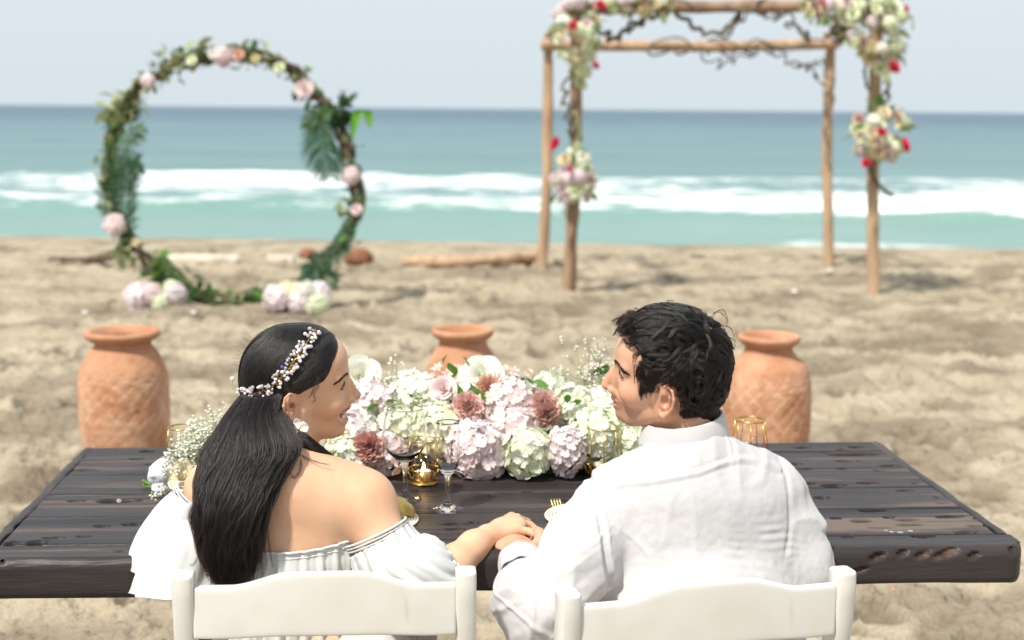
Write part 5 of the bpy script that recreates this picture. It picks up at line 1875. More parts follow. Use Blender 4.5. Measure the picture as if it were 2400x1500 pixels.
        S.chain([E(-.004, .020, .007), E(-.009, .008, .0095), E(-.007, -.008, .009)], [s * .0016 * sc] * 3, .003)
        S.ell(E(.0075, -.004, .004), np.array([.0034, .0035, .0052]) * s * sc, H.B, .002)


def skin_attrs(me, H, male, extra=None):
    V = mverts(me); L = H.loc(V)
    dF, dU = (0.006, 0.018) if male else (0.0, 0.0)
    f, l, u = L[:, 0] - dF, np.abs(L[:, 1]), L[:, 2] - dU
    blush = 0.45 * np.exp(-(((f - .082) / .02) ** 2 + ((l - .045) / .02) ** 2 + ((u + .028) / .018) ** 2))
    blush += 0.5 * np.exp(-(((f - .126) / .014) ** 2 + ((u + .026) / .012) ** 2 + (l / .014) ** 2))
    ear = (l > .070) & (f < .012) & (f > -.045) & (u > -.085) & (u < .02)
    blush += ear * 0.3
    if male:
        blush += 0.12 * sstep(-.04, -.07, u) * sstep(.0, .04, f)
    lips = np.zeros(len(V))
    if not male:
        zc = -.0655 + .0125 * np.clip(l / .030, 0, 1) ** 1.5
        d = ((u - zc) / (.0205 - .0160 * np.clip(l / .030, 0, 1) ** 1.5)) ** 2
        lips = sstep(1.15, .8, d) * (f > .069) * (l < .0330)
        inner = (f > .08) & (np.abs(u - zc + .001) < .0042) & (l < .022) & (f < .1005 - .1 * l)
    else:
        zc = -.0655
        d = ((u - zc) / (.0125 - .009 * np.clip(l / .025, 0, 1) ** 1.5)) ** 2
        lips = 0.75 * sstep(1.15, .7, d) * (f > .086) * (l < .0260)
    dark = np.zeros(len(V))
    # nostrils and shade of the lash line are geometry; only the stubble is colour
    if male:
        st = sstep(.018, .05, f) * sstep(-.052, -.066, u) * (u > -.13) + np.exp(-(((f - .108) / .012) ** 2 + ((u + .041) / .006) ** 2 + (l / .022) ** 2))
        dark = 0.30 * np.clip(st, 0, 1) * (1 - lips)
    set_attr(me, 'blush', np.clip(blush, 0, .8)); set_attr(me, 'lips', np.clip(lips, 0, 1)); set_attr(me, 'dark', dark)


SKIN_W = skin_mat('skin_woman', (0.71, 0.435, 0.28), (0.63, 0.365, 0.225), (0.50, 0.17, 0.145), (0.62, 0.27, 0.19))
SKIN_M = skin_mat('skin_man', (0.66, 0.385, 0.255), (0.57, 0.31, 0.20), (0.42, 0.17, 0.14), (0.56, 0.22, 0.15))
EYEW = pmat('eye_white', (0.72, 0.68, 0.64), rough=0.15, spec=.6)
attr_mix(EYEW, 'iris', (0.035, 0.018, 0.012))
TEETH = pmat('teeth', (0.84, 0.80, 0.72), rough=0.2, spec=.6, scale=80)
HAIRM_W = hair_mat('hair_black', 0.975, 0.34, .5)
HAIRM_M = hair_mat('hair_dark', 0.97, 0.36, .5)
SCALP = pmat('scalp_dark', (0.012, 0.009, 0.009), (0.02, 0.014, 0.013), rough=0.6, scale=60, stretch=(1, 1, .2), bump=.4)
LASH = pmat('lash_dark', (0.015, 0.010, 0.009), rough=0.6)


def face_details(person, H, male, SF):
    s = H.s
    dF, dU = (0.006, 0.018) if male else (0.0, 0.0)
    def W(f, l, u): return H.w(f + dF, l, u + dU)
    for q in (1, -1):
        c = W(.0806, q * .033, .0048)
        V, Fc = g_sphere(28, 18, (.01215 * s,) * 3)
        me = new_mesh('eye', V, Fc, EYEW)
        g = H.B @ np.array([.93, -q * 0.18, -.06]); g /= np.linalg.norm(g)
        set_attr(me, 'iris', sstep(.86, .90, (V / (.01215 * s)) @ g))
        link('eye', me, person, M=parent_inv(person) @ Matrix.Translation(Vector(c.tolist())))
        # lash lines
        mb = MB()
        up = [(.0855, .0485, .0030), (.0915, .044, .0085), (.0950, .036, .0105), (.0960, .027, .0095), (.0940, .0205, .0048)]
        lo = [(.0855, .0485, .0030), (.0905, .043, -.0010), (.0935, .035, -.0025), (.0950, .027, -.0015), (.0940, .0205, .0042)]
        def onface(pp): return SF.project(spline([W(a, q * b, c_) for a, b, c_ in pp], 16), .0005, 3)[0]
        mb.add(*g_tube(onface([(a, b, c_ - .0005) for a, b, c_ in up]), np.linspace(.0010, .0006, 16) * s, 6))
        mb.add(*g_tube(onface(lo), .00055 * s, 6))
        link('eyelashes', mb.mesh('eyelashes', LASH), person, world=True)
    # eyebrows
    S = []
    g = np.random.default_rng(4)
    for q in (1, -1):
        for _ in range(260 if male else 120):
            t = g.random()
            if male: a, b, c_ = .1065 - .022 * t - .010 * t * t, .012 + .042 * t, .0215 + .006 * math.sin(t * 2.2) - .013 * t * t
            else: a, b, c_ = .1030 - .016 * t - .016 * t * t, .017 + .038 * t, .0200 + .008 * math.sin(t * 2.4) - .008 * t * t
            wdt = (.0034 if male else .0024) * (1 - .6 * t)
            p = W(a, q * b, c_ + g.uniform(-1, 1) * wdt)
            d = H.B @ np.array([-.45 - .2 * t, q * .8, .35 - .7 * t + g.normal(0, .15)]); d /= np.linalg.norm(d)
            L = (.008 if male else .0065) * s
            n_ = H.B @ np.array([1, q * .4, .1])
            p = p + n_ * .0015
            S.append(np.array([p, p + d * L * .5 + n_ * .0010, p + d * L]))
    A = np.array(S); B_, gr_ = SF.project(A.reshape(-1, 3), 0.0, 3)
    B_ = B_.reshape(A.shape) + gr_.reshape(A.shape) * np.array([.0001, .0010, .0007])[None, :, None]
    strands('eyebrows', B_, .0005 if male else .0004, .0002, LASH, person)
    if not male:
        mb = MB()
        for r, u0, zz in ((0, -.0570, 1), (1, -.0695, -1)):
            for k in range(-4, 5):
                a = k * .36
                if r and abs(k) > 3: continue
                f_ = .0785 + .0235 * math.cos(a * .70); l_ = .0225 * math.sin(a * .75) * 1.15
                h_ = (.0072 if r == 0 else .0045)
                V, Fc = g_sphere(8, 6, (.0032 * s, .0034 * s, h_ * s))
                V = V @ H.B.T + W(f_ + (.0008 if r == 0 else -.001), l_, u0 - .0025 + .007 * (l_ / .02) ** 2)
                mb.add(V, Fc)
        link('teeth', mb.mesh('teeth', TEETH), person, world=True)


# ---------------------------------------------------------------- the woman
woman = empty('person', (-0.42, 2.62, 0.0))
tag(woman, 'smiling woman with long black hair and jewelled headband in a white off shoulder dress', 'woman')
HW = Head(682, 897, 2.72, 7, 1, 1.05)
HW.tilt(12, 0)
S = Sdf()
head_prims(S, HW, False)
c7 = at(690, 1132, 2.62)
S.cap(HW.w(-.024, 0, -.045), c7, .047, .047, .03)
S.cap(HW.w(.006, 0, -.080), at(712, 1120, 2.70), .034, .042, .02)
S.cap(c7, at(590, 1145, 2.66), .047, .046, .05)
S.cap(c7, at(792, 1156, 2.625), .046, .050, .05)
S.cap(at(585, 1130, 2.66), at(800, 1165, 2.63), .062, .062, .04)
S.ell(at(690, 1215, 2.64), (.150, .080, .095), k=.04)
S.ell(at(690, 1270, 2.645), (.132, .085, .13), k=.05)
S.ell(at(680, 1400, 2.62), (.115, .082, .15), k=.05)
S.ell(at(672, 1240, 2.71), (.10, .05, .07), k=.04)
S.ell((-.36, 2.60, .50), (.165, .13, .12), k=.06)
# arms
shR = at(852, 1180, 2.615); elR = at(968, 1408, 2.535); wrR = at(1142, 1257, 2.71)
S.cap(c7 + [0, 0, -.02], shR, .05, .052, .04)
S.ell(shR, (.060, .058, .060), k=.02)
S.cap(shR, elR, .054, .040, .02)
S.chain([elR, at(1065, 1322, 2.625), at(1110, 1280, 2.67), wrR], [.038, .0345, .0275, .0230], .02)
shL = at(504, 1150, 2.67); elL = at(432, 1350, 2.62)
S.cap(c7 + [0, 0, -.02], shL, .05, .050, .04)
S.ell(shL, (.056, .055, .058), k=.02)
S.cap(shL, elL, .050, .034, .02)
S.chain([elL, at(470, 1300, 2.80), at(490, 1285, 2.88)], [.038, .030, .023], .02)
S.ell(at(497, 1278, 2.93), (.032, .045, .016), k=.012)
for k in range(4):
    b = at(482 + 11 * k, 1277, 2.955)
    S.chain([b, b + [0.002, .03, .000], b + [.004, .055, -.006]], [.0085, .008, .007], .004)
S.chain([at(512, 1280, 2.91), at(530, 1276, 2.94), at(536, 1274, 2.97)], [.012, .009, .008], .005)
# legs and feet under the table
for q in (-1, 1):
    hp = np.array([-.36 + q * .09, 2.62, .50]); kn = np.array([-.36 + q * .12, 3.02, .50]); an = np.array([-.36 + q * .11, 2.98, .075])
    S.cap(hp, kn, .085, .058, .04); S.cap(kn, an, .055, .034, .02); S.cap(an, an + [0, .14, -.035], .033, .022, .02)
# her hand over his
pw = wrR
K = [at(1199, 1213, 2.82), at(1211, 1217, 2.795), at(1217, 1226, 2.765), at(1213, 1243, 2.735)]
rk = [.0118, .0122, .0118, .0105]
for k, r in zip(K, rk):
    S.cap(pw, k, .0180, r, .009)
S.ell((pw + K[1] + K[2]) / 3, (.036, .030, .013), k=.012)
S.chain([K[0], at(1222, 1222, 2.845), at(1230, 1240, 2.85), at(1226, 1254, 2.84)], [.0103, .0086, .0080, .007], .0015)
S.chain([K[1], at(1235, 1224, 2.825), at(1245, 1240, 2.83), at(1240, 1254, 2.82)], [.0106, .0088, .0082, .0072], .0015)
S.chain([K[2], at(1243, 1232, 2.775), at(1256, 1243, 2.77), at(1252, 1256, 2.765)], [.0102, .0085, .0081, .0070], .0015)
S.chain([K[3], at(1238, 1245, 2.735), at(1253, 1252, 2.730), at(1248, 1261, 2.735)], [.0093, .0077, .0073, .0064], .0015)
S.chain([pw + [0, .03, 0], at(1172, 1248, 2.84), at(1192, 1255, 2.87), at(1212, 1262, 2.88)], [.015, .0125, .0100, .0085], .006)
V, Q = S.mesh(.0026)
me = new_mesh('body', V, Q, SKIN_W)
skin_attrs(me, HW, False)
link('body', me, woman, world=True)
face_details(woman, HW, False, S)


def ruffle(name, cents, radii, mat, parent, nf=14, amp=(0, .2), nu=160, nv=40, phase=0.0, thick=.0016, flat=None, seed=0, wr=.0):
    """cloth tube along cents whose folds grow from amp[0] to amp[1]"""
    C_ = spline(cents, nv); R_ = np.interp(np.linspace(0, 1, nv), np.linspace(0, 1, len(radii)), [0] * len(radii))
    R_ = spline([(r, 0, 0) for r in radii], nv)[:, 0]
    T = np.gradient(C_, axis=0); T /= np.linalg.norm(T, axis=1)[:, None]
    ref = np.array([0, 1.0, 0.0])
    V = []
    th = np.linspace(0, 2 * PI, nu, endpoint=False)
    for k in range(nv):
        t = k / (nv - 1)
        e1 = np.cross(ref, T[k]); e1 /= np.linalg.norm(e1); e2 = np.cross(T[k], e1)
        a = amp[0] + (amp[1] - amp[0]) * t
        fold = a * (np.sin(nf * th + phase + 1.1 * np.sin(2 * th + seed) + t * .6) + .45 * np.sin(nf * 1.63 * th + seed * 2 + 1.5 * t) + .3 * np.sin(5 * th + seed))
        r = R_[k] * (1 + fold)
        fl = 1.0 if flat is None else np.interp(t, np.linspace(0, 1, len(flat)), flat)
        V.append(C_[k] + (r * np.cos(th))[:, None] * e1 + (r * fl * np.sin(th))[:, None] * e2)
    V = np.concatenate(V)
    if wr: V = V + wr * fbm(V, 26, 3, seed)[:, None] * np.array([.6, 1, .4])
    i = np.arange(nu); j = (i + 1) % nu
    Fc = np.concatenate([np.stack([k * nu + i, k * nu + j, (k + 1) * nu + j, (k + 1) * nu + i], 1) for k in range(nv - 1)])
    me = new_mesh(name, V, Fc, mat)
    o = link(name, me, parent, world=True)
    md = o.modifiers.new('cloth', 'SOLIDIFY'); md.thickness = thick; md.offset = 0
    return o


DRESS = petal_mat('white_cotton', (0.76, 0.765, 0.75), (0.72, 0.73, 0.72), rnd=0, tl=.22)
LINEN = pmat('white_linen', (0.54, 0.527, 0.527), (0.485, 0.472, 0.48), scale=5, rough=0.85, spec=.15, bump=.25, bscale=260, detail=6, bdist=.001, sheen=.15)
# dress bodice: gathered neckline falling from below the shoulder blades
def bodice():
    nu, nv = 260, 60
    th = np.linspace(0, 2 * PI, nu, endpoint=False)
    c0 = at(693, 1300, 2.652); c0[2] = .774
    V = []
    for k in range(nv):
        t = k / (nv - 1)
        z = c0[2] - .40 * t
        a = .150 + .012 * t - .012 * math.sin(PI * min(1, t * 1.6)); b = .118 + .026 * t
        g_ = .0016 + .0035 * min(1, t * 3)
        r = 1 + g_ / .12 * (np.sin(38 * th + 2 * np.sin(3 * th)) + .6 * np.sin(61 * th + 1.3)) + (.045 * sstep(.02, .10, np.array(t)) * (1 - t))
        zt = z + (.010 * np.cos(th - .2) ** 2 + .013 * np.cos(th)) * (1 - t)
        V.append(np.stack([c0[0] + a * r * np.cos(th), c0[1] + b * r * np.sin(th), zt], 1))
    V = np.concatenate(V)
    i = np.arange(nu); j = (i + 1) % nu
    Fc = np.concatenate([np.stack([k * nu + i, (k + 1) * nu + i, (k + 1) * nu + j, k * nu + j], 1) for k in range(nv - 1)])
    o = link('bodice', new_mesh('bodice', V, Fc, DRESS), woman, world=True)
    md = o.modifiers.new('cloth', 'SOLIDIFY'); md.thickness = .0016; md.offset = 0
    # elastic rolled hem with little gathers
    for dz, rr in ((0.0, .0028), (-.011, .0014)):
        P = V[:nu] + np.array([0, 0, dz]) + np.stack([.0015 * np.cos(th), .0015 * np.sin(th), 0 * th], 1)
        P = np.vstack([P, P[:1]])
        R = rr * (1 + .2 * np.sin(np.arange(nu + 1) * 1.9) ** 2)
        link('neck_gather', new_mesh('neck_gather', *g_tube(P, R, 6, False), DRESS), woman, world=True)


bodice()
# skirt over the lap
S = Sdf()
S.ell((-.36, 2.61, .49), (.19, .15, .13), k=.06)
for q in (-1, 1):
    S.cap((-.36 + q * .07, 2.65, .52), (-.36 + q * .10, 3.05, .52), .105, .085, .07)
    S.cap((-.36 + q * .10, 3.05, .50), (-.36 + q * .09, 3.03, .16), .085, .11, .08)
V, Q = S.mesh(.006)
me = new_mesh('skirt', V, Q, DRESS); displace(me, lambda V, N: .006 * np.sin(60 * V[:, 0] + 4 * vnoise(V, 6)) * sstep(.55, .3, V[:, 2]) + .004 * fbm(V, 14, 3, 1))
link('skirt', me, woman, world=True)
# right sleeve: band round the upper arm, full flounce to the forearm
def band(c, d, r, name='sleeve_band', thick=.0023, parent=None, mat=None, fl=1.0):
    d = np.array(d, float); d /= np.linalg.norm(d)
    e1 = np.cross(d, [0, 1.0, 0]); e1 /= np.linalg.norm(e1); e2 = np.cross(d, e1)
    n = 150
    th = np.linspace(0, 2 * PI, n + 1)
    for dz, rr in ((0, thick), (.006, thick * .7), (.012, thick * .7)):
        P = np.array(c) + d * dz + (r * (1 + .01 * np.sin(30 * th)) * np.cos(th))[:, None] * e1 + (r * fl * (1 + .01 * np.sin(30 * th)) * np.sin(th))[:, None] * e2
        R = rr * (1 + .22 * np.sin(np.arange(n + 1) * 2.1) ** 2)
        link(name, new_mesh(name, *g_tube(P, R, 6, False), mat), parent, world=True)


aR = elR - shR
bR = at(881, 1252, 2.597)
dR = np.array([.41, -0.12, -.88]); dR /= np.linalg.norm(dR)
ruffle('sleeve', [bR + dR * .012, bR + np.array([.030, -.010, -.05]), at(962, 1352, 2.575), at(1010, 1372, 2.60), at(1052, 1350, 2.645)], [.064, .074, .083, .078, .048], DRESS, woman, nf=17, amp=(.022, .045), phase=.3, seed=1, wr=.002, nu=240)
band(bR - dR * .004, dR, .0635, parent=woman, mat=DRESS)
# left sleeve: long loose double flounce
bL = at(468, 1190, 2.655)
dL = np.array([-.50, -.05, -.86])
band(at(470, 1172, 2.66), (-.62, -.05, -.80), .0535, parent=woman, mat=DRESS)
ruffle('sleeve', [at(468, 1180, 2.66), at(445, 1230, 2.65), at(424, 1290, 2.645), at(414, 1345, 2.64)], [.056, .072, .084, .088], DRESS, woman, nf=6, amp=(.03, .085), phase=2.0, seed=4, wr=.002, nu=260, nv=50)
ruffle('sleeve_flounce', [at(462, 1230, 2.62), at(450, 1290, 2.60), at(430, 1350, 2.585), at(425, 1398, 2.575)], [.052, .070, .080, .090], DRESS, woman, nf=7, amp=(.03, .08), phase=.7, seed=7, wr=.002, nu=260, nv=50)

# ---------------------------------------------------------------- her hair
HC = Sdf()
HC.ell(HW.w(.000, 0, .018), (.0975, .0815, .0990), HW.B, .01)
HC.ell(HW.w(.032, 0, .030), (.0725, .0700, .0840), HW.B, .012)
HC.ell(HW.w(-.030, 0, -.010), (.062, .070, .065), HW.B, .012)
HLU = np.array([-.20, -.060, -.035, -.012, .004, .020, .050, .075, .090, .105])
HLF = np.array([-.030, -.030, -.020, .018, .052, .064, .082, .0945, .096, .094])


def hairline(L):
    """signed distance-like: >0 in front of the hairline"""
    u = L[:, 2]; l = np.abs(L[:, 1])
    fh = np.interp(u - .36 * l, HLU, HLF)
    return (L[:, 0] - fh) * .8


HCap = Sdf(); HCap.p = list(HC.p)
HCap.clip(lambda P: hairline(HW.loc(P)).astype(np.float32), .006)
for q in (-1, 1): HCap.ell(HW.w(-.004, q * .085, -.018), (.024, .030, .030), HW.B, .004, True)
V, Q = HCap.mesh(.003)
me = new_mesh('hair', V, Q, SCALP)
hairW = link('hair', me, woman, world=True)
g = np.random.default_rng(21)


def cap_strands(n, m=22):
    """from the centre parting and the hairline, over the ear, to the gather at the nape"""
    t = np.linspace(0, 1, m)
    out = []
    for _ in range(n):
        sd = 1 if g.random() < .68 else -1
        r = g.random()
        if r < .42:      # front hairline
            a = g.random()
            u0 = .098 - .100 * a; f0 = np.interp(u0, HLU, HLF) - .002; l0 = .006 + .070 * math.sin(a * PI / 2); u0 += .36 * l0
            st = np.array([f0, sd * l0, u0])
            en = np.array([-.050 + .035 * a + g.normal(0, .004), sd * (.060 + .014 * a), -.000 - .016 * a + g.normal(0, .004)])
            mid = (st + en) / 2 + np.array([.006, sd * .02, .028 * (1 - a) - .010])
        elif r < .8:     # parting, flows down the side and back
            b = g.random()
            st = np.array([.085 - .12 * b, sd * .003, .12])
            en = np.array([-.046 - .050 * b + g.normal(0, .004), sd * (.068 - .050 * b), -.002 - .018 * b + g.normal(0, .004)])
            mid = (st + en) / 2 + np.array([-.012 * b, sd * .04 * (1 - .4 * b), .045])
        else:            # crown to the back
            b = g.random()
            st = np.array([-.035 - .03 * b, sd * g.uniform(.0, .03), .12])
            en = np.array([-.095 + g.normal(0, .004), sd * g.uniform(0, .045), -.025 + g.normal(0, .004)])
            mid = np.array([-.10, sd * .02, .07])
        P = (1 - t)[:, None] ** 2 * st + 2 * ((1 - t) * t)[:, None] * mid + t[:, None] ** 2 * en
        out.append(P)
    A = np.array(out)
    Wp = HW.O + (A.reshape(-1, 3) * HW.s) @ HW.B.T
    Pj, gr = HC.project(Wp, 0.0, 5)
    q_ = HW.loc(Pj)
    bad = ((((q_[:, 0] + .008) / .018) ** 2 + ((q_[:, 2] + .016) / .028) ** 2 < 1) & (np.abs(q_[:, 1]) > .04)).reshape(A.shape[:2])
    kp = bad.mean(1) < .02
    A = A[kp]; Pj = Pj.reshape(-1, m, 3)[kp].reshape(-1, 3); gr = gr.reshape(-1, m, 3)[kp].reshape(-1, 3)
    Pj = Pj.reshape(A.shape); gr = gr.reshape(A.shape)
    off = g.uniform(.0002, .0030, len(A))[:, None, None]
    wav = .0007 * np.sin(np.linspace(0, 9, m)[None, :, None] * 1 + g.uniform(0, 6, len(A))[:, None, None])
    prof = (np.sin(np.linspace(.06, 1, m) * PI * .55))[None, :, None]
    return Pj + gr * (off * prof + wav)


strands('hair_strands', cap_strands(9000), .00042, .00030, HAIRM_W, hairW)

# the long fall down her back: rows of (centre x, y, half width px, Y, half depth)
FALL = [(614, 926, 46, 2.655, .030), (600, 960, 58, 2.632, .042), (597, 1000, 80, 2.605, .050), (592, 1050, 104, 2.578, .052), (568, 1100, 94, 2.555, .048), (550, 1150, 85, 2.535, .046),
        (541, 1200, 77, 2.520, .044), (537, 1250, 72, 2.512, .042), (538, 1300, 66, 2.505, .038), (543, 1350, 44, 2.500, .026)]
FC = np.array([np.concatenate([at(x, y, Y), [hw * Y / F_PX, hd]]) for x, y, hw, Y, hd in FALL])


def fall_at(t):
    q = spline_n(FC, t)
    return q[:, :3], q[:, 3], q[:, 4]


def spline_n(A, t):
    n = len(A)
    x = np.asarray(t) * (n - 1)
    i = np.clip(x.astype(int), 0, n - 2); f = (x - i)[:, None]
    Q = np.vstack([2 * A[0] - A[1], A, 2 * A[-1] - A[-2]])
    p0, p1, p2, p3 = Q[i], Q[i + 1], Q[i + 2], Q[i + 3]
    return .5 * (2 * p1 + (p2 - p0) * f + (2 * p0 - 5 * p1 + 4 * p2 - p3) * f * f + (3 * p1 - p0 - 3 * p2 + p3) * f ** 3)


def fall_mesh():
    nv, nu = 60, 64
    t = np.linspace(0, .97, nv)
    c, a, b = fall_at(t)
    th = np.linspace(0, 2 * PI, nu, endpoint=False)
    V = []
    for k in range(nv):
        r = (.84 - .16 * t[k]) * (1 + .07 * np.sin(9 * th + 2 * t[k]) + .05 * np.sin(17 * th - 3 * t[k]))
        if t[k] > .78: r = r * (1 - 2.6 * (t[k] - .78))
        V.append(c[k] + np.stack([a[k] * r * np.cos(th), b[k] * r * np.sin(th), 0 * th], 1))
    V = np.concatenate(V)
    i = np.arange(nu); j = (i + 1) % nu
    Fc = [tuple(x) for k in range(nv - 1) for x in np.stack([k * nu + i, (k + 1) * nu + i, (k + 1) * nu + j, k * nu + j], 1)]
    Fc.append(tuple(range(nu))); Fc.append(tuple(range((nv - 1) * nu, nv * nu))[::-1])
    return new_mesh('hair_length', V, Fc, SCALP)


hairL = link('hair_length', fall_mesh(), hairW, world=True)


def fall_strands(nlock, per, m=34):
    out = []
    for _ in range(nlock):
        th = g.uniform(0, 2 * PI) if g.random() < .3 else g.uniform(PI, 2 * PI)   # most on the camera side
        rho = 1.03 - .38 * g.random() ** 1.5 + (.07 if g.random() < .12 else 0)
        ph, ph2 = g.uniform(0, 6, 2); am = g.uniform(.001, .011); fr = g.uniform(1.0, 3.0)
        drift = g.normal(0, .20)
        end = g.uniform(.78, .99) if g.random() < .70 else g.uniform(.95, 1.09)
        for _ in range(per):
            t = np.linspace(0, end + g.normal(0, .012), m)
            c, a, b = fall_at(np.clip(t, 0, 1.08))
            tt = th + drift * t + g.normal(0, .070) * (1 - .55 * t)
            rr = rho * (1 + g.normal(0, .035)) * (1 - .12 * sstep(.75, 1.0, t))
            P = c + np.stack([a * rr * np.cos(tt), b * rr * np.sin(tt), 0 * t], 1)
            w = sstep(.15, .6, t) * am
            P[:, 0] += w * np.sin(2 * PI * fr * t + ph) + g.normal(0, .0012) * t
            P[:, 1] += .6 * w * np.sin(2 * PI * fr * t + ph2)
            P[:, 0] += g.normal(0, .007) * sstep(.80, 1.05, t)
            out.append(P)
    return out


strands('hair_strands', fall_strands(560, 26), .00040, .00012, HAIRM_W, hairL)
# front lock: behind the ear, along the neck, over the shoulder
LK = [(645, 972, 2.662), (662, 994, 2.650), (688, 1016, 2.636), (722, 1040, 2.622), (760, 1066, 2.640), (790, 1088, 2.670), (806, 1110, 2.72)]
LP = spline([at(*p) for p in LK], 26)
out = []
for _ in range(900):
    o_ = g.normal(0, 1, 3); q = min(1, np.linalg.norm(o_) / 1.5) / (np.linalg.norm(o_) + 1e-9)
    o_ = o_ * q
    w = np.interp(np.linspace(0, 1, 26), [0, .3, .6, 1], [.022, .018, .011, .003])[:, None]
    P = LP + o_[None] * w * np.array([.8, .6, 1.0]) + g.normal(0, .0012, 3)
    out.append(P)
strands('side_lock', out, .00045, .0002, HAIRM_W, hairW)
V, Fc = g_tube(LP, np.interp(np.linspace(0, 1, 26), [0, .3, .6, 1], [.020, .016, .008, .002]), 10)
link('lock_core', new_mesh('lock_core', V, Fc, SCALP), hairW, world=True)
# loose fly-away hairs and thin strands across the shoulder and temple
out = []
for pts in ([(748, 885, 2.645), (738, 905, 2.640), (728, 925, 2.640), (722, 935, 2.64)], [(742, 880, 2.645), (745, 905, 2.64), (734, 922, 2.64), (738, 938, 2.64), (730, 945, 2.64)], [(700, 1020, 2.62), (690, 1085, 2.56), (664, 1130, 2.545), (640, 1180, 2.535)],
            [(702, 1050, 2.62), (705, 1095, 2.565), (688, 1118, 2.555), (676, 1100, 2.55)], [(640, 1180, 2.53), (628, 1230, 2.53), (632, 1290, 2.525), (640, 1330, 2.52)], [(620, 1200, 2.525), (618, 1260, 2.52), (622, 1320, 2.51), (618, 1350, 2.50)],
            [(470, 1250, 2.50), (466, 1300, 2.50), (452, 1325, 2.50), (446, 1322, 2.50)], [(690, 1060, 2.6), (740, 1082, 2.58), (775, 1090, 2.58)]):
    for _ in range(14):
        P = spline([at(x + g.normal(0, 2.5), y + g.normal(0, 2.5), Y) for x, y, Y in pts], 20)
        out.append(P)
for _ in range(160):
    a = g.uniform(1.0, 2.9)
    c = HW.w(-.0 + .098 * math.cos(a), g.uniform(-.03, .05), .020 + .100 * math.sin(a))
    d = HW.B @ np.array([-.8 + g.normal(0, .4), g.normal(0, .4), .25 + g.normal(0, .3)]); d /= np.linalg.norm(d)
    L = g.uniform(.008, .030)
    out.append(spline([c, c + d * L * .5 + [0, 0, .002], c + d * L + np.array([0, 0, -.004])], 8))
strands('stray_hairs', out, .00012, .00006, HAIRM_W, hairW)

def on_hair(x, y, off=.004):
    """first point of the hair cap met by the line of sight through photo pixel (x, y)"""
    d = at(x, y, 1.0) - CAM; d /= np.linalg.norm(d)
    t = 2.4
    for _ in range(60):
        P = (CAM + d * t)[None]
        q = float(HC.eval(P)[0]) - off
        t += q * .8
        if q < .0003: break
        if t > 3.2: return None
    return CAM + d * t



# strands that run on from the crown, under the headband, into the long fall
out = []
for _ in range(2300):
    x0 = g.uniform(566, 668); y0 = g.uniform(868, 915)
    u = (x0 - 617) / 51
    p0 = on_hair(x0, y0, .0012)
    if p0 is None: continue
    xb = 612 + u * 50; yb = 936 - 4 * u + g.normal(0, 3)
    p1 = on_hair(min(max(xb, 572), 668), 924, .0028)
    if p1 is None: continue
    uu = np.clip(u * .97 + g.normal(0, .05), -.99, .99)
    th_ = -math.acos(uu); te = g.uniform(.22, .80); ts = np.linspace(.14, te, 7)
    c_, a_, b_ = fall_at(ts)
    rr = g.uniform(.97, 1.05) - .10 * (ts / te) ** 3
    q = c_ + np.stack([a_ * rr * np.cos(th_), b_ * rr * np.sin(th_), 0 * ts], 1)
    q[:, 0] += .006 * np.sin(ts * 14 + g.uniform(0, 1.5) + 3 * uu) * ts
    out.append(spline(np.vstack([p0, p1, q]), 34) + g.normal(0, .0006, 3))
strands('hair_strands', out, .00042, .00018, HAIRM_W, hairL)

# headband of wire, pearls and crystals
hb = empty('headband', HW.w(0, 0, .05))
tag(hb, 'gold wire headband of pearls and crystal beads on the black hair of the woman', 'headband')
PEARL = pmat('pearl', (0.84, 0.78, 0.76), (0.78, 0.68, 0.72), rough=0.2, spec=.9, scale=200, coat=.5)
CRYS = pmat('crystal', (0.80, 0.80, 0.95), (0.95, 0.85, 0.85), rough=0.05, spec=1.0, trans=.55, ior=1.6, scale=300)
VIOL = pmat('violet_crystal', (0.20, 0.06, 0.42), (0.10, 0.08, 0.5), rough=0.08, spec=1.0, coat=1)
HBP = [(567, 924), (580, 925), (600, 921), (622, 914), (640, 905), (655, 888), (672, 870), (688, 848), (702, 828), (716, 806), (728, 788), (740, 770), (752, 757)]


bp = [p for p in (on_hair(*q) for q in HBP) if p is not None]
BPs = spline(bp, 120)
link('wire', new_mesh('wire', *g_tube(BPs, .0007, 6), GOLD), hb, world=True)
sv, sf = g_sphere(10, 7, (1, 1, 1))
cv, cf = g_sphere(6, 4, (1, 1, 1))
bm_ = {}
for n_, m_, v_, f_ in (('pearl', PEARL, sv, sf), ('crystal', CRYS, cv, cf), ('violet_crystal', VIOL, cv, cf)):
    bm_[n_] = new_mesh(n_, v_, f_, m_, smooth=(n_ == 'pearl'))
tw = MB()
for k in sorted(set(int(v) for v in np.clip(np.arange(3, 119, 2.1) + g.normal(0, .7, 56)[:len(np.arange(3, 119, 2.1))], 2, 118))):
    c = BPs[k]; T = BPs[min(k + 1, 119)] - BPs[k - 1]; T /= np.linalg.norm(T)
    _, nrm = HC.project(c[None], 0, 1); nrm = nrm[0]
    sd = np.cross(T, nrm); sd /= np.linalg.norm(sd)
    for q in ((1, -1, random.choice((-1, 1))) if k % 3 else (random.choice((-1, 1)),)):
        e = c + sd * q * g.uniform(.0025, .0120) + T * g.normal(0, .0035) + nrm * g.uniform(0, .003)
        tw.add(*g_tube([c, (c + e) / 2 + nrm * .001, e], .0004, 4, False))
        n_ = random.choices(['pearl', 'crystal', 'violet_crystal'], [5, 6, .6])[0]
        link(n_, bm_[n_], hb, M=parent_inv(hb) @ TRS(e, random.uniform(0, 3), g.uniform(.0023, .0041), random.uniform(0, 3)))
link('twigs', tw.mesh('twigs', GOLD), hb, world=True)

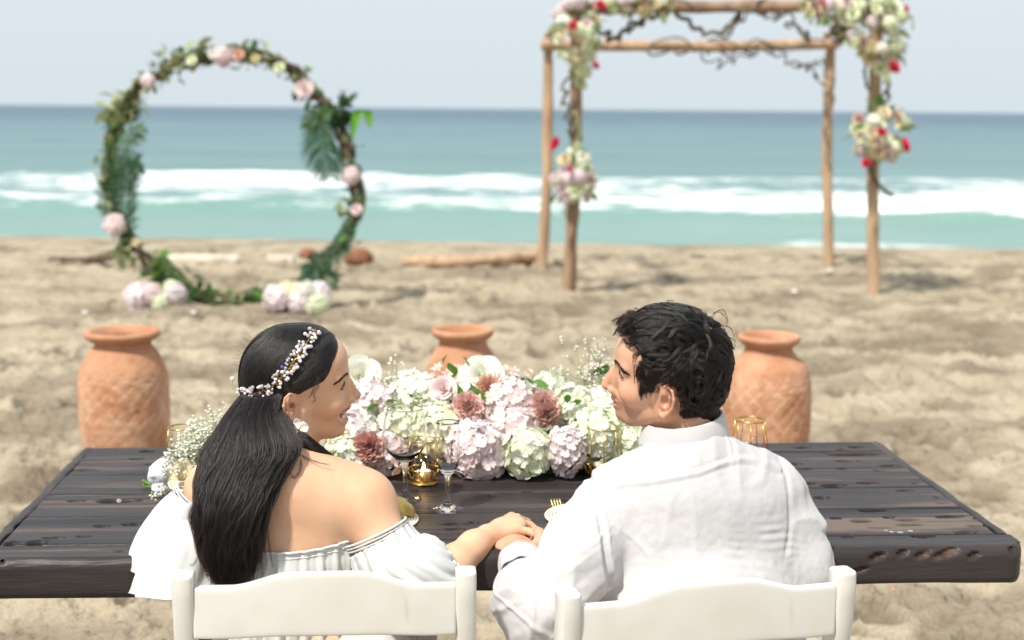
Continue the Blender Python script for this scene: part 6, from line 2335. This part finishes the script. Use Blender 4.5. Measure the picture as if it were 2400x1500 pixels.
# orchid earring
ec = at(700, 1006, 2.622)
er = empty('earring', ec)
tag(er, 'white orchid shaped earring hanging from the ear of the woman', 'earring')
SHELL = pmat('white_enamel', (0.84, 0.82, 0.76), (0.80, 0.77, 0.68), rough=0.3, spec=.6)
for a, L, w in ((PI / 2 + .2, .0210, .0085), (.35, .0195, .0125), (-PI / 2 + .15, .0200, .0065), (PI - .5, .010, .0045), (PI + .6, .009, .0045)):
    V, Fc = g_grid(9, 9, lambda u, v: (L * (v * 1.0), w * math.sin(PI * min(1, .08 + .9 * v)) ** .6 * (2 * u - 1) * (.35 + v if v < .65 else 1), -.0022 * math.sin(PI * v) + .002 * abs(2 * u - 1)))
    M = parent_inv(er) @ Matrix.Translation(Vector(ec.tolist())) @ Matrix.Rotation(PI / 2, 4, 'X') @ Matrix.Rotation(a, 4, 'Z')
    o = link('petal', new_mesh('petal', V, Fc, SHELL), er, M=M); md = o.modifiers.new('t', 'SOLIDIFY'); md.thickness = .0008
link('centre', new_mesh('centre', sv * .0030, sf, GOLD), er, M=Matrix.Translation((0, -.003, 0)))
link('hook', new_mesh('hook', *g_tube([ec + [0, 0, .0], ec + [-.004, .004, .012], at(690, 985, 2.645)], .0006, 6), GOLD), er, world=True)
# ---------------------------------------------------------------- the man
man = empty('person', (0.34, 2.60, 0.0))
tag(man, 'man with short wavy dark hair in a loose white linen shirt turned towards the woman', 'man')
HM = Head(1580, 892, 2.72, 6, -1, 1.02)
HM.tilt(12, 0)
S = Sdf()
head_prims(S, HM, True)
m7 = at(1618, 1070, 2.71)
S.cap(HM.w(-.024, 0, -.040), m7, .054, .054, .03)
S.cap(HM.w(.000, 0, -.060), at(1575, 1070, 2.74), .045, .050, .025)
S.cap(at(1520, 1160, 2.68), at(1730, 1145, 2.73), .060, .060, .05)
S.ell(at(1625, 1230, 2.68), (.155, .08, .15), k=.05)
S.ell(at(1635, 1400, 2.64), (.145, .085, .17), k=.05)
S.ell((.35, 2.60, .50), (.16, .12, .12), k=.05)
mshL = at(1432, 1180, 2.66); melL = at(1262, 1432, 2.515); mwrL = at(1222, 1303, 2.625)
S.cap(mshL, melL, .052, .042, .03)
S.chain([melL, mwrL], [.042, .028], .02)
mshR = at(1825, 1180, 2.74); melR = at(1885, 1330, 2.70)
S.cap(mshR, melR, .052, .042, .03)
S.chain([melR, at(1800, 1240, 2.90), at(1740, 1215, 2.98)], [.040, .032, .026], .02)
S.ell(at(1715, 1208, 3.03), (.040, .050, .018), k=.012)
for k in range(4):
    b = at(1690 + 14 * k, 1205, 3.06)
    S.chain([b, b + [-.004, .03, 0], b + [-.008, .058, -.006]], [.0095, .009, .008], .004)
S.chain([at(1690, 1212, 3.0), at(1672, 1212, 3.04), at(1668, 1212, 3.07)], [.014, .011, .0095], .005)
for q in (-1, 1):
    hp = np.array([.34 + q * .10, 2.62, .50]); kn = np.array([.30 + q * .13, 3.05, .51]); an = np.array([.30 + q * .13, 3.02, .085])
    S.cap(hp, kn, .085, .058, .04); S.cap(kn, an, .055, .038, .02); S.cap(an, an + [0, .17, -.04], .038, .026, .02)
# his hand under hers
S.cap(mwrL, at(1207, 1281, 2.69), .027, .020, .015)
S.ell(at(1203, 1276, 2.705), (.040, .042, .0155), k=.012)
for (a, b, c) in [((1172, 1276, 2.735), (1160, 1270, 2.77), (1168, 1262, 2.80)), ((1185, 1268, 2.755), (1178, 1262, 2.80), (1182, 1254, 2.83)), ((1202, 1264, 2.765), (1200, 1256, 2.81), (1204, 1250, 2.84)), ((1220, 1264, 2.760), (1222, 1256, 2.80), (1222, 1250, 2.83))]:
    S.cap(at(1207, 1281, 2.69), at(*a), .016, .0105, .01)
    S.chain([at(*a), at(*b), at(*c)], [.0105, .0098, .0085], .004)
S.chain([at(1236, 1294, 2.655), at(1254, 1284, 2.68), at(1266, 1268, 2.695), at(1265, 1250, 2.715), at(1258, 1243, 2.73)], [.016, .0135, .0115, .0100, .0085], .006)
BODY_M = S
V, Q = S.mesh(.0026)
me = new_mesh('body', V, Q, SKIN_M)
skin_attrs(me, HM, True)
link('body', me, man, world=True)
face_details(man, HM, True, S)

# trousers
S = Sdf()
S.ell((.35, 2.60, .50), (.185, .15, .14), k=.05)
for q in (-1, 1):
    S.cap((.34 + q * .10, 2.62, .50), (.30 + q * .13, 3.05, .51), .105, .082, .05)
    S.cap((.30 + q * .13, 3.05, .51), (.30 + q * .13, 3.02, .10), .080, .068, .03)
V, Q = S.mesh(.006)
me = new_mesh('trousers', V, Q, pmat('cream_trousers', (.70, .69, .68), (.62, .61, .60), rough=.85, scale=8, bump=.2))
displace(me, lambda V, N: .006 * fbm(V, 12, 3, 4)); link('trousers', me, man, world=True)

# shirt: body and sleeves
def ridge(n): return 1 - 2 * np.abs(n)


S = Sdf()
for x, r in ((1512, .083), (1625, .092), (1752, .086)):
    Y0 = 2.64 + .0002 * (x - 1512)
    S.cap(at(x, 1190, Y0 + .005), at(x + 12, 1500, Y0 - .045), r, r + .008, .07)
S.cap(at(1590, 1082, 2.675), at(1448, 1166, 2.655), .050, .052, .05)
S.cap(at(1655, 1074, 2.685), at(1806, 1146, 2.725), .050, .052, .05)
S.ell(at(1620, 1195, 2.68), (.145, .080, .085), k=.05)
S.ell((.355, 2.59, .62), (.185, .135, .13), k=.05)
# left arm: loose upper sleeve, deep bag at the elbow, gathered cuff
S.cap(at(1442, 1180, 2.66), at(1352, 1310, 2.565), .063, .072, .03)
S.cap(at(1352, 1310, 2.565), at(1275, 1425, 2.505), .072, .064, .03)
S.cap(at(1275, 1425, 2.505), at(1232, 1392, 2.53), .064, .056, .03)
S.cap(at(1240, 1400, 2.52), at(1222, 1345, 2.575), .056, .036, .03)
S.ell(at(1262, 1455, 2.51), (.060, .055, .040), k=.03)
# right arm
S.cap(at(1804, 1172, 2.725), at(1842, 1255, 2.705), .061, .060, .03)
S.cap(at(1842, 1250, 2.705), at(1860, 1360, 2.68), .060, .060, .03)
S.cap(at(1868, 1330, 2.69), at(1800, 1250, 2.88), .060, .048, .03)
S.cap(at(1858, 1200, 2.70), at(1924, 1230, 2.685), .030, .0055, .016)       # fold of cloth standing out from the arm
S.ell(at(1905, 1330, 2.69), (.032, .05, .045), k=.03)
V, Q = S.mesh(.0030)
me = new_mesh('shirt', V, Q, LINEN)
PX = lambda x, y: np.array([(x - 1200) / F_PX * 2.58, CAM_H - (y - 257) / F_PX * 2.58])


def seam_d(V, pts, ymax=2.72):
    """distance from a seam drawn on the camera-side of the cloth, in x and z"""
    P = spline([(PX(*p)[0], 0, PX(*p)[1]) for p in pts], 40)[:, [0, 2]]
    d = np.full(len(V), 9.0)
    for i in range(len(P) - 1):
        a, b = P[i], P[i + 1]; ab = b - a
        q = V[:, [0, 2]] - a
        t = np.clip(q @ ab / (ab @ ab + 1e-9), 0, 1)
        d = np.minimum(d, np.linalg.norm(q - t[:, None] * ab, axis=1))
    d[V[:, 1] > ymax] = 9
    return d


def folds(V, N):
    d = .0060 * fbm(V * np.array([1.0, .6, .28]), 8, 3, 2)                                     # soft hanging drapes
    d += .0022 * ridge(vnoise(V * np.array([1, .5, .25]), 22, 5.0))
    x, z = V[:, 0], V[:, 2]
    arm = sstep(.215, .150, x)
    q = V @ np.array([[.75, .2, .5], [.2, 1, .1], [-.65, .1, .9]]).T
    d += arm * (.0055 * ridge(vnoise(q * np.array([.45, .6, 1.6]), 12, 1.0)) + .0030 * ridge(vnoise(q * np.array([.5, .6, 1.5]), 27, 3.0)))
    rt = sstep(.50, .56, x)
    d += rt * .004 * ridge(vnoise(V * np.array([.5, .5, 1]), 18, 7.0))
    # pulled wrinkles low on the right of the back
    w = np.exp(-(((x - .47) / .055) ** 2 + ((z - .775) / .045) ** 2))
    d += w * .0020 * np.sin((z + .12 * (x - .47) + .012 * vnoise(V, 14, 2.0)) * 2 * PI / .0165) * (.5 + vnoise(V, 22, 4.0))
    # side crease along the left armhole seam
    s1 = seam_d(V, [(1388, 1128), (1408, 1200), (1424, 1290), (1436, 1380)])
    d += -.006 * np.exp(-(s1 / .006) ** 2) + .0015 * np.exp(-((s1 - .010) / .003) ** 2)
    s2 = seam_d(V, [(1408, 1172), (1500, 1150), (1640, 1132), (1720, 1112), (1790, 1112), (1868, 1140)])
    d += .0030 * np.exp(-(s2 / .0045) ** 2) - .0012 * np.exp(-((s2 - .0085) / .003) ** 2)
    s3 = seam_d(V, [(1872, 1115), (1884, 1170), (1886, 1260), (1876, 1330)])
    d += -.0035 * np.exp(-(s3 / .005) ** 2)
    d += .0007 * fbm(V, 75, 2, 8)
    q2 = V @ np.array([[.8, .1, -.5], [.1, 1, .1], [.55, .1, .85]]).T
    rr_ = np.abs(vnoise(q2 * np.array([.35, .5, 1.3]), 15, 11.0)); d += .0035 * sstep(.16, 0, rr_) * sstep(-.1, .4, vnoise(V, 6, 5.5)) * (.45 + .55 * arm)
    rr_ = np.abs(vnoise(V * np.array([1.2, .5, .30]), 13, 17.0)); d += .0030 * sstep(.14, 0, rr_) * sstep(-.2, .5, vnoise(V, 5, 9.5))
    return d


displace(me, folds)
link('shirt', me, man, world=True)
# cuff of the left sleeve
cc = at(1218, 1318, 2.605); cd = at(1214, 1286, 2.66) - cc; cd /= np.linalg.norm(cd)
ruffle('cuff', [cc - cd * .040, cc - cd * .006, cc + cd * .012, cc + cd * .022], [.041, .0415, .0405, .039], LINEN, man, nf=5, amp=(.04, .012), nu=90, nv=18, phase=1.0, thick=.003, seed=3, wr=.001, flat=[.8, .8])


# stand-and-fall collar
def collar():
    nu, nv = 140, 26
    ctr = at(1602, 1040, 2.72); ctr[2] = .976
    V = []
    for j in range(nv):
        t = j / (nv - 1)
        for i in range(nu):
            a = PI * 2 * (i / (nu - 1)) * .90 + PI * .10 + PI / 2     # open at the throat, on the far side
            rx, ry = .0740, .0740
            if t < .42:                                              # inner stand, rising
                s_ = t / .42; r = .94 + .02 * s_; h = -.012 + .034 * s_
            else:                                                    # fall, folded over
                s_ = (t - .42) / .58; r = .985 + .05 * math.sin(s_ * PI / 2) + .14 * s_; h = .0235 + .003 * math.sin(s_ * PI) - .044 * s_ ** 1.15
            back = max(0, -math.sin(a))
            x = ctr[0] + rx * r * math.cos(a); y = ctr[1] + ry * r * math.sin(a)
            z = ctr[2] + h * (1 - .15 * back) + .012 * math.cos(a) - .004 * back
            V.append((x, y, z))
    V = np.array(V)
    V += .0010 * fbm(V, 30, 3, 2)[:, None]
    i = (np.arange(nu - 1)[None, :] + np.arange(nv - 1)[:, None] * nu).ravel()
    me = new_mesh('collar', V, np.stack([i, i + 1, i + 1 + nu, i + nu], 1), LINEN)
    o = link('collar', me, man, world=True); md = o.modifiers.new('cloth', 'SOLIDIFY'); md.thickness = .0022; md.offset = 0
    # stitched edge
    e = V.reshape(nv, nu, 3)[-1]
    link('collar_edge', new_mesh('collar_edge', *g_tube(e, .0014, 6), LINEN), man, world=True)


collar()

# ---------------------------------------------------------------- his hair
MC = Sdf()
MC.ell(HM.w(-.002, 0, .036), (.103, .086, .104), HM.B, .012)
MC.ell(HM.w(.026, 0, .070), (.076, .072, .068), HM.B, .014)
MC.ell(HM.w(-.046, 0, -.026), (.052, .064, .066), HM.B, .02)
MLU = np.array([-.20, -.085, -.070, -.045, -.026, -.018, -.011, -.004, .020, .048, .075, .092, .120, .140])
MLF = np.array([-.022, -.012, -.016, -.024, -.022, .004, .040, .062, .064, .066, .086, .098, .104, .104])


def m_hairline(L):
    u = L[:, 2]; l = np.abs(L[:, 1])
    return (L[:, 0] - np.interp(u - .33 * l, MLU - .0, MLF)) * .8


MCap = Sdf(); MCap.p = list(MC.p)
MCap.clip(lambda P: m_hairline(HM.loc(P)).astype(np.float32), .006)
for q in (-1, 1): MCap.ell(HM.w(.010, q * .090, -.012), (.030, .034, .036), HM.B, .004, True)
MCap.clip(lambda P: ((-.108 - HM.loc(P)[:, 2]) - .25 * HM.loc(P)[:, 0]).astype(np.float32), .01)
V, Q = MCap.mesh(.003)
me = new_mesh('hair', V, Q, SCALP)
displace(me, lambda V, N: -.006 + .0045 * fbm(V, 26, 3, 3))
hairM = link('hair', me, man, world=True)
g = np.random.default_rng(33)


def man_locks(nl, per, m=14):
    out = []
    k = 0
    while k < nl:
        d = g.normal(size=3); d /= np.linalg.norm(d)
        L0 = np.array([.0, 0, .030]) + d * np.array([.103, .084, .118])
        if L0[2] < -.066 and g.random() < .2: continue
        if m_hairline(L0[None])[0] > -.002: continue
        f, l, u = L0
        # flow: forward and across on top, down and slightly back on the sides, down at the nape
        top = float(sstep(.045, .11, np.array(u)))
        fl = top * np.array([.75, -.35 + .2 * math.copysign(1, l), .15]) + (1 - top) * np.array([-.05 - .25 * (f > 0), 0, -1.0])
        if f < -.06: fl = fl + np.array([-.1, 0, -.7])
        vn = np.array([float(vnoise(L0[None], 24, o)[0]) for o in (1., 5., 9.)]); fl = fl + vn * .95 + g.normal(0, .16, 3)
        fl -= d * (fl @ d); fl /= np.linalg.norm(fl) + 1e-9
        sd = np.cross(d, fl)
        len_ = (.030 + .022 * top + .012 * g.random()) * (1.0 if u > -.03 else .6)
        cur = g.normal(0, 1.0); bulge = g.uniform(.2, 1.0) * (.6 + .9 * top) * (1.0 if u > -.02 else .3)
        t = np.linspace(0, 1, m)
        base = L0 - d * .010
        ctr = base + len_ * (t[:, None] * fl + .30 * cur * (t ** 2)[:, None] * sd) + d * ((.0105 + .010 * bulge * np.sin(t * PI * .85))[:, None])
        ph = g.uniform(0, 6); am = g.uniform(.0015, .0045)
        ctr += sd * (am * np.sin(t * 7 + ph))[:, None] + d * (.6 * am * np.cos(t * 8 + ph))[:, None]
        w0 = g.uniform(.0035, .0080)
        for _ in range(per):
            a = g.normal(0, 1, 2) * w0 * .55
            wp = (1 - .72 * t ** 1.3)[:, None]
            out.append(ctr + (sd * a[0] + d * a[1] * .7) * wp + fl * g.uniform(-.004, .006) * t[:, None] + g.normal(0, .0004, 3))
        k += 1
    return np.array(out)


A = man_locks(1100, 34)
lim = np.interp(A[..., 2] - .33 * np.abs(A[..., 1]), MLU, MLF) + .003 + .08 * np.clip(A[..., 2] - .095, 0, 1)
A[..., 0] = np.minimum(A[..., 0], lim + .18 * np.clip(A[..., 0] - lim, 0, 1))
Wp = HM.O + (A.reshape(-1, 3) * HM.s) @ HM.B.T
# keep the locks hugging the hair volume
dd = MC.eval(Wp)
Pj, gr = MC.project(Wp, 0.0, 2)
tgt = np.clip(dd, -.006, .0065) + .35 * np.clip(dd - .0065, 0, .02)
Wp = Pj + gr * tgt[:, None]
Lc = HM.loc(Wp); over = (m_hairline(Lc) > .0035) & (Lc[:, 2] < .098)
ear = ((((Lc - np.array([.010, 0, -.012])) / np.array([.026, 1, .034])) ** 2)[:, [0, 2]].sum(1) < 1) & (np.abs(Lc[:, 1]) > .05)
over |= ear
keep = ~over.reshape(A.shape[:2]).any(1)
strands('hair_strands', Wp.reshape(A.shape)[keep], .00034, .00010, HAIRM_M, hairM)
# quiff that overhangs the brow, and loose curls at the crown
out = []
for _ in range(46):
    l0 = g.uniform(-.045, .050); f0 = .078 - .25 * abs(l0)
    st = np.array([f0 + g.normal(0, .006), l0, .112 + g.normal(0, .005)])
    en = st + np.array([.026 + g.normal(0, .005), g.normal(0, .010), -.004 + g.normal(0, .007)])
    md = (st + en) / 2 + np.array([.002, 0, .009 + g.normal(0, .003)])
    for _ in range(24):
        o_ = g.normal(0, .0028, 3)
        P = spline([st + o_, md + o_ * .9, en + o_ * .35 + g.normal(0, .0015, 3)], 12)
        out.append(HM.O + (P * HM.s) @ HM.B.T)
for _ in range(0):                      # temple wisps
    st = np.array([.074 + g.normal(0, .003), .060 + g.normal(0, .003), .085 - g.random() * .05]); en = st + np.array([.006 + g.normal(0, .003), .0, -.012 + g.normal(0, .004)])
    for _ in range(5):
        o_ = g.normal(0, .0018, 3)
        P = spline([st + o_, (st + en) / 2 + o_ + [.004, .002, 0], en + o_ * .4], 9)
        out.append(HM.O + (P * HM.s) @ HM.B.T)
for _ in range(60):                      # sideburn
    a = g.random()
    st = np.array([.030 + .030 * a, .082 - .10 * (a * .03), .030 + g.normal(0, .004)]); en = st + np.array([.003 - .004 * a, -.001, -.020 - .016 * a + g.normal(0, .003)])
    P0 = np.linspace(st, en, 10) + np.array([.0, 0, 0])
    for _ in range(9):
        P = P0 + g.normal(0, .0018, 3) * np.linspace(1, .6, 10)[:, None]
        Wq = HM.O + (P * HM.s) @ HM.B.T
        Wj, gj = BODY_M.project(Wq, 0.0, 3)
        out.append(Wj + gj * g.uniform(.0005, .0035))
for pts in ([(1668, 742), (1684, 730), (1698, 742), (1703, 760)], [(1672, 735), (1692, 727), (1706, 750), (1700, 770)], [(1572, 716), (1564, 706), (1572, 704), (1580, 708)], [(1560, 716), (1552, 712), (1556, 720)],
            [(1690, 762), (1712, 768), (1720, 790)], [(1497, 726), (1490, 722), (1484, 730)], [(1460, 770), (1450, 776), (1446, 770), (1452, 782)], [(1708, 790), (1722, 800), (1722, 820)]):
    for _ in range(4):
        out.append(spline([at(x + g.normal(0, 1.4), y + g.normal(0, 1.4), 2.70) for x, y in pts], 12))
strands('loose_curls', out, .00030, .00010, HAIRM_M, hairM)
